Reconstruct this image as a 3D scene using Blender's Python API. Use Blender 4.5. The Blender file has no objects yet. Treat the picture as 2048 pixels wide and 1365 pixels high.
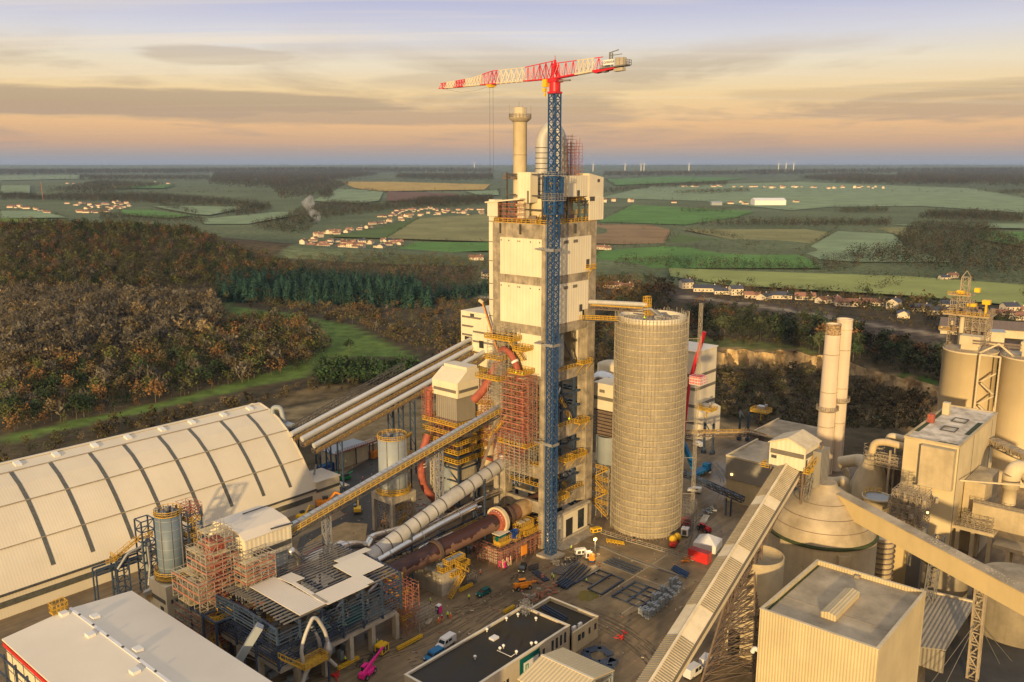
import bpy, math, random
import numpy as np
from mathutils import Vector, Matrix
random.seed(7); RNG = np.random.default_rng(7)
R = math.radians
C = bpy.context.scene.collection
S = bpy.context.scene
# ---------------------------------------------------------------- camera
H = 115.0; PITCH = math.atan(354.5/1750.0)
cd = bpy.data.cameras.new('camera'); cd.sensor_width = 36; cd.lens = 36*1750/2048
cd.clip_start = 1; cd.clip_end = 90000
cam = bpy.data.objects.new('camera', cd); C.objects.link(cam)
cam.location = (0, 0, H); cam.rotation_euler = (math.pi/2-PITCH, 0, 0); S.camera = cam
# ---------------------------------------------------------------- sun
SUN_AZ, SUN_EL = 14.0, 8.5      # degrees left of straight behind the camera, above the horizon
se = R(SUN_EL); sdir = Vector((-math.sin(R(SUN_AZ))*math.cos(se), -math.cos(R(SUN_AZ))*math.cos(se), math.sin(se)))
sl = bpy.data.lights.new('sun', 'SUN'); sl.energy = 5.0; sl.angle = R(1.2); sl.color = (1.0, .70, .33)
so = bpy.data.objects.new('sun', sl); C.objects.link(so); so.rotation_euler = sdir.to_track_quat('Z', 'Y').to_euler(); so.location = (0, -50, 300)
# ---------------------------------------------------------------- world
W_ = bpy.data.worlds.new('World'); S.world = W_; W_.use_nodes = True
nt = W_.node_tree; N = nt.nodes; LK = nt.links
for n in list(N): N.remove(n)
def nd(t, tree=None, **k):
    n = (tree or nt).nodes.new(t)
    for a, b in k.items(): setattr(n, a, b)
    return n
sky = nd('ShaderNodeTexSky', sky_type='NISHITA'); sky.sun_disc = False; sky.sun_elevation = se
sky.sun_rotation = R(180+SUN_AZ); sky.altitude = 100; sky.air_density = 1.2; sky.dust_density = 2.0
tc = nd('ShaderNodeTexCoord'); sep = nd('ShaderNodeSeparateXYZ'); LK.new(tc.outputs['Generated'], sep.inputs[0])
def ramp(tree, stops, fac=None, interp='LINEAR'):
    r = tree.nodes.new('ShaderNodeValToRGB'); e = r.color_ramp; e.interpolation = interp
    while len(e.elements) > 1: e.elements.remove(e.elements[-1])
    e.elements[0].position = stops[0][0]; e.elements[0].color = (*stops[0][1], 1)
    for p, c in stops[1:]:
        x = e.elements.new(p); x.color = (*c, 1)
    if fac is not None: tree.links.new(fac, r.inputs[0])
    return r
def mth(tree, op, a, b=None, c=None, clamp=False):
    m = tree.nodes.new('ShaderNodeMath'); m.operation = op; m.use_clamp = clamp
    for i, x in enumerate((a, b, c)):
        if x is None: continue
        if isinstance(x, (int, float)): m.inputs[i].default_value = x
        else: tree.links.new(x, m.inputs[i])
    return m.outputs[0]
def mixc(tree, f, a, b, mode='MIX'):
    m = tree.nodes.new('ShaderNodeMix'); m.data_type = 'RGBA'; m.blend_type = mode
    for i, x in ((0, f), (6, a), (7, b)):
        if isinstance(x, (int, float)): m.inputs[i].default_value = x
        elif isinstance(x, tuple): m.inputs[i].default_value = (*x[:3], 1)
        else: tree.links.new(x, m.inputs[i])
    return m.outputs[2]
def srgb(r, g, b):
    f = lambda c: c/12.92 if c <= .04045 else ((c+.055)/1.055)**2.4
    return (f(r/255), f(g/255), f(b/255))
K = 10.0
def k(c): return tuple(x*K for x in c)
zz = mth(nt, 'MULTIPLY', sep.outputs[2], 4.0, clamp=True)         # 0.25 up = 1
base = ramp(nt, [(0.0, srgb(140,143,155)), (.03, srgb(160,152,152)), (.09, srgb(206,166,134)), (.17, srgb(232,186,136)), (.30, srgb(240,208,156)),
                 (.42, srgb(232,218,192)), (.54, srgb(212,210,218)), (.70, srgb(178,180,212)), (1.0, srgb(188,184,190))], zz)
# clouds: streaky sheets on a high plane, direction / height
pz = mth(nt, 'ADD', mth(nt, 'MAXIMUM', sep.outputs[2], 0.0), .05)
cx = mth(nt, 'DIVIDE', sep.outputs[0], pz); cy = mth(nt, 'DIVIDE', sep.outputs[1], pz)
cb = nd('ShaderNodeCombineXYZ'); LK.new(mth(nt, 'MULTIPLY', cx, .42), cb.inputs[0]); LK.new(mth(nt, 'MULTIPLY', cy, .34), cb.inputs[1]); cb.inputs[2].default_value = 1.7
cn = nd('ShaderNodeTexNoise'); cn.inputs['Scale'].default_value = 1.05; cn.inputs['Detail'].default_value = 9; cn.inputs['Roughness'].default_value = .58
cn.inputs['Distortion'].default_value = .35; LK.new(cb.outputs[0], cn.inputs['Vector'])
cf = ramp(nt, [(.0, (0,0,0)), (.48, (0,0,0)), (.60, (1,1,1))], cn.outputs[0])
band = ramp(nt, [(0, (.15,)*3), (.08, (.6,)*3), (.18, (1,)*3), (.42, (.95,)*3), (.52, (.3,)*3), (.62, (.08,)*3), (.8, (.1,)*3)], zz)
cc = ramp(nt, [(0, srgb(165,150,148)), (.25, srgb(160,140,124)), (.5, srgb(184,160,136)), (.75, srgb(205,200,205))], zz)
cfac = mth(nt, 'MULTIPLY', mth(nt, 'MULTIPLY', cf.outputs[0], .6), band.outputs[0])
def bank(x0, z0, wx, wz, amt):      # a broad flat cloud bank low in the sky
    n_ = nd('ShaderNodeTexNoise'); n_.inputs['Scale'].default_value = 1.0; n_.inputs['Detail'].default_value = 7; n_.inputs['Roughness'].default_value = .6
    c_ = nd('ShaderNodeCombineXYZ'); LK.new(mth(nt, 'MULTIPLY', sep.outputs[0], 7.0), c_.inputs[0]); LK.new(mth(nt, 'MULTIPLY', sep.outputs[2], 60.0), c_.inputs[1]); c_.inputs[2].default_value = x0*9; LK.new(c_.outputs[0], n_.inputs['Vector'])
    a = mth(nt, 'DIVIDE', mth(nt, 'SUBTRACT', sep.outputs[0], x0), wx); b = mth(nt, 'DIVIDE', mth(nt, 'SUBTRACT', sep.outputs[2], z0), wz)
    d = mth(nt, 'ADD', mth(nt, 'ADD', mth(nt, 'MULTIPLY', a, a), mth(nt, 'MULTIPLY', b, b)), mth(nt, 'MULTIPLY', mth(nt, 'SUBTRACT', n_.outputs[0], .5), 2.4))
    m_ = nd('ShaderNodeMapRange'); m_.interpolation_type = 'SMOOTHSTEP'; LK.new(d, m_.inputs[0]); m_.inputs[1].default_value = 1.25; m_.inputs[2].default_value = .55; m_.inputs[3].default_value = 0; m_.inputs[4].default_value = amt
    fr = mth(nt, 'GREATER_THAN', sep.outputs[1], 0.0); return mth(nt, 'MULTIPLY', m_.outputs[0], fr)
for bk_ in ((-.42,.060,.34,.015,.75), (-.12,.050,.26,.009,.6), (-.30,.110,.08,.010,.5), (.02,.088,.18,.012,.35), (.45,.070,.22,.010,.3)): cfac = mth(nt, 'MAXIMUM', cfac, bank(*bk_))
col = mixc(nt, mth(nt, 'MULTIPLY', cfac, .92), base.outputs[0], cc.outputs[0])
# bright rims of the cloud sheets (thin high cirrus)
cb2 = nd('ShaderNodeCombineXYZ'); LK.new(mth(nt, 'MULTIPLY', cx, .12), cb2.inputs[0]); LK.new(mth(nt, 'MULTIPLY', cy, 1.5), cb2.inputs[1]); cb2.inputs[2].default_value = 3.3
cn2 = nd('ShaderNodeTexNoise'); cn2.inputs['Scale'].default_value = 1.6; cn2.inputs['Detail'].default_value = 7; LK.new(cb2.outputs[0], cn2.inputs['Vector'])
cf2 = ramp(nt, [(0, (0,0,0)), (.54, (0,0,0)), (.72, (.55,.55,.55))], cn2.outputs[0])
col = mixc(nt, mth(nt, 'MULTIPLY', cf2.outputs[0], ramp(nt, [(0,(0,0,0)),(.2,(.15,)*3),(.5,(1,1,1))], zz).outputs[0]), col, srgb(244,226,200))
# the sky above the frame and on the sun's side is brighter and warmer
hi = nd('ShaderNodeMapRange'); LK.new(sep.outputs[2], hi.inputs[0]); hi.inputs[1].default_value = .20; hi.inputs[2].default_value = .55; hi.inputs[3].default_value = 0; hi.inputs[4].default_value = 1
col = mixc(nt, hi.outputs[0], col, (.68, .68, .71))
sd = nd('ShaderNodeVectorMath', operation='DOT_PRODUCT'); LK.new(tc.outputs['Generated'], sd.inputs[0]); sd.inputs[1].default_value = tuple(sdir)
glow = ramp(nt, [(0, (0,0,0)), (.45, (0,0,0)), (1, (.9,.9,.9))], sd.outputs['Value'])
col = mixc(nt, glow.outputs[0], col, (1.0, .66, .34))
sc = nd('ShaderNodeVectorMath', operation='SCALE'); LK.new(col, sc.inputs[0]); sc.inputs['Scale'].default_value = K
mixs = mixc(nt, .93, sky.outputs[0], sc.outputs[0])
bg = nd('ShaderNodeBackground'); LK.new(mixs, bg.inputs[0]); bg.inputs[1].default_value = .1
wo = nd('ShaderNodeOutputWorld'); LK.new(bg.outputs[0], wo.inputs[0])
S.view_settings.view_transform = 'Standard'; S.view_settings.look = 'None'; S.view_settings.exposure = 0.12; S.view_settings.gamma = 1
S.render.engine = 'CYCLES'
S.cycles.max_bounces = 5; S.cycles.diffuse_bounces = 2; S.cycles.glossy_bounces = 2; S.cycles.transparent_max_bounces = 12; S.cycles.volume_bounces = 0
# ---------------------------------------------------------------- survey: world frame and plant frame
F = 1750.; CX, CY = 1024., 682.5; cp, sp = math.cos(PITCH), math.sin(PITCH)
A = R(49.3); ca, sa = math.cos(A), math.sin(A)
def ray(px, py):
    x = (px-CX)/F; y = -(py-CY)/F
    return (x, cp+y*sp, -sp+y*cp)
def P(px, py, z=0.0):                       # point of the level z seen at a pixel of the photo (survey)
    d = ray(px, py); t = (z-H)/d[2]; return (d[0]*t, d[1]*t)
O0 = P(1086, 1100)
def L(X, Y): x = X-O0[0]; y = Y-O0[1]; return (x*ca+y*sa, -x*sa+y*ca)
def Wd(u, v): return (O0[0]+u*ca-v*sa, O0[1]+u*sa+v*ca)
CL = L(0, 0)
def _w(px, py):
    d = ray(px, py); return (d[0]*ca+d[1]*sa, -d[0]*sa+d[1]*ca, d[2])
def pu(px, py, u):
    d = _w(px, py); t = (u-CL[0])/d[0]; return (u, CL[1]+d[1]*t, H+d[2]*t)
def pv(px, py, v):
    d = _w(px, py); t = (v-CL[1])/d[1]; return (CL[0]+d[0]*t, v, H+d[2]*t)
def g(px, py, z=0.0): a = L(*P(px, py, z)); return (a[0], a[1], z)
def pr(u, v, z):
    X, Y = Wd(u, v); q = z-H; dep = Y*cp-q*sp; up = Y*sp+q*cp
    return (CX+F*X/dep, CY-F*up/dep)
def zt(u, v, py):
    lo, hi = -50., 300.
    for _ in range(40):
        m = (lo+hi)/2
        if pr(u, v, m)[1] > py: lo = m
        else: hi = m
    return lo
# ---------------------------------------------------------------- materials
MATS = {}
def mat(name, color, rough=.8, metal=0., var=.25, scale=.25, spec=.35, ribs=None, streak=0., tint=None, emis=0., ribcol=.0, bump=.0, obj_var=0.):
    if name in MATS: return MATS[name]
    m = bpy.data.materials.new(name); m.use_nodes = True; t = m.node_tree; b = t.nodes['Principled BSDF']; MATS[name] = m
    b.inputs['Roughness'].default_value = rough; b.inputs['Metallic'].default_value = metal
    b.inputs['Specular IOR Level'].default_value = spec
    tcn = t.nodes.new('ShaderNodeTexCoord'); co = tcn.outputs['Object']
    c1 = tuple(min(1, x*(1+var*.5)) for x in color); c0 = tuple(x*(1-var) for x in (tint or color))
    nz = t.nodes.new('ShaderNodeTexNoise'); nz.inputs['Scale'].default_value = scale; nz.inputs['Detail'].default_value = 6; nz.inputs['Roughness'].default_value = .6
    t.links.new(co, nz.inputs['Vector'])
    rp = ramp(t, [(.3, c0), (.7, c1)], nz.outputs[0]); out = rp.outputs[0]
    if streak > 0:
        mp = t.nodes.new('ShaderNodeMapping'); mp.inputs['Scale'].default_value = (1, 1, .07); t.links.new(co, mp.inputs[0])
        n2 = t.nodes.new('ShaderNodeTexNoise'); n2.inputs['Scale'].default_value = scale*5; n2.inputs['Detail'].default_value = 5; t.links.new(mp.outputs[0], n2.inputs['Vector'])
        r2 = ramp(t, [(.45, (0,0,0)), (.7, (1,1,1))], n2.outputs[0])
        out = mixc(t, mth(t, 'MULTIPLY', r2.outputs[0], streak), out, tuple(x*.45 for x in color))
    nrm = None
    if ribs:
        ax, per, amt = ribs
        s_ = t.nodes.new('ShaderNodeSeparateXYZ'); t.links.new(co, s_.inputs[0])
        w = mth(t, 'SINE', mth(t, 'MULTIPLY', s_.outputs[ax], 2*math.pi/per))
        bp = t.nodes.new('ShaderNodeBump'); bp.inputs['Strength'].default_value = amt; bp.inputs['Distance'].default_value = per*.3
        t.links.new(w, bp.inputs['Height']); nrm = bp
        if ribcol > 0:
            f = mth(t, 'MULTIPLY', mth(t, 'GREATER_THAN', w, .55), ribcol)
            out = mixc(t, f, out, tuple(x*.5 for x in color))
    if bump > 0:
        n3 = t.nodes.new('ShaderNodeTexNoise'); n3.inputs['Scale'].default_value = scale*8; n3.inputs['Detail'].default_value = 6; t.links.new(co, n3.inputs['Vector'])
        bp = t.nodes.new('ShaderNodeBump'); bp.inputs['Strength'].default_value = bump; bp.inputs['Distance'].default_value = .3
        t.links.new(n3.outputs[0], bp.inputs['Height'])
        if nrm: t.links.new(nrm.outputs[0], bp.inputs['Normal'])
        nrm = bp
    if obj_var > 0:
        oi = t.nodes.new('ShaderNodeObjectInfo'); hv = t.nodes.new('ShaderNodeHueSaturation'); t.links.new(out, hv.inputs['Color'])
        t.links.new(mth(t, 'MULTIPLY_ADD', oi.outputs['Random'], obj_var*2, 1-obj_var), hv.inputs['Value']); out = hv.outputs[0]
    if nrm: t.links.new(nrm.outputs[0], b.inputs['Normal'])
    t.links.new(out, b.inputs['Base Color'])
    if emis: b.inputs['Emission Color'].default_value = (*color, 1); b.inputs['Emission Strength'].default_value = emis
    return m
def M(n): return MATS[n]
mat('concrete', (.36,.30,.21), .9, var=.45, scale=.35, streak=.5, tint=(.27,.23,.18), bump=.3)
mat('concrete_light', (.42,.37,.29), .9, var=.3, scale=.3, streak=.35, bump=.2)
mat('concrete_silo', (.42,.355,.25), .9, var=.25, scale=.12, streak=.25, bump=.25)
mat('old_concrete', (.50,.405,.25), .92, var=.30, scale=.12, streak=.25, bump=.3)
mat('cream_panel', (.70,.62,.44), .65, var=.10, scale=.1, ribs=(1, 1.2, .12), streak=.16, ribcol=.05)
mat('cream_panel_u', (.70,.62,.45), .65, var=.10, scale=.1, ribs=(0, 1.2, .12), streak=.16, ribcol=.05)
mat('cream', (.64,.57,.43), .65, var=.1, scale=.2)
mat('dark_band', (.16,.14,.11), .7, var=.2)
mat('white_roof', (.66,.59,.48), .65, var=.08, scale=.06, ribs=(0, .6, .10))
mat('white_roof_plain', (.66,.60,.49), .7, var=.09, scale=.05)
mat('shed_roof', (.64,.57,.44), .6, var=.10, scale=.05, ribs=(0, .8, .04), streak=.06)
mat('skylight', (.10,.10,.085), .3, var=.3, scale=1.2)
mat('gallery_roof', (.66,.56,.38), .6, var=.2, scale=.15, streak=.2)
mat('gallery_dark', (.30,.25,.165), .7, var=.25, scale=.3)
mat('ribbed_cream', (.58,.47,.27), .6, var=.16, scale=.1, ribs=(1, .62, .4), ribcol=.18, streak=.15)
mat('ribbed_cream_u', (.58,.48,.29), .6, var=.16, scale=.1, ribs=(0, .62, .4), ribcol=.18, streak=.18)
mat('tan_sheet', (.56,.43,.21), .7, var=.10, scale=.15, streak=.08)
mat('hall_roof', (.62,.50,.29), .6, var=.08, scale=.2, ribs=(1, .9, .3), ribcol=.15)
mat('silo_cream', (.66,.53,.32), .8, var=.10, scale=.08, streak=.10)
mat('old_tan', (.60,.49,.29), .9, var=.18, scale=.1, streak=.2)
mat('dusty_cream', (.60,.50,.33), .9, var=.2, scale=.4)
mat('duct_tan', (.55,.42,.24), .8, var=.2, scale=.4)
mat('plaster_pale', (.48,.41,.30), .85, var=.15, scale=.3, streak=.1)
mat('kiln_ring', (.10,.065,.045), .7)
mat('blue_silo_paint', (.13,.17,.21), .5, var=.12, scale=.2, streak=.15)
mat('ribbed_grey', (.26,.24,.20), .7, var=.15, scale=.15, ribs=(0, .9, .5), ribcol=.3, streak=.25)
mat('ribbed_grey_v', (.28,.25,.20), .7, var=.15, scale=.15, ribs=(1, .9, .5), ribcol=.3, streak=.25)
mat('dusty_roof', (.42,.345,.235), .95, var=.38, scale=.12, tint=(.33,.27,.18), bump=.15)
mat('white_dust', (.66,.57,.44), .95, var=.4, scale=.25, tint=(.50,.41,.28))
mat('shaded_concrete', (.27,.225,.15), .92, var=.35, scale=.15, streak=.4)  # streaked concrete, its base colour darkened to paint in shade on the mossy tanks
mat('moss', (.05,.065,.025), .95, var=.4, scale=.8)
mat('blue_steel', (.04,.062,.105), .5, var=.35, scale=.5)
mat('crane_blue', (.02,.068,.18), .5, var=.4, scale=1.5)
mat('crane_red', (.55,.02,.03), .4, var=.15, scale=.5)
mat('crane_cream', (.62,.52,.36), .5, var=.1)
mat('grey_steel', (.22,.21,.20), .5, metal=.3, var=.2, scale=.5)
mat('dark_steel', (.07,.065,.06), .6, var=.3, scale=.6)
mat('brown_steel', (.17,.125,.095), .7, var=.3, scale=.8)
mat('dusty_steel', (.33,.27,.19), .85, var=.3, scale=.6)
mat('yellow_rail', (.52,.31,.035), .55, var=.35, scale=1.2)
mat('scaffold_red', (.36,.14,.09), .7, var=.35, scale=.8)
mat('scaffold_grey', (.36,.32,.26), .5, var=.25, scale=.8)
mat('scaffold_board', (.60,.49,.27), .8, var=.3, scale=.8)
mat('red_duct', (.34,.09,.055), .7, var=.35, scale=1.0)
mat('tank_grey', (.27,.30,.32), .5, var=.12, scale=.2, streak=.15)
mat('tank_cream', (.58,.48,.31), .65, var=.18, scale=.2, streak=.18)
mat('duct_grey', (.44,.42,.38), .55, metal=.1, var=.2, scale=.3, streak=.12)
mat('tube_silver', (.50,.50,.49), .4, metal=.35, var=.12, scale=.3)
mat('silver', (.62,.60,.56), .22, metal=.95, var=.15, scale=.4)
mat('galvanised', (.42,.42,.42), .4, metal=.6, var=.2, scale=.3)
mat('kiln_rust', (.17,.085,.05), .75, var=.45, scale=.35, tint=(.10,.045,.03))
mat('kiln_tan', (.40,.27,.13), .75, var=.4, scale=.5)
mat('orange_paint', (.75,.26,.02), .5, var=.15)
mat('yellow_paint', (.75,.45,.02), .5, var=.15)
mat('red_paint', (.55,.03,.025), .5, var=.2)
mat('pink_paint', (.75,.02,.25), .5, var=.1)
mat('blue_paint', (.01,.06,.30), .5, var=.15)
mat('skyblue_paint', (.01,.14,.32), .5, var=.15)
mat('green_paint', (.01,.25,.08), .5, var=.15)
mat('teal_paint', (.0,.10,.09), .5, var=.15)
mat('white_paint', (.70,.68,.65), .5, var=.08)
mat('black_rubber', (.02,.02,.02), .8, var=.2)
mat('glass', (.02,.03,.04), .08, var=.1, spec=.8)
mat('hivis_yellow', (.60,.85,.03), .7, var=.05)
mat('hivis_orange', (.85,.20,.03), .7, var=.05)
mat('trousers', (.03,.035,.06), .8, var=.1)
mat('skin', (.45,.27,.18), .6, var=.05)
mat('wood', (.36,.25,.13), .8, var=.3)
mat('lamp_glow', (1.0,.62,.22), .5, var=0, emis=3)
mat('wall_plaster', (.62,.53,.40), .85, var=.15, scale=.5, obj_var=.15)
mat('tile_red', (.24,.12,.08), .85, var=.3, scale=1, obj_var=.35)
mat('slate', (.055,.06,.08), .6, var=.3, scale=1, obj_var=.2)
mat('asphalt_roof', (.020,.021,.024), .55, var=.8, scale=.16, tint=(.20,.15,.06), spec=.22)
mat('poly_clear', (.70,.68,.62), .3, var=.1)
# ---------------------------------------------------------------- mesh builder
class MB:
    def __init__(s): s.v = []; s.f = []; s.m = []; s.mi = 0; s.sm = []; s.smooth = False; s.ck = []
    def add(s, vs, fs):
        n = len(s.v); s.v += vs; s.ck.append((n, len(s.v), len(s.f), len(s.f)+len(fs)))
        for f in fs: s.f.append(tuple(i+n for i in f)); s.m.append(s.mi); s.sm.append(s.smooth)
        return s
    def poly(s, pts): return s.add([tuple(p) for p in pts], [tuple(range(len(pts)))])
    def box(s, x0, x1, y0, y1, z0, z1):
        return s.add([(x0,y0,z0),(x1,y0,z0),(x1,y1,z0),(x0,y1,z0),(x0,y0,z1),(x1,y0,z1),(x1,y1,z1),(x0,y1,z1)],
                     [(3,2,1,0),(4,5,6,7),(0,1,5,4),(1,2,6,5),(2,3,7,6),(3,0,4,7)])
    def cbox(s, x, y, z, lx, ly, lz, rot=0):
        c, n = math.cos(rot), math.sin(rot); vs = []
        for dz in (0, lz):
            for dx, dy in ((-1,-1),(1,-1),(1,1),(-1,1)):
                a, b = dx*lx/2, dy*ly/2; vs.append((x+a*c-b*n, y+a*n+b*c, z+dz))
        return s.add(vs, [(3,2,1,0),(4,5,6,7),(0,1,5,4),(1,2,6,5),(2,3,7,6),(3,0,4,7)])
    def beam(s, a, b, w, h=None):
        h = h or w; a = Vector(a); b = Vector(b); d = b-a
        if d.length < 1e-5: return s
        d.normalize(); up = Vector((0,0,1))
        if abs(d.z) > .95: up = Vector((1,0,0))
        x = d.cross(up).normalized()*w/2; y = x.cross(d).normalized()*h/2
        vs = [tuple(p+q) for p in (a, b) for q in (-x-y, x-y, x+y, -x+y)]
        return s.add(vs, [(3,2,1,0),(4,5,6,7),(0,1,5,4),(1,2,6,5),(2,3,7,6),(3,0,4,7)])
    def prism(s, pts, z0, z1):
        n = len(pts); vs = [(*p[:2], z0) for p in pts]+[(*p[:2], z1) for p in pts]
        return s.add(vs, [tuple(range(n-1,-1,-1)), tuple(range(n,2*n))]+[(i,(i+1)%n,n+(i+1)%n,n+i) for i in range(n)])
    def extr(s, prof, axis, a0, a1):            # closed profile in the plane across `axis` (0: (v,z) along u; 1: (u,z) along v)
        n = len(prof); f = (lambda p, a: (a, p[0], p[1])) if axis == 0 else (lambda p, a: (p[0], a, p[1]))
        vs = [f(p, a0) for p in prof]+[f(p, a1) for p in prof]
        return s.add(vs, [tuple(range(n-1,-1,-1)), tuple(range(n,2*n))]+[(i,(i+1)%n,n+(i+1)%n,n+i) for i in range(n)])
    def lathe(s, x, y, prof, n=24, close=True):
        sm = s.smooth; s.smooth = True; vs = []; fs = []
        for r, z in prof:
            for i in range(n):
                t = 2*math.pi*i/n; vs.append((x+r*math.cos(t), y+r*math.sin(t), z))
        for j in range(len(prof)-1):
            for i in range(n): fs.append((j*n+i, j*n+(i+1)%n, (j+1)*n+(i+1)%n, (j+1)*n+i))
        s.add(vs, fs); s.smooth = False
        if close:
            if prof[0][0] > .01: s.poly([vs[i] for i in range(n-1,-1,-1)])
            if prof[-1][0] > .01: s.poly([vs[(len(prof)-1)*n+i] for i in range(n)])
        s.smooth = sm; return s
    def pipe(s, pts, r, n=12, caps=True, bend=None):
        P_ = [Vector(p) for p in pts]
        if bend:
            Q = [P_[0]]
            for i in range(1, len(P_)-1):
                a, b, c = P_[i-1], P_[i], P_[i+1]; d1 = (a-b); d2 = (c-b); q = min(bend, d1.length*.48, d2.length*.48)
                p1 = b+d1.normalized()*q; p2 = b+d2.normalized()*q
                for t in (0, .2, .4, .6, .8, 1): Q.append(p1*(1-t)**2+b*2*t*(1-t)+p2*t*t)
            Q.append(P_[-1]); P_ = Q
        rr = r if isinstance(r, (list, tuple)) else [r]*len(P_)
        if len(rr) != len(P_): rr = [rr[0]+(rr[-1]-rr[0])*i/(len(P_)-1) for i in range(len(P_))]
        vs = []; fs = []; ref = None
        for i, p in enumerate(P_):
            d = (P_[min(i+1, len(P_)-1)]-P_[max(i-1, 0)]).normalized()
            if ref is None: ref = d.orthogonal().normalized()
            x = (ref-d*ref.dot(d)).normalized(); ref = x; y = d.cross(x)
            for j in range(n):
                t = 2*math.pi*j/n; vs.append(tuple(p+(x*math.cos(t)+y*math.sin(t))*rr[i]))
        for i in range(len(P_)-1):
            for j in range(n): fs.append((i*n+j, i*n+(j+1)%n, (i+1)*n+(j+1)%n, (i+1)*n+j))
        sm = s.smooth; s.smooth = n > 5; s.add(vs, fs); s.smooth = False
        if caps: s.poly([vs[j] for j in range(n-1,-1,-1)]); s.poly([vs[-n+j] for j in range(n)])
        s.smooth = sm; return s
    def rail(s, pts, h=1.1, step=2.2, w=.11, close=False, toe=True):
        if close: pts = list(pts)+[pts[0]]
        for a, b in zip(pts, pts[1:]):
            a = Vector(a); b = Vector(b); l = (b-a).length; n = max(1, round(l/step))
            for q in (h, h*.55)+((.1,) if toe else ()): s.beam(a+Vector((0,0,q)), b+Vector((0,0,q)), w, w if q > .2 else .2)
            for i in range(n+1):
                p = a.lerp(b, i/n); s.beam(p, p+Vector((0,0,h)), w)
        return s
    def truss(s, a, b, w, h, step, t=.2, t2=None, up=None, sides=(1,1,1,1)):
        t2 = t2 or t*.6; a = Vector(a); b = Vector(b); d = b-a; l = d.length; d.normalize()
        u = Vector(up) if up else (Vector((0,0,1)) if abs(d.z) < .8 else Vector((1,0,0)))
        x = d.cross(u).normalized()*w/2; y = x.cross(d).normalized()*h/2
        cs = (-x-y, x-y, x+y, -x+y); n = max(1, round(l/step))
        for c in cs: s.beam(a+c, b+c, t)
        for i in range(n+1):
            p = a.lerp(b, i/n)
            for q in range(4):
                if sides[q]: s.beam(p+cs[q], p+cs[(q+1)%4], t2)
            if i < n:
                p2 = a.lerp(b, (i+1)/n)
                for q in range(4):
                    if not sides[q]: continue
                    if i % 2: s.beam(p+cs[q], p2+cs[(q+1)%4], t2)
                    else: s.beam(p+cs[(q+1)%4], p2+cs[q], t2)
        return s
    def stairs(s, a, b, w=1.2, mid=(0,0,0)):
        a = Vector(a); b = Vector(b); d = b-a; d.z = 0; x = Vector((-d.y, d.x, 0)).normalized()*w/2
        for q in (-x, x):
            s.beam(a+q, b+q, .14, .3)
            s.beam(a+q+Vector((0,0,1.1)), b+q+Vector((0,0,1.1)), .11)
            n = max(1, round((b-a).length/2))
            for i in range(n+1): p = a.lerp(b, i/n)+q; s.beam(p, p+Vector((0,0,1.1)), .1)
        n = max(2, round(abs(b.z-a.z)/.5))
        for i in range(n): p = a.lerp(b, (i+.5)/n); s.beam(p-x, p+x, .3, .06)
        return s
    def scaf(s, x0, x1, y0, y1, z0, z1, dx=2.2, dy=2.2, dz=2.0, w=.1, jit=.0, skip=.12, over=1.2):
        nx = max(1, round((x1-x0)/dx)); ny = max(1, round((y1-y0)/dy)); nz = max(1, round((z1-z0)/dz))
        X = [x0+(x1-x0)*i/nx for i in range(nx+1)]; Y = [y0+(y1-y0)*i/ny for i in range(ny+1)]; Z = [z0+(z1-z0)*i/nz for i in range(nz+1)]
        for x in X:
            for y in Y: s.beam((x,y,z0), (x,y,z1+random.uniform(0, over)), w)
        for z in Z[1:]:
            for y in Y:
                if random.random() > skip: s.beam((x0,y,z), (x1,y,z), w); s.beam((x0,y,z+.9), (x1,y,z+.9), w*.8)
            for x in X:
                if random.random() > skip: s.beam((x,y0,z), (x,y1,z), w); s.beam((x,y0,z+.9), (x,y1,z+.9), w*.8)
        for i in range(nx):
            for j in range(nz):
                if (i+j) % 3 == 0: s.beam((X[i],y0,Z[j]), (X[i+1],y0,Z[j+1]), w*.8)
        for i in range(ny):
            for j in range(nz):
                if (i+j) % 3 == 0: s.beam((x0,Y[i],Z[j]), (x0,Y[i+1],Z[j+1]), w*.8)
        return s
    def decks(s, x0, x1, y0, y1, z0, z1, dz=2.0, cell=2.2, keep=.6):
        nx = max(1, round((x1-x0)/cell)); ny = max(1, round((y1-y0)/cell)); nz = max(1, round((z1-z0)/dz))
        for kz in range(1, nz+1):
            z = z0+(z1-z0)*kz/nz
            for i in range(nx):
                for j in range(ny):
                    if random.random() < keep:
                        s.box(x0+(x1-x0)*(i+.04)/nx, x0+(x1-x0)*(i+.96)/nx, y0+(y1-y0)*(j+.04)/ny, y0+(y1-y0)*(j+.96)/ny, z+.06, z+.14)
        return s
    def build(s, name, material, parent=None, org=None):
        me = bpy.data.meshes.new(name); o_ = org if org is not None else (parent.get('_o') if parent is not None else (0,0,0))
        ox, oy, oz = o_
        me.from_pydata([(x-ox, y-oy, z-oz) for x, y, z in s.v], [], s.f)
        ms = material if isinstance(material, (list, tuple)) else [material]
        for m in ms: me.materials.append(M(m) if isinstance(m, str) else m)
        me.polygons.foreach_set('material_index', s.m); me.polygons.foreach_set('use_smooth', s.sm)
        me.update(); ob = bpy.data.objects.new(name, me); C.objects.link(ob)
        if parent is not None: ob.parent = parent; ob['_o'] = tuple(o_)
        return ob
def tag(o, label=None, cat=None, group=None, kind=None):
    if label: o['label'] = label
    if cat: o['category'] = cat
    if group: o['group'] = group
    if kind: o['kind'] = kind
    return o
def place(o, at, plant=True, rz=0.0):
    if plant: X, Y = Wd(at[0], at[1]); o.location = (X, Y, at[2]); o.rotation_euler = (0, 0, A+rz)
    else: o.location = at; o.rotation_euler = (0, 0, rz)
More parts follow.
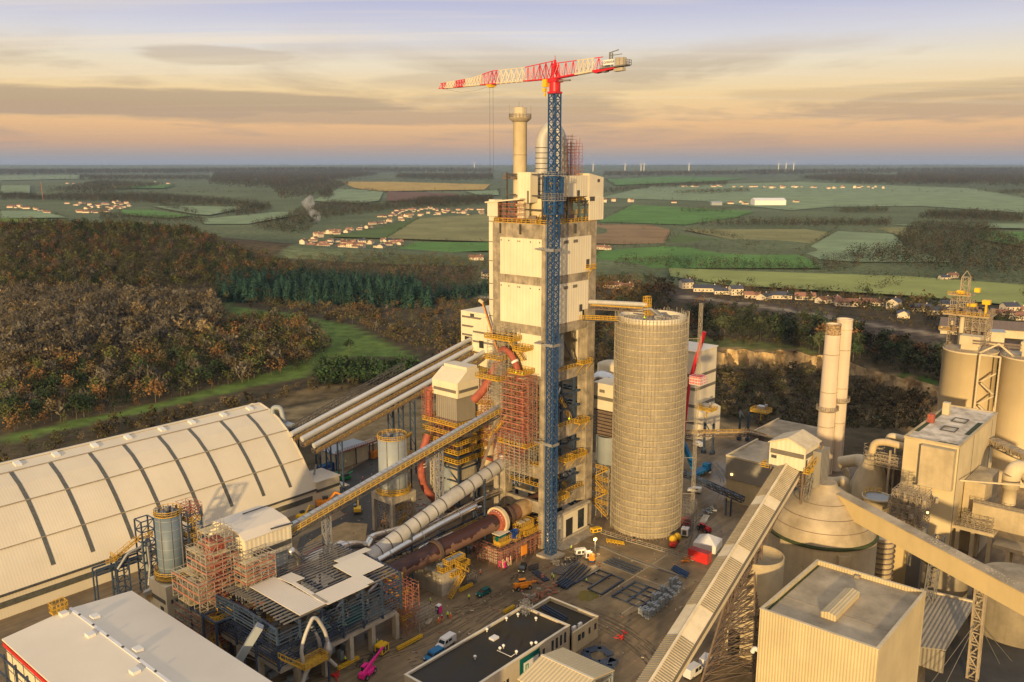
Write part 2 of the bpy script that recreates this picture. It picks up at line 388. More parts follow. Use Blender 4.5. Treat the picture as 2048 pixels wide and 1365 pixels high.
def thing(name, label, cat, at, group=None, plant=True):
    o = bpy.data.objects.new(name, None); C.objects.link(o); o.empty_display_size = 1
    o['_o'] = tuple(float(a) for a in at); place(o, at, plant); return tag(o, label, cat, group)
def single(name, label, cat, at, mb, material, group=None, plant=True, kind=None):
    o = mb.build(name, material, None, org=at); o['_o'] = tuple(float(a) for a in at); place(o, at, plant); return tag(o, label, cat, group, kind)
def split(b, limit=30):
    # pieces that do not touch each other become parts of their own
    n = len(b.ck)
    if n < 2 or n > 1400: return [b]
    lo = np.array([np.min(b.v[c[0]:c[1]], 0) for c in b.ck])-.14; hi = np.array([np.max(b.v[c[0]:c[1]], 0) for c in b.ck])+.14
    adj = np.ones((n, n), bool)
    for k_ in range(3): adj &= (lo[:, None, k_] <= hi[None, :, k_]) & (lo[None, :, k_] <= hi[:, None, k_])
    comp = -np.ones(n, int); nc = 0
    for i in range(n):
        if comp[i] >= 0: continue
        st = [i]; comp[i] = nc
        while st:
            j = st.pop()
            for k_ in np.nonzero(adj[j] & (comp < 0))[0]: comp[k_] = nc; st.append(k_)
        nc += 1
    if nc < 2 or nc > limit: return [b]
    out = []
    for c in range(nc):
        q = MB()
        for i in np.nonzero(comp == c)[0]:
            v0, v1, f0, f1 = b.ck[i]; m = len(q.v)-v0; q.v += b.v[v0:v1]
            for j in range(f0, f1): q.f.append(tuple(x+m for x in b.f[j])); q.m.append(b.m[j]); q.sm.append(b.sm[j])
        out.append(q)
    return out
def part(root, name, material, fn, label=None):
    b = MB(); fn(b); o = None
    for q in split(b):
        o = q.build(name, material, root)
        if label: o['label'] = label
    return o
def parts(root, name, material, items, fn):
    for it in items:
        b = MB(); fn(b, it); b.build(name, material, root)
def clone(root, at, rz=None, label=None, group=None, plant=False, scale=None):
    r = root.copy(); C.objects.link(r); r.location = at if not plant else (*Wd(at[0], at[1]), at[2])
    if rz is not None: r.rotation_euler = (0, 0, rz)
    if scale: r.scale = scale
    if label: r['label'] = label
    if group: r['group'] = group
    for ch in root.children:
        c = ch.copy(); C.objects.link(c); c.parent = r
        for gc in ch.children: d = gc.copy(); C.objects.link(d); d.parent = c
    return r
def text3d(body, size, at, rot, material, parent, name='lettering', ext=.02):
    cu = bpy.data.curves.new(name, 'FONT'); cu.body = body; cu.size = size; cu.extrude = ext; cu.align_x = 'CENTER'; cu.align_y = 'CENTER'
    o = bpy.data.objects.new(name, cu); C.objects.link(o); cu.materials.append(M(material))
    dg = bpy.context.evaluated_depsgraph_get(); me = bpy.data.meshes.new_from_object(o.evaluated_get(dg)); me.name = name
    o2 = bpy.data.objects.new(name, me); C.objects.link(o2); bpy.data.objects.remove(o)
    ox = parent['_o']; o2.parent = parent; o2.location = (at[0]-ox[0], at[1]-ox[1], at[2]-ox[2]); o2.rotation_euler = rot; return o2
# ================================================================ preheater tower
T = thing('preheater_tower', 'tall raw concrete preheater tower with cream cladding panels, behind the blue crane mast', 'tower', (12, 10, 0))
U1, V1 = 25.0, 20.0
COLS = [(0,4.6,0,1.9), (0,3.4,15.2,20), (21.2,25,0,3.6), (21.5,25,16.5,20)]
for (a, b_, c, d) in COLS: part(T, 'column', 'concrete', lambda q: q.box(a, b_, c, d, 0, 98.1))
BAND = [(93.8,98.1), (80.4,83.3), (65.8,69.0), (51.2,54.1)]
for z0, z1 in BAND:
    part(T, 'concrete_band', 'concrete', lambda q: (q.box(.25,.9,1.9,15.2,z0,z1), q.box(4.6,21.2,.25,.9,z0,z1), q.box(24.2,24.8,3.6,16.5,z0,z1), q.box(3.4,21.5,19.2,19.8,z0,z1)))
    part(T, 'floor_slab', 'concrete', lambda q: q.box(.9, 24.2, .9, 19.2, z1-.7, z1-.05))
for z0, z1, c in ((32.9,36.6,1), (22.1,26,1), (11.0,14.6,0)):
    def f(q):
        q.box(4.6,21.2,.25,1.3,z0,z1)
        if c: q.box(24.2,24.8,3.6,16.5,z0,z1); q.box(3.4,21.5,19.0,19.7,z0,z1)
        if z0 != 32.9: q.box(.25,1.3,1.9,15.2,z0,z1)
    part(T, 'concrete_band', 'concrete', f)
    part(T, 'floor_slab', 'concrete', lambda q: q.box(1.3 if z0 != 11 else 6, 24.2, 1.3, 19.0, z1-.7, z1-.05))
# cladding
for z0, z1 in ((83.3,93.8), (69,80.4)):
    part(T, 'wall_panel', 'cream_panel', lambda q: q.box(-.05,.25,1.3,17.0,z0-.25,z1+.1))
    part(T, 'wall_panel', 'cream_panel_u', lambda q: q.box(3.6,22.2,-.05,.25,z0-.25,z1+.1) if z0 > 80 else (q.box(3.6,18.2,-.05,.25,z0-.25,z1+.1), q.box(18.2,21.2,-.05,.25,z0+2.6,z1+.1)))
    parts(T, 'louvre', 'dark_band', (8.6, 13.2), lambda q, x: q.box(x,x+2.2,-.12,-.04,z1-1.6,z1-.7))
    part(T, 'spy_hole', 'dark_steel', lambda q: [q.box(-.12,-.04,v,v+.35,z1-1.0,z1-.6) for v in (1.8,5.2,9.2,9.9,13.4,16.4)])
part(T, 'wall_panel', 'cream_panel', lambda q: q.box(-.05,.25,1.3,10.6,54.0,66.0))
part(T, 'wall_panel', 'cream', lambda q: [q.box(24.8,25.05,1,19,z0,z1) for z0, z1 in ((83,94),(69,80.6),(54,66))]+[q.box(1,24,19.8,20.05,z0,z1) for z0, z1 in ((83,94),(69,80.6),(54,66),(36,51))])
part(T, 'balcony', 'yellow_rail', lambda q: [ (q.box(19.6,22.8,-1.6,.2,z-.2,z), q.rail([(19.6,-.1,z),(19.6,-1.6,z),(22.8,-1.6,z),(22.8,-.1,z)],1.2,1.1,.12), q.beam((21,-1.5,z-.1),(21,.1,z-2.4),.15)) for z in (84.0,)])
part(T, 'doorway', 'dark_steel', lambda q: (q.box(19.8,21.4,-.1,0,84.2,86.8), q.box(16.6,18.1,-.1,0,71.2,73.4)))
# far left stair shaft, clad in cream
part(T, 'stair_shaft', 'cream', lambda q: (q.box(1.0,4.0,20.0,22.4,66,98), q.box(1.0,4.4,20.05,22.4,98,104.6)))
parts(T, 'shaft_joint', 'dark_band', (98.1,92,86.3,79.4,74.5,69.5), lambda q, z: q.box(.92,1.02,19.9,22.5,z,z+.25))
# interior: blue steel, equipment decks, rails
def f(q):
    for x in (6.5, 13, 19.5):
        for y in (3.5, 10, 16): q.beam((x,y,0),(x,y,51.5),.7)
    for z in (7.4, 18.4, 29.6, 41, 45.6):
        for y in (2.5, 8, 14, 17.5): q.beam((2,y,z),(23.5,y,z),.4,.6)
        for x in (2.5, 8, 14, 20, 23): q.beam((x,2,z),(x,18.5,z),.4,.6)
    for z0 in (0, 15, 26, 37, 54):
        q.beam((6.5,3.5,z0),(13,3.5,z0+9),.3); q.beam((19.5,3.5,z0),(13,3.5,z0+9),.3)
part(T, 'inner_frame', 'blue_steel', f)
parts(T, 'inner_deck', 'dark_steel', (7.4,18.4,29.6,41), lambda q, z: q.box(3,23,9,18.6,z,z+.2))
def f(q):
    for z in (36.6, 26, 14.7, 54.1):
        q.rail([(4.8,.6,z),(21,.6,z)],1.2,1.5,.13)
    for z in (7.6,18.6,29.8,41.2,45.8): q.rail([(3,9,z),(21,9,z)],1.2,1.6,.12); q.rail([(2,2.3,z),(2,14.8,z)],1.2,1.6,.12)
    q.rail([(.6,2,26),(.6,15,26)],1.2,1.5,.12)
    q.stairs((7,4,26),(13,4,36),1); q.stairs((16,4,14.6),(9,4,22),1); q.stairs((6,2,7.5),(12,2,14.5),1); q.stairs((17,3,36.6),(11,3,45),1)
part(T, 'railing', 'yellow_rail', f)
def f(q, it):
    for (x0,x1,z) in (it,):
        q.box(x0,x1,-2.3,.2,z-.3,z-.1); q.rail([(x0,-.1,z-.1),(x0,-2.3,z-.1),(x1,-2.3,z-.1),(x1,-.1,z-.1)],1.2,1.2,.13)
        for x in (x0+.3,x1-.3): q.beam((x,-2.2,z-.2),(x,.2,z-3.2),.15)
parts(T, 'platform', 'yellow_rail', ((15,20,36.8),(13,19,26.3),(5,10,14.9),(16,21,55.4),(8,12,26.3)), f)
# ground floor rooms
def f(q):
    q.box(3.0,21.6,-.9,.2,0,8.9)
part(T, 'ground_floor_wall', 'cream', f)
part(T, 'wall_base', 'concrete_light', lambda q: (q.box(3.2,22,-1.3,-.9,0,1.0), q.box(3.0,22,-1.6,.3,8.9,9.7)))
part(T, 'doorway', 'black_rubber', lambda q: q.box(10.2,13.6,-.98,-.9,1.0,6.6))
parts(T, 'door', 'galvanised', ((3.6,5.4,5.2),(6.0,7.4,4.6)), lambda q, b: q.box(b[0],b[1],-.98,-.9,1.0,b[2]))
parts(T, 'window', 'glass', ((3.6,5.4,5.5,8.2),(16.4,19.6,1.6,7.8)), lambda q, b: q.box(b[0],b[1],-.98,-.9,b[2],b[3]))
part(T, 'service_column', 'white_paint', lambda q: (q.box(2.0,2.9,-.55,-.02,1.5,4.6)))
part(T, 'forecourt_slab', 'concrete_light', lambda q: q.box(3,23,-5.2,-1.3,.02,.18))
# crane ties and roof brackets
CR = thing('tower_crane', 'blue mast tower crane with a long red and cream jib above the tower', 'crane', (-1.8, -4.3, 0))
parts(CR, 'tie', 'galvanised', (91.5,64.5,35.0), lambda q, z: (q.beam((-3.2,-2.8,z),(-3.2,1.2,z),.3), q.beam((-.4,-3,z),(.4,.2,z),.3), q.beam((-3.2,1.2,z),(1.5,2.2,z),.3), q.box(-.9,.2,.4,1.6,z-.25,z+.25)))
parts(T, 'parapet_pipe', 'dark_steel', (16.6,9.0,-6.0,-13.5), lambda q, v: q.box(-.35,.2,v,v+.5,95.0,97.9) if v > 0 else q.box(-v,-v+.6,-.35,.2,95.0,97.8))
def f(q):
    q.rail([(.3,.3,98.1),(24.7,.3,98.1),(24.7,19.7,98.1),(.3,19.7,98.1)],1.2,1.8,.14,close=True)
    for z in (101.5,105,108.8):
        q.rail([(4,4,z),(14,4,z),(14,3.2,z)],1.1,1.6,.12); q.beam((4,4,z-.1),(14,4,z-.1),.4); q.rail([(14.5,2,z-1),(23,2,z-1)],1.1,1.5,.13)
    for v in (4.5,12): q.stairs((2,v,98.1),(7,v,102),1)
part(T, 'roof_railing', 'yellow_rail', f)
def f(q):
    for x in (3, 9, 14.5):
        for y in (3.5, 12, 17): q.beam((x,y,98),(x,y,112.5),.4)
    for z in (102,106,112):
        for y in (3.5,12,17): q.beam((3,y,z),(15,y,z),.35)
        for x in (3,9,14.5): q.beam((x,3.5,z),(x,17,z),.35)
    for x in (3,9): q.beam((x,3.5,98),(x+6,3.5,106),.25); q.beam((x+6,3.5,106),(x,3.5,112),.25)
    for v in (13.5,15.5,17.6,19.4): q.beam((2.5,v,98),(2.5,v,104),.25)
    for z in (99.8,101.6,103): q.beam((2.5,10.5,z),(2.5,19.5,z),.15)
    for u in (17,20,22.6): q.beam((u,1.0,98),(u,1.0,105),.35)
    q.truss((16.6,.8,103.6),(23.4,.8,103.6),.8,1.4,1.6,.2)
    q.truss((15.5,6,104.5),(24,2,104.5),2.5,.8,1.6,.2)
part(T, 'roof_frame', 'dark_steel', f)
def f(q, i):
    q.lathe(18,9,[(3.6,98),(4.2,100),(4.2,105),(3,107.5)],20) if i else q.lathe(8.5,8.5,[(2.6,98),(3.1,101),(3.1,105)],20)
parts(T, 'cyclone', 'tank_cream', (0, 1), f)
part(T, 'roof_clutter', 'brown_steel', lambda q: [q.cbox(random.uniform(1.5,23), random.uniform(1,18), 98.1, random.uniform(.5,2.2), random.uniform(.5,1.6), random.uniform(.4,2.4), random.random()) for _ in range(46)])
# left canopy on the roof edge
part(T, 'canopy', 'cream', lambda q: (q.extr([(9.0,104.9),(22.6,103.6),(22.6,104.0),(9.0,105.3)],0,-.6,5.5), q.box(-.2,.1,17.9,21.9,99.8,104.0)))
part(T, 'scaffold', 'scaffold_red', lambda q: q.scaf(.2,2.2,9.5,17.6,98.1,103.6,2,2,1.5,.09))
# lattice housings
def box_on(root, name, m, u0,u1,v0,v1,z0,z1, extra=None):
    part(root, name, m, lambda q: q.box(u0,u1,v0,v1,z0,z1))
box_on(T,'lift_house','cream_panel',2.2,5.6,7.4,12.2,104.0,112.6)
box_on(T,'lift_house','cream_panel',2.2,5.0,10.0,12.2,99.3,104.0)
part(T,'louvre','dark_band',lambda q: q.box(2.1,2.2,7.9,8.6,103.6,107.4))
# stack
sp_ = pv(1040,330,17.0)
ST = (sp_[0], 17.0)
part(T, 'stack', 'tank_cream', lambda q: q.lathe(ST[0],ST[1],[(2.05,98),(2.05,127.6),(2.5,127.9),(2.5,128.6),(1.95,129.0),(1.95,131.2),(1.7,131.2),(1.7,129)],28,close=False))
part(T, 'stack_seam', 'dark_band', lambda q: [q.lathe(ST[0],ST[1],[(2.09,z),(2.09,z+.12)],28) for z in (104,110.5,117.5)])
def f(q):
    n = 20
    q.lathe(ST[0],ST[1],[(2.1,127.0),(3.3,128.0),(3.3,128.2),(2.0,128.2)],24)
    pts = [(ST[0]+3.25*math.cos(2*math.pi*i/n), ST[1]+3.25*math.sin(2*math.pi*i/n), 128.2) for i in range(n)]
    q.rail(pts,1.2,1.5,.1,close=True)
    for i in (3,8,13,18): q.beam(pts[i], (pts[i][0],pts[i][1],131.8), .08)
    q.beam((ST[0]-.5,ST[1],131),(ST[0]-.5,ST[1],133),.1)
part(T, 'stack_gallery', 'dusty_steel', f)
part(T, 'stack_platform', 'brown_steel', lambda q: (q.box(ST[0]-3.2,ST[0]+2.2,ST[1]-1,ST[1]+4.2,110.6,111), q.rail([(ST[0]-3.2,ST[1]-1,111),(ST[0]-3.2,ST[1]+4.2,111),(ST[0]+2.2,ST[1]+4.2,111)],1.1,1.2,.1)))
# goose-neck gas duct
gx, gv, gz = pv(1084,330,10.0); hx, hv, hz_ = pv(1121,345,6.0)
def f(q):
    pts = []
    for z in (98,102,104,106,108,110,112,114,116,118,120): pts.append((gx,gv,z))
    c = ((gx+hx)/2, (gv+hv)/2)
    hw = (gx-c[0], gv-c[1])
    for i in range(1,12):
        t = math.pi*i/12; pts.append((c[0]+hw[0]*math.cos(t), c[1]+hw[1]*math.cos(t), 120+5.0*math.sin(t)*1.05))
    for z in (119,116,112,106,98): pts.append((hx+.1*(120-z), hv, z))
    q.pipe(pts, 1.95, 22)
part(T, 'gooseneck_duct', 'duct_grey', f)
def f(q):
    for z in (103,105,107,109,110.5,112,113.5,115,116.5,118,119.5): q.lathe(gx,gv,[(1.97,z),(2.06,z+.1),(1.97,z+.22)],22,close=False)
part(T, 'duct_ring', 'dark_steel', f)
part(T, 'scaffold', 'scaffold_red', lambda q: (q.scaf(hx+.5,hx+6,hv-3.5,hv+2.2,104,120,1.5,1.5,1.8,.09,over=2.5), q.scaf(hx-1,hx+3,hv-3.4,hv-1.4,112,122,1.7,1.7,2,.08,over=4)))
part(T, 'scaffold', 'scaffold_grey', lambda q: (q.scaf(gx-3.3,gx+3.3,gv-3.3,gv+3.3,98,104.5,2.2,2.2,2,.1)))
# right roof houses
a1 = pv(1136,357,0.6); a2 = pv(1176,357,0.6)
q0, q1 = a1[0], a2[0]
box_on(T,'roof_house','cream_panel_u',q0,q1,.4,6,105.6,111.6)
ux, vv = 25.2, -1.0
def f(q):
    q.extr([(q1+.1,103.4),(q1+7.5,103.4),(q1+7.5,111.0),(q1+.1,112.2)],1,.2,5.5)
part(T,'roof_house','cream',f)
part(T,'roof_house','cream_panel_u',lambda q: q.box(q1+.0,q1+7.2,-.2,.19,98.4,105.0))
part(T,'louvre','dark_steel',lambda q: (q.box(q1+4.3,q1+5.4,.05,.18,109.6,110.5), q.box(q1,q1+2.4,-.3,-.2,104.1,105.4), q.box(q1-5.6,q1-4.4,.28,.4,105.7,107.4)))
# ---- scaffolding and red ducts on the left face
RX = thing('red_exhaust_duct', 'rust red pipes winding down the scaffold on the left face of the tower', 'duct', (-3, 9, 24))
part(RX, 'pipe', 'red_duct', lambda q: q.pipe([pu(1040,760,-3.0),pu(1034,735,-3.2),pu(1024,710,-3.4),pu(1008,697,-3.2),pu(1000,703,-2.0)],.95,14,bend=3))
part(RX, 'pipe', 'red_duct', lambda q: q.pipe([pu(948,800,-4),pu(966,782,-3),pu(978,762,-2),pu(990,735,-2),pu(1003,720,-2)],1.3,14,bend=3))
part(RX, 'pipe', 'red_duct', lambda q: q.pipe([pu(1046,905,-3.6),pu(1046,850,-3.6),pu(1044,785,-3.6)],.62,12))
part(RX, 'flange', 'white_paint', lambda q: q.pipe([pu(1029,722,-3.3),pu(1031,726,-3.3)],1.15,14))
SC = thing('tower_scaffold', 'dense red and grey scaffolding climbing the left face of the concrete tower', 'scaffold', (-3, 8, 0))
def f(q):
    q.scaf(-6.4,-2.2,.8,11.2,34,54,1.9,1.9,2,.11,skip=.05); q.scaf(-6.2,-2.2,4.5,14.6,26.5,36,2.5,2.2,2,.11)
part(SC, 'red_tubing', 'scaffold_red', f)
def f(q):
    q.scaf(-3.2,-.3,9,19.5,44,67,2.2,2.2,2.1,.11); q.scaf(-7.5,-3,3,9,22,36,2,2,2,.1); q.scaf(-3.2,-.4,1.4,5,28,52,1.6,1.8,2,.08); q.scaf(-6.5,-3,11,15,44,60,2,2,2,.09)
part(SC, 'grey_tubing', 'scaffold_grey', f)
part(SC, 'board', 'scaffold_board', lambda q: (q.decks(-6.4,-2.2,2.6,11.2,36,54,2,2.1,.35), q.decks(-3.2,-.3,9,17,49,64,4,2.2,.5)))
part(SC, 'toe_board', 'scaffold_red', lambda q: [q.box(-6.45,-6.38,2.6,11.2,z,z+.3) for z in range(38,54,2)]+[q.box(-6.4,-2.2,2.5,2.56,z,z+.3) for z in range(38,54,2)])
parts(SC, 'yellow_platform', 'yellow_rail', (((-6.5,-.3,1.5,12.5),33.5),((-5.5,-.3,3.5,9.5),55.0),((-5,-.3,8.5,19),64.2),((-8,-1,11,20),52.5),((-6,-.3,12,18),58.2),((-5,-.4,4,8),61.8)), lambda q, it: (q.box(*it[0],it[1]-.25,it[1]-.05), q.rail([(it[0][0],it[0][2],it[1]),(it[0][1],it[0][2],it[1]),(it[0][1],it[0][3],it[1]),(it[0][0],it[0][3],it[1])],1.2,1.1,.14,close=True)))
parts(SC, 'stair', 'yellow_rail', (((-3,11,64),(-3,5.5,58.5)),((-5,17,33),(-5,11,40)),((-4,13,27),(-4,8,33.5))), lambda q, it: q.stairs(*it,1))
# beige duct and vessel seen just behind the scaffold
# ================================================================ tower crane
cu_, cv_ = -1.8, -4.3
def f(q):
    hw = 1.15
    for a in (-hw,hw):
        for b in (-hw,hw): q.beam((cu_+a,cv_+b,.5),(cu_+a,cv_+b,133.5),.34)
    z = .8; i = 0
    while z < 132.5:
        for s in (-hw,hw):
            q.beam((cu_-hw,cv_+s,z),(cu_+hw,cv_+s,z),.12); q.beam((cu_+s,cv_-hw,z),(cu_+s,cv_+hw,z),.12)
            q.beam((cu_-hw,cv_+s,z),(cu_+hw,cv_+s,z+2.0),.16); q.beam((cu_+hw,cv_+s,z),(cu_-hw,cv_+s,z+2.0),.16)
            q.beam((cu_+s,cv_-hw,z),(cu_+s,cv_+hw,z+2.0),.16); q.beam((cu_+s,cv_+hw,z),(cu_+s,cv_-hw,z+2.0),.16)
        z += 2.05
part(CR, 'mast', 'crane_blue', f)
part(CR, 'ladder', 'galvanised', lambda q: [(q.beam((cu_-.3,cv_+.3,z),(cu_+.5,cv_-.3,z+2),.16), q.beam((cu_-.3,cv_+.6,z),(cu_-.3,cv_+.6,z+2),.09)) for z in np.arange(1,131,2.05)])
def f(q):
    for a in (-1.6,1.6):
        for b in (-1.6,1.6): q.beam((cu_+a,cv_+b,101.2),(cu_+a,cv_+b,111.6),.75)
    for z in (101.4,104,107.5,111.4):
        for s in (-1.6,1.6): q.beam((cu_-1.6,cv_+s,z),(cu_+1.6,cv_+s,z),.35); q.beam((cu_+s,cv_-1.6,z),(cu_+s,cv_+1.6,z),.35)
part(CR, 'climbing_cage', 'crane_blue', f)
parts(CR, 'platform', 'galvanised', (105.0,106.0,111.8), lambda q, z: (q.rail([(cu_-2.4,cv_-2.4,z),(cu_+2.4,cv_-2.4,z),(cu_+2.4,cv_+2.4,z),(cu_-2.4,cv_+2.4,z)],1.1,1.2,.09,close=True)))
parts(CR, 'collar', 'galvanised', (91.5,64.5,35.0), lambda q, z: (q.box(cu_-1.7,cu_+1.7,cv_-1.7,cv_-1.3,z-.4,z+.4), q.box(cu_-1.7,cu_-1.3,cv_-1.7,cv_+1.7,z-.4,z+.4), q.box(cu_+1.3,cu_+1.7,cv_-1.7,cv_+1.7,z-.4,z+.4)))
part(CR, 'base', 'concrete_light', lambda q: q.box(cu_-3,cu_+3,cv_-3,cv_+3,.02,.7))
part(CR, 'slewing_ring', 'crane_red', lambda q: (q.box(cu_-1.45,cu_+1.45,cv_-1.45,cv_+1.45,133.5,134.0), q.lathe(cu_,cv_,[(1.5,134.0),(1.5,136.6)],20), q.box(cu_-1.6,cu_+1.6,cv_-1.6,cv_+1.6,136.4,137.2)))
# jib: plan direction in the plant frame
wx, wy = -.718, .696
jd = Vector((wx*ca+wy*sa, -wx*sa+wy*ca, 0)); jn = Vector((-jd.y, jd.x, 0))
J0 = Vector((cu_, cv_, 137.4))
def jp(s, off=0, z=0): return J0+jd*s+jn*off+Vector((0,0,z))
def jh(s):          # depth of the jib lattice
    if s < 0: return 4.3 if s > -9 else 3.6
    return 4.6-1.15*s/14.0 if s < 14 else (3.6 if s < 24 else (3.6-(s-24)*1.4/8 if s < 32 else 2.2-(s-32)*.7/13.4))
def lat(q, s0, s1, n):
    for i in range(n):
        a = s0+(s1-s0)*i/n; b = s0+(s1-s0)*(i+1)/n; m_ = (a+b)/2
        for o in (-.8,.8):
            q.beam(jp(a,o),jp(b,o),.24); q.beam(jp(a,o),jp(m_,0,jh(m_)),.15); q.beam(jp(b,o),jp(m_,0,jh(m_)),.15)
        q.beam(jp(a,-.8),jp(a,.8),.12); q.beam(jp(a,-.8),jp(b,.8),.1)
        q.beam(jp(max(a-(s1-s0)/n/2, s0) if i else a,0,jh(a) if not i else jh(m_-(s1-s0)/n)),jp(m_,0,jh(m_)),.2)
    q.beam(jp(m_,0,jh(m_)),jp(s1,0,jh(s1)),.2)
JL = 45.4
part(CR, 'jib_section', 'crane_red', lambda q: lat(q,0,11.0,5)); part(CR, 'jib_section', 'crane_cream', lambda q: lat(q,11.0,21.5,5))
part(CR, 'jib_section', 'crane_red', lambda q: lat(q,21.5,28.0,4)); part(CR, 'jib_section', 'crane_cream', lambda q: lat(q,28.0,35.2,6))
part(CR, 'jib_section', 'crane_red', lambda q: lat(q,35.2,39.6,4)); part(CR, 'jib_section', 'crane_cream', lambda q: lat(q,39.6,43.6,3)); part(CR, 'jib_section', 'crane_red', lambda q: lat(q,43.6,46.2,2))
def rise(s): return -s*.07
def latc(q, s0, s1, n):
    for i in range(n):
        a = -(s0+(s1-s0)*i/n); b = -(s0+(s1-s0)*(i+1)/n); m_ = (a+b)/2
        for o in (-.8,.8):
            q.beam(jp(a,o,rise(a)),jp(b,o,rise(b)),.35); q.beam(jp(a,o,rise(a)),jp(m_,0,3.9+rise(m_)*.3),.15); q.beam(jp(b,o,rise(b)),jp(m_,0,3.9+rise(m_)*.3),.15)
        q.beam(jp(a,0,3.9+rise(a)*.3),jp(b,0,3.9+rise(b)*.3),.2)
part(CR, 'counter_jib', 'crane_red', lambda q: latc(q,0,7.6,3)); part(CR, 'counter_jib', 'crane_cream', lambda q: latc(q,7.6,13.5,4))
part(CR, 'counter_jib', 'crane_red', lambda q: (latc(q,13.5,16.2,1), q.beam(jp(-14.0,0,.6),jp(-20.5,0,1.3),1.9,.5)))
part(CR, 'apex', 'crane_red', lambda q: (q.beam(jp(0,-.8),jp(0,0,4.8),.4), q.beam(jp(0,.8),jp(0,0,4.8),.4), q.beam(jp(1.6,0,0),jp(0,0,4.8),.3), q.beam(jp(-1.6,0,0),jp(0,0,4.8),.3), q.beam(jp(0,0,4.8),jp(0,0,5.9),.12)))
part(CR, 'winch', 'grey_steel', lambda q: (q.beam(jp(-16.4,0,1.3),jp(-17.6,0,1.4),1.5,1.8), q.beam(jp(-3,1.4,-.9),jp(-6.5,1.4,-.9),.9,.35)))
cwv = [jp(-19.6,0,2.9), jp(-23.0,0,3.1)]
part(CR, 'counterweight', 'concrete_light', lambda q: (q.beam(jp(-20.7,0,2.7),jp(-21.9,0,2.75),1.5,1.9), q.beam(jp(-22.1,0,2.7),jp(-23.2,0,2.75),1.5,1.8), q.beam(jp(-20.2,0,.75),jp(-23.0,0,.85),1.4,.8)))
part(CR, 'counter_deck', 'grey_steel', lambda q: (q.beam(jp(-16,0,1.35),jp(-24,0,1.65),2.4,.22), q.rail([jp(-23.5,-1.2,1.7),jp(-24.3,-1.2,1.7),jp(-24.3,1.2,1.7)],1.3,.8,.1), q.beam(jp(-18.4,0,1.6),jp(-18.4,0,5.2),.3), q.beam(jp(-18.4,0,5.1),jp(-21.2,0,5.6),.2), q.beam(jp(-19.2,0,1.6),jp(-19.2,0,5.0),.3), q.beam(jp(-18.4,0,4.4),jp(-22.3,0,4.5),.16)))
part(CR, 'name_board', 'white_paint', lambda q: [q.beam(jp(-17.2,o,2.6),jp(-20.5,o,2.7),.08,1.3) for o in (1.12,)])
jang = math.atan2(-jd.y, -jd.x)
text3d('COMANSA', .82, tuple(jp(-18.85,1.2,2.66)), (math.pi/2, -.045, jang), 'dark_steel', CR)
part(CR, 'trolley', 'yellow_paint', lambda q: (q.beam(jp(23.3,-1,-.3),jp(25.4,-1,-.3),.3,.3), q.beam(jp(23.3,1,-.3),jp(25.4,1,-.3),.3,.3), q.beam(jp(23.4,0,-.6),jp(25.2,0,-.6),1.6,.6)))
part(CR, 'hoist_rope', 'dark_steel', lambda q: (q.beam(jp(23.6,0,-.8),jp(23.6,0,-25),.05), q.beam(jp(25.0,0,-.8),jp(25.0,0,-25),.05), q.pipe([jp(44,0,-.4),jp(37,0,-1.6),jp(30,0,-1.3),jp(25.2,0,-.6)],.03,4)))
part(CR, 'cab', 'yellow_paint', lambda q: (q.beam(jp(1.9,1.6,-2.2),jp(1.9,1.6,-.2),1.3,1.3), q.beam(jp(2.3,1.6,-3.4),jp(2.3,1.6,-2.5),.9,.9), q.beam(jp(2.1,1.6,-4.6),jp(2.1,1.6,-3.6),.4)))
# ================================================================ scaffolded silo
sc_, sr_ = (35.3,-14.1), 9.9; SZ = 69.2
SI = thing('concrete_silo', 'tall round concrete silo wrapped in scaffold and netting, right of the concrete tower', 'silo', (*sc_, 0))
part(SI, 'wall', 'concrete_silo', lambda q: q.lathe(*sc_,[(sr_,0),(sr_,SZ-1.4),(sr_-.5,SZ-1.4),(sr_-.5,SZ-2.6)],64,close=False))
part(SI, 'rim', 'cream', lambda q: q.lathe(*sc_,[(sr_+.1,SZ-1.3),(sr_+.1,SZ+.2),(sr_-.35,SZ+.2),(sr_-.35,SZ-2)],64,close=False))
part(SI, 'roof', 'galvanised', lambda q: q.lathe(*sc_,[(0.01,SZ-.6),(sr_-.4,SZ-1.6)],40,close=False))
def f(q):
    for i in range(64):
        t = 2*math.pi*i/64
        for r in (sr_+.45, sr_+1.4): q.beam((sc_[0]+r*math.cos(t),sc_[1]+r*math.sin(t),0),(sc_[0]+r*math.cos(t),sc_[1]+r*math.sin(t),SZ+random.uniform(.2,1.6)),.085)
    for j in range(1,35):
        z = j*2.0
        if z > SZ: break
        r = sr_+1.4
        for i in range(48):
            a, b = 2*math.pi*i/48, 2*math.pi*(i+1)/48
            q.beam((sc_[0]+r*math.cos(a),sc_[1]+r*math.sin(a),z+.95),(sc_[0]+r*math.cos(b),sc_[1]+r*math.sin(b),z+.95),.05)
part(SI, 'scaffold_tube', 'scaffold_grey', f)
def f(q):
    for j in range(1,35):
        z = j*2.0
        if z > SZ-.3: break
        for i in range(64):
            if random.random() < .02: continue
            a, b = 2*math.pi*(i+.0)/64, 2*math.pi*(i+1.0)/64; r0, r1 = sr_+.5, sr_+1.42; w = 0
            q.add([(sc_[0]+r*math.cos(t),sc_[1]+r*math.sin(t),z+dz+w) for dz in (0,.12) for r,t in ((r1-.42,a),(r1,a),(r1,b),(r1-.42,b))], [(3,2,1,0),(4,5,6,7),(0,1,5,4),(1,2,6,5),(2,3,7,6),(3,0,4,7)])
part(SI, 'scaffold_board', 'scaffold_board', f)
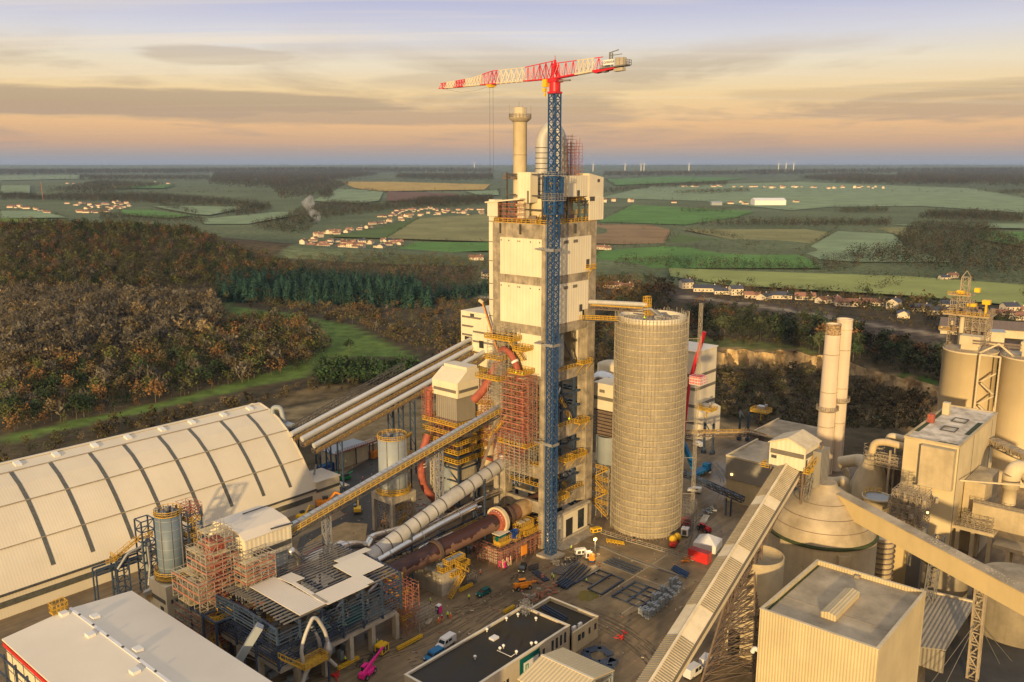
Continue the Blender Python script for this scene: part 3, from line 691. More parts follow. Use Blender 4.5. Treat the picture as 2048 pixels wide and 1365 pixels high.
# netting: a real mesh sheet, partly see-through
m = mat('netting', (.46,.40,.30), .9, var=.3, scale=.4); t_ = m.node_tree; b_ = t_.nodes['Principled BSDF']
tcn = t_.nodes.new('ShaderNodeTexCoord'); n_ = t_.nodes.new('ShaderNodeTexNoise'); n_.inputs['Scale'].default_value = .22; n_.inputs['Detail'].default_value = 5; t_.links.new(tcn.outputs['Object'], n_.inputs['Vector'])
rp_ = ramp(t_, [(.35,(.22,)*3),(.68,(.55,)*3)], n_.outputs[0]); t_.links.new(rp_.outputs[0], b_.inputs['Alpha'])
part(SI, 'netting', 'netting', lambda q: q.lathe(*sc_,[(sr_+1.3,1),(sr_+1.3,SZ-2.4)],64,close=False))
def f(q):
    for i in range(14):
        t = random.uniform(0,6.28); rr = random.uniform(1,8); x, y = sc_[0]+rr*math.cos(t), sc_[1]+rr*math.sin(t)
        q.cbox(x,y,SZ-1.2,random.uniform(.6,2.4),random.uniform(.4,1.5),random.uniform(.5,1.6),random.random()*3)
    for i in range(10):
        t = 2*math.pi*i/10; q.beam((sc_[0]+1.5*math.cos(t),sc_[1]+1.5*math.sin(t),SZ-.2),(sc_[0]+9*math.cos(t),sc_[1]+9*math.sin(t),SZ-.6),.35)
    q.pipe([(sc_[0]-2,sc_[1]+2,SZ+2),(sc_[0]-1,sc_[1],SZ+2.2),(sc_[0]+1,sc_[1]-2,SZ)],.5,10)
part(SI, 'roof_machinery', 'grey_steel', f)
part(SI, 'roof_railing', 'yellow_rail', lambda q: (q.rail([(sc_[0]-3,sc_[1]+.5,SZ),(sc_[0],sc_[1]+2,SZ),(sc_[0]+1,sc_[1]-1,SZ)],1.2,1,.12), q.scaf(sc_[0]-1.8,sc_[0]+.2,sc_[1]+.5,sc_[1]+2.2,SZ-.5,SZ+5,1,1,1.6,.12), q.box(sc_[0]-2,sc_[0]+.4,sc_[1]+.4,sc_[1]+2.4,SZ+2.8,SZ+3.2)))
# bridges from tower to silo
BR = thing('conveyor_bridge', 'yellow railed conveyor bridge with pale tube cover from the tower to the silo top', 'conveyor', (28, -7, 66))
ba, bb = (19.5,1.0,75.4), (sc_[0]-1,sc_[1]+1.5,SZ+3.0)
ba = tuple(pv(1176,604,0.5)); 
part(BR, 'tube_cover', 'duct_grey', lambda q: q.pipe([(ba[0],ba[1],ba[2]),(bb[0],bb[1],bb[2]+.3)],.75,12))
part(BR, 'railing', 'yellow_rail', lambda q: [q.rail([(ba[0]+o,ba[1]-o,ba[2]-1.0),(bb[0]+o,bb[1]-o,bb[2]-.9)],1.3,1.6,.13) for o in (-.9,.9)])
part(BR, 'truss', 'brown_steel', lambda q: q.truss((ba[0],ba[1],ba[2]-1.6),(bb[0],bb[1],bb[2]-1.5),1.6,1.0,1.8,.18))
FB = thing('footbridge', 'lower yellow railed footbridge linking the concrete tower with the scaffolded silo', 'footbridge', (26, -6, 64))
fa = pv(1160,636,0.2); fb2 = (sc_[0]-8.5,sc_[1]+6.5,SZ-1.2)
part(FB, 'deck', 'dark_steel', lambda q: q.beam((fa[0],fa[1]-1,fa[2]-.5),(fb2[0],fb2[1],fb2[2]-.2),1.6,.3))
part(FB, 'railing', 'yellow_rail', lambda q: [q.rail([(fa[0]+o,fa[1]-1-o,fa[2]-.4),(fb2[0]+o,fb2[1]-o,fb2[2]-.1)],1.3,1.3,.13) for o in (-.7,.7)])
# ================================================================ arched storage hall
SU, SV0 = -24.2, 79.7
prof = [(79.7,0),(79.7,6.2),(82.9,11.2),(86.4,15.9),(90.4,20.4),(94.6,24.4),(99.6,27.7),(105.1,30.0),(110.4,31.2)]
full = prof+[(220.8-a, b) for a, b in reversed(prof[:-1])]
SH = thing('storage_hall', 'huge arched storage hall with a pale ribbed roof and dark skylight strips', 'hall', (-110, 110, 0))
part(SH, 'shell', 'shed_roof', lambda q: q.extr(full, 0, -330, SU))
parts(SH, 'roof_seam', 'dusty_steel', (3, 5, 7), lambda q, i: q.beam((-330,full[i][0]-.02,full[i][1]+.06),(SU,full[i][0]-.02,full[i][1]+.06),.5,.16))
part(SH, 'eave_gutter', 'dark_steel', lambda q: q.box(-330,SU+.3,79.2,79.72,6.1,6.6))
part(SH, 'wall_window_band', 'skylight', lambda q: q.box(-330,SU-1.5,79.55,79.69,2.9,4.6))
part(SH, 'gable_trim', 'cream', lambda q: [q.beam((SU+.12,*full[i]),(SU+.12,*full[i+1]),.5,.35) for i in range(1,len(full)-2)])
tops = [g(x,y,30)[0] for x,y in ((495,829.5),(440,842),(379,858.5),(319,873.5),(248.5,890),(182,907.5),(102.5,926.5),(25.5,946.5))]
st = tops+[tops[-1]-14.5*(i+1) for i in range(5)]
def strip(q, u):
    for i in range(1, 7):
        a, b = full[i], full[i+1]
        if i == 1: a = (a[0]*.4+b[0]*.6, a[1]*.4+b[1]*.6)
        q.beam((u, a[0], a[1]), (u, b[0], b[1]), 1.15, .14)
parts(SH, 'skylight_strip', 'skylight', st, strip)
parts(SH, 'roof_vent', 'poly_clear', [x+3 for x in st], lambda q, u: q.beam((u,106.9,30.6),(u,109.3,31.15),1.7,.7))
part(SH, 'ridge_cap', 'cream', lambda q: q.beam((-330,110.4,31.35),(SU,110.4,31.35),1.0,.25))
part(SH, 'door', 'dark_steel', lambda q: q.box(SU+.02,SU+.12,104,110,0,6))
HA = thing('hall_annex', 'low cream annex with dark window band at the right end of the arched hall', 'building', (-22, 84, 0))
part(HA, 'wall', 'cream', lambda q: q.box(-24.0,-14,79.8,90,0,8.5))
part(HA, 'roof', 'white_roof_plain', lambda q: q.box(-24.0,-13.7,79.5,90.3,8.5,8.9))
part(HA, 'window_band', 'skylight', lambda q: q.box(-23.8,-14.2,79.66,79.8,5.0,6.0))
part(HA, 'canopy', 'white_roof', lambda q: q.extr([(-14,4.4),(-9.6,3.6),(-9.6,3.9),(-14,4.9)],1,79.8,88))
part(HA, 'roof_duct', 'galvanised', lambda q: q.beam((-20,86,9),(-19,86,12.5),.5))
FH = thing('dust_filter', 'blue grey dust filter with a looping pipe at the hall gable', 'filter', (-22, 98, 0))
part(FH, 'casing', 'blue_steel', lambda q: (q.box(-23.5,-19.5,96,100.5,14,24)))
part(FH, 'hopper', 'tank_grey', lambda q: q.box(-23.2,-19.8,96.3,100.2,24,25.5))
part(FH, 'pipe', 'tank_grey', lambda q: q.pipe([(-22.5,99,12),(-24.5,102.5,24),(-24,103,31),(-22,101,31),(-21.5,99.5,24)],.85,12,bend=3))
parts(FH, 'leg', 'blue_steel', ((-23.2,96.4),(-19.8,96.4),(-23.2,100.2),(-19.8,100.2)), lambda q, p: q.beam((*p,0),(*p,14),.5))
# ================================================================ white roofed warehouse bottom left
WH = thing('warehouse', 'broad white low pitched roof with five square skylights in the near left corner', 'warehouse', (-122, 10, 0))
e0 = g(265,1183,15); rd = g(138,1217,16.2); e1 = (2*rd[0]-e0[0], rd[1], 15.0)
uR, uM = e0[0], rd[0]; uL = 2*uM-uR; vT = (e0[1]+rd[1])/2; vB = -62
part(WH, 'wall', 'cream_panel', lambda q: q.extr([(uL+.5,0),(uR-.5,0),(uR-.5,14.6),(uM,15.8),(uL+.5,14.6)],1,vB,vT-.4))
part(WH, 'roof', 'white_roof_plain' if 'white_roof_plain' in MATS else 'white_roof', lambda q: (q.extr([(uL,14.7),(uM,15.95),(uM,16.3),(uL,15.05)],1,vB-.3,vT), q.extr([(uM,15.95),(uR,14.7),(uR,15.05),(uM,16.3)],1,vB-.3,vT)))
part(WH, 'ridge_cap', 'white_paint', lambda q: q.box(uM-.35,uM+.35,vB-.3,vT,16.28,16.5))
def rz_(u): return 16.3-abs(u-uM)*1.25/(uR-uM)
def sky_(q, p):
    u, v, _ = g(p[0], p[1], 16); z = rz_(u); q.cbox(u,v,z-.1,1.6,1.9,.75)
parts(WH, 'skylight', 'poly_clear', ((128,1231),(190,1237),(181,1273),(276,1303),(270,1346)), sky_)
def bolt(q, p):
    u, v, _ = g(p[0], p[1], 16.4); q.cbox(uM,v,16.45,.4,.5,.3)
parts(WH, 'ridge_bracket', 'dark_steel', ((160,1231),(186,1252),(214,1274),(243,1297),(273,1321),(306,1347)), bolt)
part(WH, 'red_trim', 'red_paint', lambda q: q.box(uL-.12,uL+.1,vB,vT-.6,13.6,14.5))
part(WH, 'steel_frame', 'blue_steel', lambda q: ([q.beam((uL-1.2,v,0),(uL-1.2,v,13.5),.4) for v in range(int(vB)+2,int(vT),6)], [q.beam((uL-1.2,vB,z),(uL-1.2,vT,z),.35) for z in (4,8,12.5)]))
part(WH, 'roof_cage', 'yellow_rail', lambda q: (q.rail([(uM-3.6,vT-.3,16.1),(uM-.4,vT-.3,16.3),(uM-.4,vT+2.2,16.3),(uM-3.6,vT+2.2,16.1)],2.2,.9,.13,close=True), q.box(uM-3.6,uM-.4,vT,vT+2.2,15.9,16.1), q.beam((uM-2,vT+2,0),(uM-2,vT+2,16),.3)))
# ================================================================ steel framed process building
FR = thing('steel_frame_building', 'open blue steel framed building with half laid pale roof sheets, on concrete columns', 'building', (-79, 6, 0))
u0, u1, v0, v1 = -97.0, -61.5, -4.5, 19.5; ZR = 17.2; UR = -79.0; ZP = 18.7
def zr(v): return ZR+(v-v0)*.06 if v < 8 else ZR+(8-v0)*.06-(v-8)*.06
parts(FR, 'concrete_column', 'concrete_light', ((-63,-4.3),(-70.6,-4.3),(-77.2,-4.3),(-84.5,-4.3),(-92,-4.3),(-96,4),(-96,12),(-63,6),(-63,16)), lambda q, p: q.box(p[0]-.55,p[0]+.55,p[1]-.3,p[1]+1.2,0,6.6))
part(FR, 'concrete_beam', 'concrete_light', lambda q: (q.box(u0+.5,u1-1.2,v0+.3,v0+1.1,6.2,7.2), q.box(u0+.5,u0+1.5,v0+1.1,v1,6.2,7.2)))
part(FR, 'concrete_deck', 'concrete', lambda q: q.box(u0+1.5,u1-2,v0+1.1,v1,6.6,7.15))
def f(q):
    us = [u0+(u1-u0)*i/6 for i in range(7)]
    for u in us:
        for v in (v0+.1,4,12,v1): q.beam((u,v,7.2),(u,v,zr(v)-.3),.42)
        q.truss((u,v0,zr(v0)-.7),(u,8,zr(8)-.7),.25,.9,1.8,.2); q.truss((u,8,zr(8)-.7),(u,v1,zr(v1)-.7),.25,.9,1.8,.2)
    for z in (9.5,11.8,14.2):
        for v in (v0+.1,v1): q.beam((u0,v,z),(u1,v,z),.3)
        for u in (u0,u1): q.beam((u,v0,z),(u,v1,z),.3)
    for i in range(0,6,2):
        q.beam((us[i],v0+.1,7.2),(us[i+1],v0+.1,14.2),.2); q.beam((us[i+1],v0+.1,7.2),(us[i],v0+.1,14.2),.2)
    for z in (8.2,9.0,10.3,11.1,12.6,13.4,15.0,15.8): q.beam((u0,v0-.15,z),(u1,v0-.15,z),.16,.22); q.beam((u0-.15,v0,z),(u0-.15,v1,z),.16,.22)
part(FR, 'steel_frame', 'blue_steel', f)
def f(q):
    v = v0+.4
    while v < v1+6: q.beam((u0+2,v,zr(min(v,v1))+.1),(u1-.5,v,zr(min(v,v1))+.1),.22,.3); v += 1.25
part(FR, 'purlins', 'grey_steel', f)
def sheet(q, pts):
    for b in pts: q.add([(b[0],b[2],zr(b[2])+.75),(b[1],b[2],zr(b[2])+.75),(b[1],b[3],zr(b[3])+.75),(b[0],b[3],zr(b[3])+.75),(b[0],b[2],zr(b[2])+.87),(b[1],b[2],zr(b[2])+.87),(b[1],b[3],zr(b[3])+.87),(b[0],b[3],zr(b[3])+.87)],[(3,2,1,0),(4,5,6,7),(0,1,5,4),(1,2,6,5),(2,3,7,6),(3,0,4,7)])
def gv_(x,y): a = g(x,y,17.6); return a
pa, pb, pc, pd = gv_(498,1179), gv_(583,1152), gv_(637,1197), gv_(560,1233)
part(FR, 'roof_sheet', 'white_roof', lambda q: sheet(q, [(pa[0],pb[0]-3.8,v0-.2,pa[1]),(pb[0]-3.8,pc[0],v0-.2,7.9),(pb[0]-3.8,pb[0],7.9,pb[1])] if pb[1] > 8 else [(pa[0],pc[0],v0-.2,pa[1])]))
p1, p2, p3, p4, p5, p6 = gv_(731,1103), gv_(793,1147), gv_(751,1168), gv_(765,1183), gv_(688,1125), gv_(665,1140)
def f(q):
    sheet(q, [(p3[0],p2[0],-.5,8),(p3[0],p1[0],8,min(p1[1],v1)),(p6[0],p3[0],v0-.2,8)])
part(FR, 'roof_sheet', 'white_roof_plain', f)
q4 = gv_(676,1223)
part(FR, 'roof_sheet', 'white_roof', lambda q: sheet(q, [(q4[0],p6[0]-.05,v0-.9,.5)]))
def f(q):
    for i in range(60):
        u = random.uniform(u0+3,u1-3); v = random.uniform(v0+2,v1-2); z = random.choice((7.2,7.2,10.4,12.5))
        q.cbox(u,v,z,random.uniform(.6,3),random.uniform(.5,2),random.uniform(.5,2.6),random.choice((0,0,.4)))
part(FR, 'machinery', 'dark_steel', f)
def f(q):
    for i in range(9):
        u = u0+4+i*3.2; v = random.uniform(0,14); q.pipe([(u,v,8),(u,v,12),(u+4,v+1,12.5)],.35,8,bend=1)
    q.pipe([(-88,-3.5,15),(-86.5,-4.6,10),(-86,-5,6)],.5,10)
part(FR, 'pipework', 'galvanised', f)
part(FR, 'machine_hall', 'teal_paint', lambda q: (q.box(-82,-70,-1,3,7.2,9.6), q.box(-75,-66,9,13,7.2,11)))
part(FR, 'railing', 'yellow_rail', lambda q: ([q.rail([(u,8,10.4),(u+5,8,10.4),(u+5,12,10.4)],1.2,1.2,.13) for u in (-94,-86,-78,-70)], q.rail([(u0+1,v0+2,7.2),(u0+1,v1,7.2)],1.2,1.5,.12), q.stairs((-92,5,7.2),(-92,9,11),1)))
part(FR, 'ground_equipment', 'tank_grey', lambda q: [q.cbox(random.uniform(-94,-64),random.uniform(-2,12),0,random.uniform(.8,2.6),random.uniform(.8,2),random.uniform(.8,2.6),0) for _ in range(40)])
part(FR, 'east_platform', 'yellow_rail', lambda q: ([(q.rail([(-60.8,v,z),(-57.6,v,z),(-57.6,v+4,z),(-60.8,v+4,z)],1.2,1.1,.13,close=True)) for v,z in ((-1,13),(-3,9.5),(-2,6),(-4,3.5))], q.stairs((-59,-3,1),(-59,2,6),1), q.stairs((-58,2,6),(-58,-3,10),1)))
part(FR, 'east_scaffold', 'scaffold_red', lambda q: q.scaf(-61,-56.5,-5.5,4,0,12,2,2,2,.1))
part(FR, 'low_scaffold', 'scaffold_grey', lambda q: q.scaf(-57,-51,-6,-2,0,3.5,1.5,1.5,1.7,.09))
part(FR, 'roof_elbow', 'silver', lambda q: q.pipe([pv(597,1128,17),tuple(np.add(pv(597,1128,17),(0,0,2.0))),tuple(np.add(pv(587,1108,17),(-.6,0,1.2))),pv(583,1107,17)],.95,14,bend=1.6))
part(FR, 'elbow_stage', 'scaffold_red', lambda q: q.box(*(lambda p:(p[0]-2,p[0]+2,16,18.6,p[2]-1.3,p[2]-.9))(pv(597,1128,17))))
part(FR, 'low_roof', 'white_roof', lambda q: q.prism([g(606,1116,13),g(662,1085,13),g(668,1102,13),g(628,1122,13)],12.6,13))
# cyclone with bent pipe at the front corner
CY2 = thing('dust_cyclone', 'white bent pipe with a diamond shaped hopper in front of the steel framed building', 'cyclone', (-86, -6.4, 0))
vc = -6.6
def Q(x,y): return pv(x,y,vc)
part(CY2, 'pipe', 'duct_grey', lambda q: q.pipe([Q(606,1326),Q(602,1300),Q(611,1268),Q(625,1236),Q(634,1237),Q(650,1262),Q(655,1282)],.42,10,bend=1.2))
hq = Q(655,1282)
part(CY2, 'hopper', 'galvanised', lambda q: q.lathe(hq[0],hq[1],[(.4,hq[2]),(1.35,hq[2]-1.7),(1.35,hq[2]-2.8),(.45,hq[2]-4.6)],4))
part(CY2, 'outlet', 'duct_grey', lambda q: q.pipe([(hq[0],hq[1],hq[2]-4.4),Q(672,1332)],.42,10))
part(CY2, 'platform', 'yellow_rail', lambda q: (lambda p: (q.box(p[0]-3,p[0]+3.4,vc-2.2,vc+.8,p[2]-.3,p[2]-.1), q.rail([(p[0]-3,vc-2.2,p[2]),(p[0]+3.4,vc-2.2,p[2]),(p[0]+3.4,vc+.8,p[2]),(p[0]-3,vc+.8,p[2])],1.2,.9,.14,close=True), q.stairs((p[0]-3,vc-1,p[2]),(p[0]-8,vc-.5,p[2]+4.5),1)))(Q(620,1322)))
part(CY2, 'lower_pipe', 'duct_grey', lambda q: q.pipe([Q(622,1328),Q(610,1350),Q(603,1375)],.5,10))
parts(CY2, 'leg', 'blue_steel', ((-92,-6.5),(-85.5,-6.5)), lambda q, p: q.beam((*p,0),(*p,5),.35))
CH = thing('transfer_chute', 'sloping blue grey box chute against the steel framed building', 'chute', (-106, 6, 0))
c0, c1 = pu(520,1252,-99.5), pu(478,1325,-103)
part(CH, 'casing', 'tank_grey', lambda q: q.beam(c0,(c1[0]-.5,c1[1],c1[2]),1.9,1.6))
parts(CH, 'leg', 'blue_steel', (.25,.75), lambda q, t: q.beam(tuple(Vector(c0).lerp(Vector(c1),t)),(*tuple(Vector(c0).lerp(Vector(c1),t))[:2],0),.35))
SP = thing('stair_portal', 'open blue steel portal frame with a yellow zigzag stair beside the white roof', 'stair', (-103, 27, 0))
sfa = g(398,1222,13); ua, va = sfa[0], sfa[1]
def f(q):
    for x in (ua-1,ua+5.5):
        for y in (va-9,va-3.5,va+2): q.beam((x,y,0),(x,y,13.5),.4)
        q.beam((x,va-9,13.5),(x,va+2,13.5),.4)
    for y in (va-9,va-3.5,va+2): q.beam((ua-1,y,13.5),(ua+5.5,y,13.5),.4)
part(SP, 'frame', 'blue_steel', f)
parts(SP, 'flight', 'yellow_rail', (((ua+1,va-3,4),(ua+1,va+1,9)),((ua+3,va+1,9),(ua+3,va-4,13)),((ua+1,va-3,7),(ua+1,va-10,1))), lambda q, a: q.stairs(*a, 1.2))
part(SP, 'landing', 'yellow_rail', lambda q: (q.rail([(ua,va,9),(ua+4,va,9),(ua+4,va-2,9)],1.2,.8,.14), q.rail([(ua,va-6,12),(ua+5,va-6,12),(ua+5,va,12),(ua,va,12)],1.2,.8,.14,close=True), q.box(ua,ua+5,va-6,va,11.7,11.9)))
part(SP, 'pipe_cluster', 'galvanised', lambda q: [q.pipe([(ua+2+i*.5,va-10,3+i*.3),(ua+5+i,va-10,3+i*.3),(ua+7+i,va-14,2+i*.3)],.14,6,bend=1) for i in range(6)])
# ================================================================ red scaffold cluster
RS = thing('red_scaffold', 'big irregular mass of red scaffolding around a duct, left of the steel framed building', 'scaffold', (-95, 25, 0))
ra = g(455,1240,0)
rb = (-97,-83.5,24,36)
def f(q):
    q.scaf(-101,-91,20,32,0,20,2,2.2,2,.12,skip=.1); q.scaf(-98.5,-90,20.5,29,20,26,2,2,2,.12,skip=.1); q.scaf(-97,-91,21,26,26,31,1.8,1.8,2,.11,over=2.5); q.scaf(-92,-84,14.5,19.4,11,24,2,2,2,.11)
part(RS, 'tubing', 'scaffold_grey', lambda q: (f(q)))
def f(q):
    q.decks(-101,-91,20,32,0,20,2,2.1,.4); q.decks(-98.5,-90,20.5,29,20,26,2,2,.45); q.decks(-97,-91,21,26,26,31,2,1.8,.6); q.decks(-92,-84,14.5,19.4,11,24,2,2,.4)
part(RS, 'deck', 'scaffold_board', f)
def f(q):
    for (a,b,c,d,z0,z1) in ((-101,-91,20,32,2,20),(-98.5,-90,20.5,29,22,26),(-97,-91,21,26,28,31),(-92,-84,14.5,19.4,13,24)):
        z = z0
        while z <= z1:
            if random.random() < .85: q.beam((a,c,z+.2),(b,c,z+.2),.12,.35); q.beam((a,c,z+.2),(a,d,z+.2),.12,.35); q.beam((a,c,z+1.1),(b,c,z+1.1),.14); q.beam((b,c,z+.2),(b,d,z+.2),.12,.35)
            z += 2
part(RS, 'toe_board', 'scaffold_red', f)
part(RS, 'duct', 'red_duct', lambda q: (q.box(-96,-92.5,22,25.5,2,29), q.box(-92.3,-89.5,23,26,6,15)))
# ================================================================ white conveyor head building
HB = thing('conveyor_house', 'white building with a dark window band at the foot of the long conveyor', 'building', (-80, 27, 0))
ha = pv(582,1051,20.0); hb = pv(430,1055,26) ; ul, ur = -92.5, ha[0]; za = ha[2]
hz0 = pv(582,1096,20.0)[2]
part(HB, 'wall', 'cream_panel_u', lambda q: q.extr([(20.0,hz0),(36,hz0),(36,za-1.0),(33.5,za+1.2),(28,za+2.0),(22.5,za+1.2),(20.0,za)],0,ul+4,ur))
part(HB, 'roof', 'white_roof', lambda q: q.extr([(19.8,za+.02),(22.4,za+1.3),(28,za+2.1),(33.6,za+1.3),(33.6,za+1.6),(28,za+2.45),(22.3,za+1.65),(19.7,za+.3)],0,ul+3.8,ur+.2))
part(HB, 'window_band', 'skylight', lambda q: q.box(ul+6,ur-.2,19.86,19.98,hz0+1.3,hz0+2.5))
part(HB, 'lower_wall', 'tank_grey', lambda q: q.box(ul+5,ur-1,20.6,35,0,hz0))
part(HB, 'roof_beam', 'dark_steel', lambda q: (q.beam((ur-6,19.7,za+1.1),(ur+.3,19.7,za+.6),.3), q.beam((ul+10,30,za+2.5),(ur,30,za+2.5),.25)))
part(HB, 'low_roof', 'white_roof', lambda q: q.box(ur-3,ur+8,10,17.5,12.4,12.8))
# long conveyor from there to the tower
CB = thing('inclined_conveyor', 'long straight grey conveyor with yellow railing climbing to the concrete tower', 'conveyor', (-40, 20, 0))
ca0 = Vector((ur-1, 23.5, pv(588,1062,23.5)[2])); cb0 = Vector(pv(1006,816,14.6))
mid_ = Vector(pv(982,834,15.2))
dC = (cb0-ca0).normalized(); nC = dC.cross(Vector((0,0,1))).normalized()
part(CB, 'gallery_roof', 'galvanised', lambda q: (q.beam(ca0+Vector((0,0,.9)),cb0+Vector((0,0,.9)),1.5,1.1)))
part(CB, 'truss', 'dark_steel', lambda q: q.truss(ca0+Vector((0,0,-.6)),cb0+Vector((0,0,-.6)),2.9,1.3,2.4,.22))
part(CB, 'walkway', 'dusty_steel', lambda q: q.beam(ca0+nC*1.2+Vector((0,0,-.1)),cb0+nC*1.2+Vector((0,0,-.1)),1.0,.15))
part(CB, 'railing', 'yellow_rail', lambda q: q.rail([ca0+nC*1.7+Vector((0,0,.0)),cb0+nC*1.7+Vector((0,0,.0))],1.25,1.7,.15))
part(CB, 'cross_rib', 'grey_steel', lambda q: [q.beam(ca0.lerp(cb0,i/44)+nC*.8+Vector((0,0,1.48)),ca0.lerp(cb0,i/44)-nC*.8+Vector((0,0,1.48)),.12) for i in range(45)])
def post(q, x):
    t = (x-590)/(1010-590); p = ca0.lerp(cb0, t)+Vector((0,0,-1.3)); q.truss((p.x,p.y,0),(p.x,p.y,p.z),1.6,1.6,2.6,.32)
parts(CB, 'support_tower', 'galvanised', (664,872), post)
# ================================================================ silos on the left
def silo_legs(name, label, c, r, z0, z1, colr, legs, zt_):
    t = thing(name, label, 'silo', (*c, 0))
    part(t, 'body', colr, lambda q: q.lathe(*c,[(.8,z0-3.5),(r,z0),(r,z1),(r-.15,z1),(r-.15,z1-.5),(0.01,z1-.2)],36,close=False))
    n = 18; rr = r+.9
    def f(q):
        for z, R1 in ((z1,r+.1),(z0+.3,r+1.0)):
            pts = [(c[0]+R1*math.cos(2*math.pi*i/n),c[1]+R1*math.sin(2*math.pi*i/n),z) for i in range(n)]; q.rail(pts,1.25,1,.13,close=True)
    part(t, 'railing', 'yellow_rail', f)
    part(t, 'ring_deck', 'yellow_rail', lambda q: q.lathe(*c,[(r,z0-.3),(r+1.2,z0-.3),(r+1.2,z0),(r,z0)],36,close=False))
    part(t, 'top_gear', 'grey_steel', lambda q: [q.cbox(c[0]+random.uniform(-.6,.6)*r,c[1]+random.uniform(-.6,.6)*r,z1-.3,random.uniform(.5,1.5),random.uniform(.4,1),random.uniform(.6,2),random.random()) for _ in range(12)])
    part(t, 'standpipe', 'galvanised', lambda q: [q.beam((c[0]+(r+.12)*math.cos(a),c[1]+(r+.12)*math.sin(a),z0),(c[0]+(r+.12)*math.cos(a),c[1]+(r+.12)*math.sin(a),z1),w) for a,w in ((-1.9,.12),(3.6,.25),(5.2,.18))])
    part(t, 'seam', 'tank_grey', lambda q: [q.lathe(*c,[(r,z),(r+.04,z+.06),(r,z+.12)],36,close=False) for z in np.arange(z0+2.5,z1,2.5)])
    return t
ac = (-19.2, 45.6); ar = 4.5; az = zt(ac[0]-2.5,ac[1]-2.5,882)
SA = silo_legs('steel_silo','pale grey steel silo standing on a white concrete leg frame, behind the long conveyor',ac,ar,13.6,az,'tank_grey',0,0)
parts(SA,'concrete_leg','concrete_light',((-4.4,-4.4),(4.4,-4.4),(-4.4,4.4),(4.4,4.4)),lambda q,p: q.box(ac[0]+p[0]-.55,ac[0]+p[0]+.55,ac[1]+p[1]-.55,ac[1]+p[1]+.55,0,12.2))
part(SA,'ring_beam','concrete_light',lambda q: (q.box(ac[0]-5,ac[0]+5,ac[1]-5,ac[1]-4,11,13.2), q.box(ac[0]-5,ac[0]+5,ac[1]+4,ac[1]+5,11,13.2), q.box(ac[0]-5,ac[0]-4,ac[1]-4,ac[1]+4,11,13.2), q.box(ac[0]+4,ac[0]+5,ac[1]-4,ac[1]+4,11,13.2)))
part(SA,'under_scaffold','scaffold_grey',lambda q: q.scaf(ac[0]-3.5,ac[0]+3.5,ac[1]-3.5,ac[1]+3.5,0,10,1.8,1.8,2,.1))
part(SA,'under_rail','yellow_rail',lambda q: (q.stairs((ac[0]-3,ac[1]-3,1),(ac[0]+3,ac[1]-3,6),1), q.rail([(ac[0]-3,ac[1]-3.6,8),(ac[0]+3,ac[1]-3.6,8)],1.2,1,.13)))
bc = (-93.6, 46.2); br_ = 3.25; bz0 = 12.6; bz1 = zt(bc[0]-2,bc[1]-2,1036)
SB = silo_legs('blue_silo','blue grey steel silo on a cream base house beside the arched hall',bc,br_,bz0,bz1,'blue_silo_paint' if 'blue_silo_paint' in MATS else 'tank_grey',0,0)
part(SB,'base_house','cream_panel',lambda q: q.box(bc[0]-4.3,bc[0]+4.3,bc[1]-4.3,bc[1]+4.3,0,11.6))
part(SB,'base_window','skylight',lambda q: (q.box(bc[0]-3.2,bc[0]+3.6,bc[1]-4.42,bc[1]-4.3,6.8,7.8), q.box(bc[0]-4.42,bc[0]-4.3,bc[1]-3.6,bc[1]+3.6,6.8,7.8)))
part(SB,'base_opening','dark_steel',lambda q: (q.box(bc[0]-4.44,bc[0]-4.3,bc[1]-2.4,bc[1]-1,3,5.6), q.box(bc[0]+1,bc[0]+2.2,bc[1]-4.44,bc[1]-4.3,8.8,9.6)))
LT = thing('stair_tower', 'dark blue lattice stair tower with yellow landings joined to the blue silo', 'stair tower', (-87, 47, 0))
def f(q):
    x0,x1,y0,y1 = -90.2,-86.4,43,48.5
    for x in (x0,x1):
        for y in (y0,y1): q.beam((x,y,0),(x,y,bz1+.5),.32)
    for z in np.arange(3,bz1+1,3.1):
        q.beam((x0,y0,z),(x1,y0,z),.22); q.beam((x0,y1,z),(x1,y1,z),.22); q.beam((x0,y0,z),(x0,y1,z),.22); q.beam((x1,y0,z),(x1,y1,z),.22)
        q.beam((x0,y0,z-3),(x1,y0,z),.14); q.beam((x1,y0,z-3),(x1,y1,z),.14); q.beam((x0,y0,z),(x0,y1,z-3),.14)
part(LT, 'frame', 'blue_steel', f)
part(LT, 'landing', 'yellow_rail', lambda q: [(q.rail([(-90,43,z),(-86.6,43,z),(-86.6,48.3,z),(-90,48.3,z)],1.2,1.2,.13,close=True), q.box(-90,-88.6,43,48,z-.15,z), q.stairs((-87.5,43.5,z-3),(-87.5,48,z),.8)) for z in np.arange(9,bz1+1,4.2)])
part(LT, 'top_scaffold', 'scaffold_red', lambda q: q.scaf(-90.2,-86,43,48.5,bz1-2.5,bz1+.6,1.3,1.6,1.5,.1))
DL = thing('crusher_tower', 'dark blue lattice frame with sloping ducts in front of the arched hall', 'structure', (-99, 60, 0))
da = g(222,1140,8)
dx, dy = g(262,1160,6)[0], g(262,1160,6)[1]
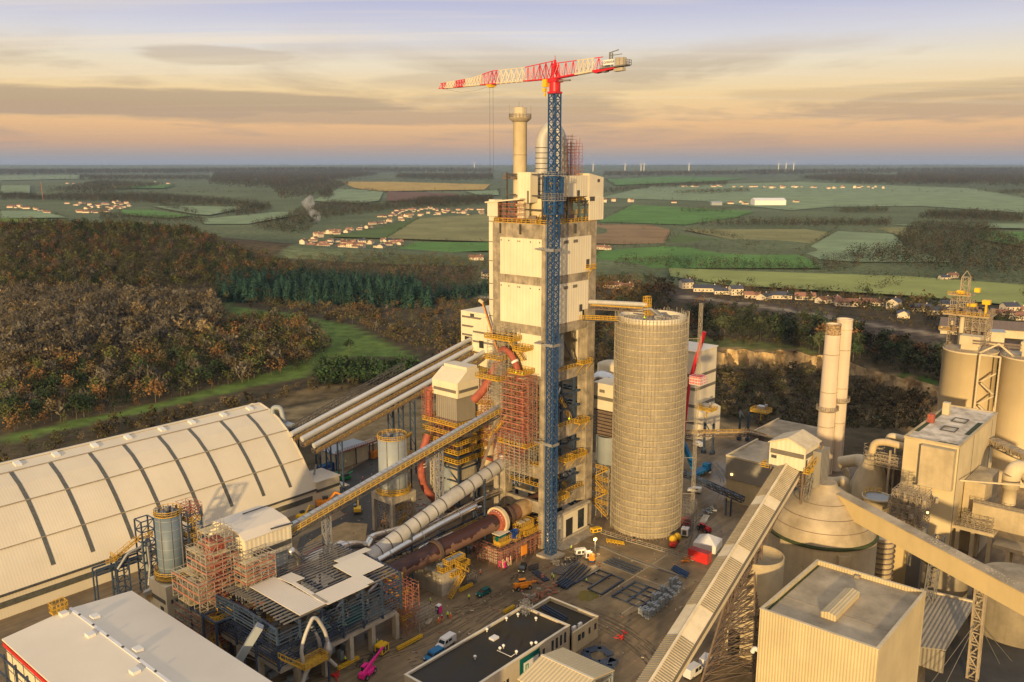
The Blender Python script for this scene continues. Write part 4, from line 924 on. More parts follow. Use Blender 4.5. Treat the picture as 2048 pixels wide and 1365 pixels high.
def f(q):
    for (x,y,w,z) in ((dx+4,dy,3.6,21),(dx-3,dy+1,3.2,12.5)):
        for a in (0,w):
            for b in (0,w): q.beam((x+a,y+b,0),(x+a,y+b,z),.36)
        for zz_ in np.arange(3,z+.1,3):
            for s in (0,w): q.beam((x,y+s,zz_),(x+w,y+s,zz_),.26); q.beam((x+s,y,zz_),(x+s,y+w,zz_),.26)
            q.beam((x,y,zz_-3),(x+w,y,zz_),.16); q.beam((x,y,zz_),(x,y+w,zz_-3),.16)
    for z in (9.5,11): q.beam((dx-8,dy+2,z),(dx+4,dy+2,z),.4); q.beam((dx-8,dy+4,z),(dx+4,dy+4,z),.4)
    for x in (dx-8,dx-3): q.beam((x,dy+2,0),(x,dy+2,11),.35); q.beam((x,dy+4,0),(x,dy+4,11),.35)
part(DL, 'frame', 'blue_steel', f)
part(DL, 'hopper', 'tank_grey', lambda q: q.lathe(dx+5.8,dy+1.8,[(.6,6),(1.3,9),(1.3,14.5),(.9,15.5)],14))
part(DL, 'duct', 'galvanised', lambda q: (q.pipe([(dx+4,dy+.5,14),(dx,dy+.5,13.5),(dx-3,dy+.5,10)],.35,8,bend=1), q.pipe([(dx+5,dy-.5,14),(dx+5.2,dy-.5,8),(dx+4.4,dy-.5,3)],.35,8,bend=1)))
part(DL, 'railing', 'yellow_rail', lambda q: (q.stairs((dx-4,dy+1,12.5),(dx+3,dy+1,16),1), q.rail([(dx-6,dy,12.7),(dx-3,dy,12.7),(dx-3,dy+4,12.7)],1.2,.9,.14), q.rail([(dx+3,dy,16.2),(dx+7,dy,16.2),(dx+7,dy+3,16.2)],1.2,.9,.14), q.rail([(dx+7,dy-1,3),(dx+14,dy-1,3),(dx+14,dy+3,3)],1.2,.9,.14)))
LC = thing('low_conveyor', 'grey box conveyor with yellow rail passing the foot of the blue silo', 'conveyor', (-97, 40, 0))
l0, l1 = Vector(g(290,1190,7)), Vector(g(402,1140,12.0))
part(LC, 'gallery', 'galvanised', lambda q: q.beam(l0,l1,1.6,1.8))
part(LC, 'railing', 'yellow_rail', lambda q: q.rail([l0+Vector((0,-1.2,-1)),l1+Vector((0,-1.2,-1))],1.2,1.2,.13))
parts(LC, 'leg', 'blue_steel', (.2,.7), lambda q, t: q.beam(tuple(l0.lerp(l1,t)),(*tuple(l0.lerp(l1,t))[:2],0),.35))
# ================================================================ triple conveyor galleries and their head house
TV = 86.0
t0, t1 = Vector(pv(604,884,TV)), Vector(pv(962,690,TV))
offs = ((6.0, 0.6, .95), (0.0, 0.0, 1.05), (-6.5, -1.0, .95))
names = ('rearmost', 'middle', 'nearest')
for (o, dz_, rr), nm in zip(offs, names):
    t = thing('tube_conveyor', '%s of three parallel silver capped conveyors rising from the hall towards the tower' % nm, 'conveyor', (t0.x, TV+o, 0), group='parallel conveyors from the hall')
    a = t0+Vector((0,o,dz_)); b = t1+Vector((0,o,dz_))
    part(t, 'cover', 'tube_silver', lambda q: q.pipe([a+Vector((0,0,.9)),b+Vector((0,0,.9))],rr*1.0,12))
    part(t, 'truss', 'brown_steel', lambda q: q.truss(a+Vector((0,0,-1.0)),b+Vector((0,0,-1.0)),2.2,1.4,2.6,.18))
    part(t, 'railing', 'yellow_rail', lambda q: q.rail([a+Vector((0,-1.7,-1.1)),b+Vector((0,-1.7,-1.1))],1.1,3,.09))
    part(t, 'walkway', 'brown_steel', lambda q: q.beam(a+Vector((0,-1.4,-.9)),b+Vector((0,-1.4,-.9)),.9,.12))
    def leg(q, s):
        p = a.lerp(b, s); z = p.z-2.2
        for d in (-1.3,1.3): q.beam((p.x,p.y+d,0),(p.x,p.y+d,z),.45)
        for zz_ in np.arange(3,z,4): q.beam((p.x,p.y-1.3,zz_),(p.x,p.y+1.3,min(z,zz_+3)),.2)
    parts(t, 'leg', 'blue_steel', (.12,.5,.86), leg)
t = thing('rear_truss', 'dark lattice truss lying along the back of the parallel conveyors', 'truss', (t0.x, TV+10, 0))
aa, bb_ = t0.lerp(t1,.0)+Vector((0,10,1)), t0.lerp(t1,.62)+Vector((0,10,3))
part(t, 'lattice', 'dark_steel', lambda q: q.truss(aa,bb_,2.0,2.2,2.6,.22))
parts(t, 'leg', 'dark_steel', (.1,.9), lambda q, s: q.beam(tuple(aa.lerp(bb_,s)),(*tuple(aa.lerp(bb_,s))[:2],0),.4))
# cream head house behind the tower
KH = thing('head_house', 'cream clad block with dark window strips rising behind the left side of the tower', 'building', (t1.x+8, TV, 0))
ku0 = t1.x+1.0; kzt = pu(930,622,ku0)[2]; kv1 = pu(922,640,ku0)[1]; kv0 = pu(990,640,ku0)[1]
part(KH, 'wall', 'cream_panel', lambda q: q.box(ku0,ku0+22,kv0,kv1,0,kzt))
parts(KH, 'window_strip', 'dark_band', (631.5,649.5,667,), lambda q, y: (lambda z: q.box(ku0-.12,ku0,kv0+.5,kv1-.6,z-.8,z))(pu(930,y,ku0)[2]))
part(KH, 'window', 'dark_steel', lambda q: (lambda p: q.box(ku0-.14,ku0,p[1]-1.1,p[1]+1.1,p[2]-.8,p[2]+.6))(pu(944.5,630.5,ku0)))
part(KH, 'doorway', 'black_rubber', lambda q: (lambda p: q.box(ku0-.14,ku0,p[1]-1.8,p[1]+1.8,p[2]-2.6,p[2]+.8))(pu(936,677,ku0)))
ku2 = ku0-6.5
fl, fr = pu(944.5,660,ku2)[1], pu(992,660,ku2)[1]; fzt = pu(944.5,656,ku2)[2]
part(KH, 'front_block', 'cream_panel', lambda q: q.extr([(fr,0),(fl,0),(fl,fzt),(fl-6,fzt+5),(fr,fzt+5)],0,ku2,ku0-.05))
parts(KH, 'window_strip', 'dark_band', (661,680,702), lambda q, y: (lambda z: q.box(ku2-.12,ku2,fr+.5,fl-.4,z-.8,z))(pu(945,y,ku2)[2]))
part(KH, 'doorway', 'black_rubber', lambda q: (lambda p: q.box(ku2-.14,ku2,p[1]-1.2,p[1]+1.2,p[2]-1.8,p[2]+1.2))(pu(963,688,ku2)))
part(KH, 'platform', 'yellow_rail', lambda q: (lambda p: (q.box(p[0]-5,p[0]+3,p[1]-7,p[1]+5,p[2]-.4,p[2]), q.rail([(p[0]-5,p[1]-7,p[2]),(p[0]-5,p[1]+5,p[2]),(p[0]+3,p[1]+5,p[2])],1.3,1.5,.2)))(pu(945,735,ku2-4)))
part(KH, 'stilts', 'blue_steel', lambda q: (lambda p: [q.beam((p[0]+a,p[1]+b,0),(p[0]+a,p[1]+b,p[2]),.5) for a in (-4,2) for b in (-6,0,5)])(pu(945,735,ku2-4)))
# mobile crane boom beside the tower
BM = thing('lattice_boom', 'thin dark telescopic crane boom leaning against the left edge of the tower', 'crane', (-6, 24, 0))
b0, b1 = pu(1002,720,-1.0), pu(966,606,-2.0)
b00 = pu(1010,800,-3)
part(BM, 'boom', 'brown_steel', lambda q: (q.beam((-12,24,2),b00,.9), q.beam(b00,b0,.8), q.beam(b0,b1,.55)))
part(BM, 'boom_face', 'orange_paint', lambda q: q.beam(Vector(b0)+Vector((-.35,0,0)),Vector(b1)+Vector((-.3,0,0)),.12,.3))
part(BM, 'boom_head', 'tank_cream', lambda q: q.beam(b1,Vector(b1)+Vector((-.4,1.2,.8)),.8))
part(BM, 'carrier', 'yellow_paint', lambda q: (q.box(-16,-8,22.6,25.4,.8,2.4), q.box(-17.5,-15.6,22.8,25.2,1,3)))
parts(BM, 'wheel', 'black_rubber', (-15.5,-13,-10.5), lambda q, x: q.pipe([(x,22.3,.7),(x,22.9,.7)],.7,12))
# ================================================================ filter house tower
fu0, fu1, fv0, fv1 = 0.8, 10.5, 36.2, 47.4
FT = thing('filter_tower', 'square tower with cream clad top over grey panels, left of the concrete tower', 'tower', (5.5, 42, 0))
zA = zt(fu0,fv0,768); zB = zt(fu0,fv0,798); zC = zt(fu0,fv0,850); zD = zt(fu0,fv0,905); zE = zt(fu0,fv0,925)
part(FT, 'upper_cladding', 'cream_panel', lambda q: q.extr([(fv0-.2,zB),(fv1+.2,zB),(fv1+.2,zA),(fv1-2.5,zA+3.5),(fv0+2.5,zA+3.5),(fv0-.2,zA)],0,fu0-.2,fu1+.2) if False else q.box(fu0-.2,fu1+.2,fv0-.2,fv1+.2,zB,zA))
part(FT, 'roof', 'cream', lambda q: (q.add([(fu0-.3,fv0-.3,zA),(fu1+.3,fv0-.3,zA),(fu1+.3,fv1+.3,zA),(fu0-.3,fv1+.3,zA),(fu0+4.5,fv0-.1,zA+3.4),(fu1+.2,fv0-.1,zA+3.4),(fu1+.2,fv1+.1,zA+3.4),(fu0+4.5,fv1+.1,zA+3.4)],[(3,2,1,0),(4,5,6,7),(0,1,5,4),(1,2,6,5),(2,3,7,6),(3,0,4,7)]), q.box(fu0+4.8,fu1,fv0+.4,fv1-.4,zA+3.4,zA+4.4)))
part(FT, 'window_band', 'dark_band', lambda q: (q.box(fu0-.32,fu0-.2,fv0+.5,fv1-.5,zB+1.6,zB+2.6), q.box(fu0+.4,fu1-.4,fv0-.32,fv0-.2,zB+1.6,zB+2.6)))
part(FT, 'lower_cladding', 'ribbed_grey_v', lambda q: q.box(fu0+.5,fu1-.3,fv0+1,fv1-.8,zC,zB))
def f(q):
    for x in (fu0,fu1):
        for y in (fv0,fv1): q.beam((x,y,0),(x,y,zC),.55)
    for z in np.arange(4,zC+.1,4.2):
        for s in (fv0,fv1): q.beam((fu0,s,z),(fu1,s,z),.4)
        for s in (fu0,fu1): q.beam((s,fv0,z),(s,fv1,z),.4)
    for z in (4,12.4): q.beam((fu0,fv0,z),(fu0,fv1,z+8),.3); q.beam((fu0,fv1,z),(fu0,fv0,z+8),.3)
part(FT, 'frame', 'blue_steel', f)
def gal(q, z):
    b = (fu0-2.2,fu1+1.8,fv0-1.8,fv1+3.2)
    q.box(b[0],b[1],b[2],b[3],z-.3,z-.12); q.rail([(b[0],b[2],z-.1),(b[1],b[2],z-.1),(b[1],b[3],z-.1),(b[0],b[3],z-.1)],1.3,1.3,.16,close=True)
zs_ = [zC-.2, zC-3.4, zC-6.4, zC-9.4, zC-12.5]
parts(FT, 'gallery', 'yellow_rail', zs_, gal)
part(FT, 'gallery_posts', 'scaffold_red', lambda q: (q.scaf(fu0-2.4,fu0-.3,fv1-.5,fv1+3,zC,zB+1,1.2,1.6,1.8,.1), q.scaf(fu0-2.2,fu0,fv0,fv1,zC-9,zC,2,2.2,1.8,.1), q.scaf(fu1,fu1+3,fv0-3,fv0,zC-9,zB+4,1.6,1.6,2,.1)))
part(FT, 'red_box', 'red_duct', lambda q: (q.pipe([(fu0-.5,fv1+1.6,zC+.3),(fu0-.5,fv1+1.6,zB+.5),(fu0+1,fv1+.4,zB+2)],1.1,12,bend=1.5)))
part(FT, 'equipment', 'brown_steel', lambda q: [q.cbox(random.uniform(fu0,fu1),random.uniform(fv0,fv1),random.choice(zs_[1:])-.1,random.uniform(.8,2.5),random.uniform(.8,2),random.uniform(.8,2.2),0) for _ in range(26)])
cmid = ((fu0+fu1)/2-.5,(fv0+fv1)/2)
part(FT, 'hopper_shell', 'tank_grey', lambda q: (q.lathe(*cmid,[(4.7,7),(4.9,14)],4), q.lathe(cmid[0]-.6,cmid[1],[(1,14.2),(3.2,12.0),(4.4,10.8),(1.0,4)],20)))
part(FT, 'hopper_wall', 'concrete_light', lambda q: q.box(fu0+.6,fu1-.6,fv0+.7,fv1-.7,1,17))
part(FT, 'hopper_cone', 'tank_grey', lambda q: (q.lathe(fu0+.7,cmid[1],[(3.4,14),(.01,17)],16), q.lathe(fu0+.7,cmid[1],[(3.4,6),(.01,13)],3)))
part(FT, 'elevator_leg', 'concrete_light', lambda q: q.truss((fu0-3.6,fv1-3.4,0),(fu0-3.6,fv1-3.4,zE+1),1.5,1.5,2.2,.35))
VS = thing('process_vessel', 'cream banded cylindrical vessel with yellow ring walkways, left of the concrete tower', 'vessel', (16.8, 40.5, 0))
vc_ = (15.5, 37.5); vz = zt(vc_[0]-2,vc_[1]-2,798)
part(VS, 'shell', 'tank_cream', lambda q: (q.lathe(*vc_,[(3.2,0),(3.2,16),(3.0,16.2),(3.0,vz),(2.4,vz+1.2),(1.0,vz+2),(1.0,vz+4)],28)))
parts(VS, 'flange', 'brown_steel', np.arange(4,vz,3.6), lambda q, z: q.lathe(*vc_,[(3.2,z),(3.35,z+.1),(3.2,z+.25)],28,close=False))
parts(VS, 'ring_walkway', 'yellow_rail', (vz-1.5,vz-5.5,vz-12,vz-16), lambda q, z: (q.lathe(*vc_,[(3.2,z-.2),(4.4,z-.2),(4.4,z-.05),(3.2,z-.05)],24,close=False), q.rail([(vc_[0]+4.3*math.cos(i*.45),vc_[1]+4.3*math.sin(i*.45),z) for i in range(14)],1.2,1,.14,close=True)))
part(VS, 'top_fan', 'teal_paint', lambda q: q.lathe(vc_[0]+.5,vc_[1],[(.9,vz+4),(1.3,vz+4.6),(1.3,vz+5.8),(.5,vz+6.4)],12))
part(VS, 'frame', 'blue_steel', lambda q: (q.scaf(vc_[0]+3,vc_[0]+8,vc_[1]-3,vc_[1]+4,0,vz+3,2.5,2.5,4,.22), ))
part(VS, 'red_pipe', 'red_duct', lambda q: q.pipe([(vc_[0]-3.4,vc_[1]+3,18.5),(vc_[0]-3.4,vc_[1]-6,18.2)],.5,10))
CT = thing('small_cone_tank', 'small cream tank with a conical lid beside the pale grey silo', 'tank', (-9, 52, 0))
part(CT, 'shell', 'tank_cream', lambda q: q.lathe(-9,53.5,[(1,13),(3.1,16),(3.1,20.6),(1.2,22.6),(.6,23)],24))
parts(CT, 'leg', 'dark_steel', ((-11.5,51),(-6.5,51),(-11.5,56),(-6.5,56)), lambda q, p: q.beam((*p,0),(*p,18),.35))
part(CT, 'platform', 'yellow_rail', lambda q: (q.rail([(-12,50,20.6),(-6,50,20.6),(-6,57,20.6),(-12,57,20.6)],1.2,1.2,.14,close=True), q.pipe([(-16,47,27.5),(-11,50,27),(-6,51,28)],.5,8,bend=1)))
RP = thing('red_duct_loop', 'thick orange red duct curving down behind the long conveyor', 'duct', (-8, 47, 0))
part(RP, 'pipe', 'red_duct', lambda q: q.pipe([pv(856,870,45),pv(846,900,45),pv(842,935,45),pv(845,970,45),pv(868,1000,43),pv(905,1012,40)],1.25,16,bend=3))
parts(RP, 'flange', 'white_paint', ((845,926),(845,932)), lambda q, p: q.pipe([pv(p[0],p[1],45),tuple(np.add(pv(p[0],p[1],45),(0,0,-.25)))],1.42,16))
# ================================================================ ducts and kiln between steel building and tower
GD = thing('tertiary_duct', 'thick jointed grey duct sloping from the steel framed building up to the tower', 'duct', (-30, 12, 0))
gd = [pv(736,1118,12.5),pv(900,998,12),pv(1008,925,12),pv(1062,908,12.2),pv(1086,903,12.2)]
part(GD, 'pipe', 'duct_grey', lambda q: q.pipe(gd,[2.05,2.0,1.9,1.45,1.4],22))
def ringat(q, pt):
    a, b, s = pt; p = Vector(gd[a]).lerp(Vector(gd[a+1]), s); d = (Vector(gd[a+1])-Vector(gd[a])).normalized(); q.pipe([p-d*.12,p+d*.12],2.16 if a < 2 else 1.6,22,caps=False)
parts(GD, 'joint_ring', 'dark_steel', [(0,0,s/9) for s in range(1,9)]+[(1,0,s/6) for s in range(1,6)]+[(2,0,.4)], ringat)
part(GD, 'branch', 'duct_grey', lambda q: q.pipe([gd[2],tuple(np.add(gd[2],(-.5,.5,2.6)))],[1.5,1.2],14))
def sup(q, x):
    p = pv(*x,12.3)
    for d in (-2.2,2.2): q.beam((p[0],p[1]+d,0),(p[0],p[1]+d,p[2]),.42)
    q.beam((p[0],p[1]-2.2,p[2]-2.4),(p[0],p[1]+2.2,p[2]-2.4),.4); q.beam((p[0],p[1]-2.2,2),(p[0],p[1]+2.2,8),.2); q.beam((p[0],p[1]-2.2,8),(p[0],p[1]+2.2,14),.2)
parts(GD, 'support', 'blue_steel', ((812,1063),(958,955)), sup)
for lab, pts, r, nm in (('silver insulated pipe running just below the thick grey duct', [pv(870,1052,17),pv(955,1003,17),pv(1035,968,17)], 1.0, 'a'),
        ('large mirror bright silver duct between the kiln and the grey duct', [pv(752,1122,11.2),pv(800,1094,11.2),pv(880,1048,11.2),pv(948,1012,11.2)], 1.45, 'b'),
        ('silver elbow duct bending down into the steel framed building', [pv(960,1018,24),pv(790,1062,23),pv(745,1075,22),pv(738,1085,21),pv(740,1118,20)], 1.15, 'c'),
        ('wide silver duct lying on the roof edge of the steel framed building', [pv(680,1098,21),pv(705,1090,22),pv(760,1093,23),pv(830,1075,23)], 1.35, 'd'),
        ('small silver pipe curving down beside the dark kiln', [pv(833,1120,12.5),pv(838,1100,12.5),pv(860,1088,12.5),pv(905,1068,12.5)], .7, 'e')):
    t = thing('silver_duct', lab, 'duct', (*pts[0][:2], 0))
    part(t, 'pipe', 'silver', lambda q: q.pipe(pts,r,18,bend=3))
    def jr(q, i):
        a, b = Vector(pts[0]), Vector(pts[1]); n_ = len(pts)-1; j = min(int(i*n_), n_-1); a, b = Vector(pts[j]), Vector(pts[j+1]); s = .5; p = a.lerp(b,s); d = (b-a).normalized(); q.pipe([p-d*.1,p+d*.1],r+.1,18,caps=False)
    parts(t, 'band', 'galvanised', [(j+.5)/(len(pts)-1) for j in range(len(pts)-1)], jr)
PB = thing('pipe_bridge', 'blue steel pipe rack with yellow walkway alongside the kiln', 'pipe rack', (-35, 14, 0))
pa0, pb0 = Vector((-58,14.6,7.6)), Vector((-2,14.6,9.6))
part(PB, 'truss', 'blue_steel', lambda q: (q.truss(pa0,pb0,3,2.2,3,.3), [q.beam((u,13.1,0),(u,13.1,7.8),.35) or q.beam((u,16.1,0),(u,16.1,7.8),.35) for u in (-52,-44,-36,-28,-20,-11)]))
part(PB, 'railing', 'yellow_rail', lambda q: q.rail([pa0+Vector((0,-1.7,1.1)),pb0+Vector((0,-1.7,1.1))],1.2,1.8,.15))
part(PB, 'walkway', 'yellow_rail', lambda q: q.beam(pa0+Vector((0,-1.5,1.1)),pb0+Vector((0,-1.5,1.1)),.5,.3))
part(PB, 'rack_clutter', 'grey_steel', lambda q: [q.cbox(random.uniform(-57,-4),random.uniform(12,26),0,random.uniform(.6,3),random.uniform(.5,2),random.uniform(.5,4),random.choice((0,.3))) for _ in range(70)])
KV = 7.0
KN = thing('rotary_kiln', 'long rust brown rotary kiln tube with a girth gear sloping into the concrete tower', 'kiln', (-30, KV, 0))
k0, k1 = Vector((-62.5,KV,10.5)), Vector((7,KV,12.2)); kd = (k1-k0).normalized()
def kp(u): return k0+kd*((u-k0.x)/kd.x)
part(KN, 'tube', 'kiln_shell', lambda q: q.pipe([kp(-62.5),kp(-9.5)],2.45,32)) if 'kiln_shell' in MATS else None
mk = mat('kiln_shell', (.19,.105,.07), .7, var=.25, scale=.3)
t_ = mk.node_tree; b_ = t_.nodes['Principled BSDF']; tcn = t_.nodes.new('ShaderNodeTexCoord'); sp2 = t_.nodes.new('ShaderNodeSeparateXYZ'); t_.links.new(tcn.outputs['Object'], sp2.inputs[0])
n_ = t_.nodes.new('ShaderNodeTexNoise'); n_.inputs['Scale'].default_value = .55; n_.inputs['Detail'].default_value = 4; t_.links.new(tcn.outputs['Object'], n_.inputs['Vector'])
hgt = mth(t_,'SUBTRACT', mth(t_,'SUBTRACT', sp2.outputs[2], mth(t_,'MULTIPLY', sp2.outputs[0], .0245)), 11.55)
f_ = mth(t_,'GREATER_THAN', mth(t_,'ADD', hgt, mth(t_,'MULTIPLY', mth(t_,'SUBTRACT', n_.outputs[0], .5), 5.0)), .35)
old = [l for l in t_.links if l.to_socket == b_.inputs['Base Color']][0].from_socket
wet = mixc(t_, f_, old, (.05,.022,.02)); t_.links.new(wet, b_.inputs['Base Color'])
rg = t_.nodes.new('ShaderNodeMapRange'); t_.links.new(f_, rg.inputs[0]); rg.inputs[3].default_value = .75; rg.inputs[4].default_value = .35; t_.links.new(rg.outputs[0], b_.inputs['Roughness'])
part(KN, 'tube', 'kiln_shell', lambda q: q.pipe([kp(-62.5),kp(-9.0)],2.45,36))
part(KN, 'hot_end', 'kiln_rust', lambda q: q.pipe([kp(-9.0),kp(-4.4)],2.5,36), label='rusty orange kiln section just below the tower')
part(KN, 'pale_section', 'kiln_tan', lambda q: q.pipe([kp(-4.4),kp(1.0)],2.5,36), label='pale tan heat stained kiln section')
part(KN, 'inlet', 'kiln_rust', lambda q: q.pipe([kp(1.0),kp(7)],2.5,32))
part(KN, 'girth_gear', 'tank_cream', lambda q: q.pipe([kp(-13.2),kp(-12.0)],4.1,48))
part(KN, 'gear_spring', 'red_duct', lambda q: q.pipe([kp(-14.4),kp(-13.15)],[3.0,3.5],40))
parts(KN, 'gear_bolt', 'white_paint', range(22), lambda q, i: (lambda c: q.cbox(c[0],c[1],c[2],.2,.35,.35))((-13.9, KV+2.95*math.cos(i*.2856), kp(-13.9).z+2.95*math.sin(i*.2856))))
parts(KN, 'riding_ring', 'kiln_ring', (-38.5,-8.6), lambda q, u: q.pipe([kp(u-.55),kp(u+.55)],2.95,40)) if 'kiln_ring' in MATS else parts(KN, 'riding_ring', 'brown_steel', (-38.5,-8.6), lambda q, u: q.pipe([kp(u-.55),kp(u+.55)],2.95,40))
KP = thing('kiln_pier', 'concrete kiln pier with grey rollers and tangled yellow stairs, nearer the steel framed building', 'pier', (-36, 7, 0))
part(KP, 'concrete_block', 'concrete_light', lambda q: (q.prism([(-41,2.2),(-34,2.2),(-34,12.5),(-41,12.5)],0,6.0), q.box(-41.4,-33.6,1.8,12.9,6.0,6.6)))
part(KP, 'roller', 'tank_grey', lambda q: (q.pipe([(-39.6,4.6,7.6),(-36.9,4.6,7.7)],.95,16), q.pipe([(-39.6,9.4,7.6),(-36.9,9.4,7.7)],.95,16)))
part(KP, 'drive_case', 'tank_grey', lambda q: [q.cbox(u,2.6,8.7,1.6,1.4,1.0) for u in (-37.5,-35.4,-33.4)])
part(KP, 'platform', 'yellow_rail', lambda q: [(q.box(a,b,c,d,z-.2,z), q.rail([(a,c,z),(b,c,z),(b,d,z),(a,d,z)],1.25,.8,.15,close=True)) for a,b,c,d,z in ((-39,-32.6,1.4,3.6,8.6),(-40.6,-37,2,4.2,6.9),(-35.5,-31.5,.6,2.4,6.7),(-38,-34,1.0,2.6,5.0))])
parts(KP, 'stair', 'yellow_rail', (((-40.5,-.2,.1),(-35,-.2,5)),((-32.8,.4,5),(-37,.4,8.6)),((-34,1.4,6.7),(-34,5,9.0))), lambda q, a: q.stairs(*a,1.1))
KQ = thing('kiln_pier', 'large pier below the girth gear with yellow platforms, a blue tarpaulin and red netting', 'pier', (-12, 8, 0))
part(KQ, 'concrete_block', 'concrete_light', lambda q: (q.box(-16.5,2,4.0,12,0,5.2)))
part(KQ, 'deck', 'dark_steel', lambda q: q.box(-17.5,3,1.6,12.5,5.2,5.5))
part(KQ, 'scaffold', 'scaffold_red', lambda q: (q.scaf(-18,3.2,.6,2.0,0,5.2,2.2,1.4,1.7,.1), q.scaf(-18.6,-17,.6,12,0,5.2,1.6,2.2,1.7,.1)))
part(KQ, 'toe_board', 'scaffold_red', lambda q: (q.box(-18.6,3.2,.45,.6,5.2,5.55), q.box(-18.75,-18.6,.6,12,5.2,5.55)))
part(KQ, 'platform', 'yellow_rail', lambda q: [(q.box(a,b,c,d,z0,z), q.rail([(a,c,z),(b,c,z),(b,d,z),(a,d,z)],1.25,.8,.15,close=True)) for a,b,c,d,z0,z in ((-16.5,-11,2.6,5.4,5.6,7.0),(-7.5,-1,2.8,5.6,6.2,8.4),(-10.8,-8,2.0,4.0,5.6,6.3),(-6,1.2,1.8,3,5.6,6.0))])
part(KQ, 'drive_case', 'tank_cream', lambda q: (q.box(-6.6,-4.6,3.2,5,8.4,9.8), q.box(-3.6,-1.8,3.2,5,8.4,9.6), q.box(-15.6,-13.4,3,5,7,8.2)))
part(KQ, 'canopy', 'cream', lambda q: q.box(-17,-12.4,2.6,5.6,9.3,9.5))
part(KQ, 'motor', 'teal_paint', lambda q: q.pipe([(-16.6,4,7.9),(-12.8,4,7.9)],.8,12))
TP = MB()
for i in range(40):
    a = Vector((-11.2+random.gauss(0,.9), 2.4+random.gauss(0,.4), 8.2+random.gauss(0,.7))); TP.poly([a, a+Vector((random.uniform(.5,1.6),random.uniform(-.5,.5),random.uniform(-.8,.8))), a+Vector((random.uniform(-.6,.6),random.uniform(-.4,.4),random.uniform(-1.6,-.6)))])
TPo = TP.build('tarpaulin','blue_paint',KQ)
part(KQ, 'hanging_net', 'orange_paint', lambda q: q.box(-9.8,-7.4,.1,.4,1.5,4.4))
part(KQ, 'drapes', 'scaffold_board', lambda q: [q.beam((-18.5+random.uniform(0,4),.35,random.uniform(.3,1)),(-18.5+random.uniform(0,4),.35,random.uniform(2,3.4)),.3,.08) for _ in range(14)])
# ================================================================ right: dome silo, galleries, transfer house
def thing0(name, label, cat, pos, rz=0., group=None, plant=True):
    o = thing(name, label, cat, (0,0,0), group); place(o, pos, plant, rz); return o
DC, DR, DZ = (20.9,-76.1), 13.7, 22.0
DS = thing('dome_silo', 'wide concrete silo with a dusty domed roof and mossy rim under the transfer house', 'silo', (*DC, 0))
part(DS, 'wall', 'old_concrete', lambda q: q.lathe(*DC,[(DR,0),(DR,DZ)],64,close=False))
part(DS, 'rim', 'moss', lambda q: q.lathe(*DC,[(DR,DZ-.5),(DR+.35,DZ-.4),(DR+.35,DZ+.15),(DR-.5,DZ+.3)],64,close=False))
dome = [(DR-.3,DZ+.2),(DR-.5,DZ+1.6),(DR-1.1,DZ+3.2),(DR-2.0,DZ+4.6),(DR-3.2,DZ+5.9),(DR-4.7,DZ+7.2),(DR-6.4,DZ+8.6),(DR-8.2,DZ+9.9),(3.4,DZ+11.5),(3.0,DZ+12.6)]
part(DS, 'dome_roof', 'dusty_roof', lambda q: q.lathe(*DC,dome,64,close=True))
parts(DS, 'roof_seam', 'brown_steel', (2,4,6), lambda q, i: q.lathe(*DC,[(dome[i][0]-.02,dome[i][1]-.05),(dome[i][0]+.06,dome[i][1]+.05),(dome[i][0]-.02,dome[i][1]+.15)],64,close=False))
part(DS, 'pilaster', 'old_concrete', lambda q: q.cbox(DC[0]-9.9,DC[1]-9.9,0,1,3.2,DZ-1.5,R(45)))
TH = thing('transfer_house', 'cream gabled house on top of the dome silo, heading the ribbed gallery', 'building', (18, -69, 38))
TZ = 44.6; tc4 = [g(1540,885,TZ),g(1617,897,TZ),g(1641,884,TZ)]
tu0, tv1 = tc4[0][0], tc4[0][1]; tv0 = tc4[1][1]; tu1 = tu0+9.0; tzb = zt(tu0,tv0,944)
vm = (tv0+tv1)/2
part(TH, 'wall', 'cream_panel', lambda q: q.extr([(tv0,tzb),(tv1,tzb),(tv1,TZ),(vm,TZ+1.9),(tv0,TZ)],0,tu0,tu1))
part(TH, 'roof', 'dusty_cream' if 'dusty_cream' in MATS else 'white_dust', lambda q: (q.extr([(tv0-.4,TZ-.05),(vm,TZ+2.0),(vm,TZ+2.3),(tv0-.4,TZ+.2)],0,tu0-.4,tu1+.4), q.extr([(vm,TZ+2.0),(tv1+.4,TZ-.05),(tv1+.4,TZ+.2),(vm,TZ+2.3)],0,tu0-.4,tu1+.4)))
part(TH, 'window_band', 'dark_band', lambda q: (q.box(tu0-.1,tu0,tv0+.3,tv1-.3,TZ-2.6,TZ-1.4), q.box(tu0+.3,tu1-2,tv0-.1,tv0,TZ-2.6,TZ-1.4)))
part(TH, 'opening', 'dark_steel', lambda q: (q.box(tu0-.12,tu0,tv1-2,tv1-.6,TZ-3.9,TZ-3.1), q.box(tu0-.12,tu0,vm-2.7,vm-2.1,TZ-6.2,TZ-5.5), q.box(tu0+.6,tu0+1.4,tv0-.12,tv0,tzb+.4,tzb+2.8)))
part(TH, 'outside_stair', 'yellow_rail', lambda q: (q.stairs((tu0+.5,tv0-.8,tzb),(tu1-.5,tv0-.8,TZ-2),1), q.rail([(tu0-1,tv0-.3,tzb),(tu0-1,tv0-1.6,tzb),(tu0+2,tv0-1.6,tzb)],1.2,.7,.14), q.box(tu0-1,tu0+2,tv0-1.6,tv0,tzb-.2,tzb)))
part(TH, 'landing', 'yellow_rail', lambda q: q.rail([(tu0,tv1,TZ-7),(tu0,tv1+2,TZ-7),(tu0+3,tv1+2,TZ-7)],1.2,.8,.14))
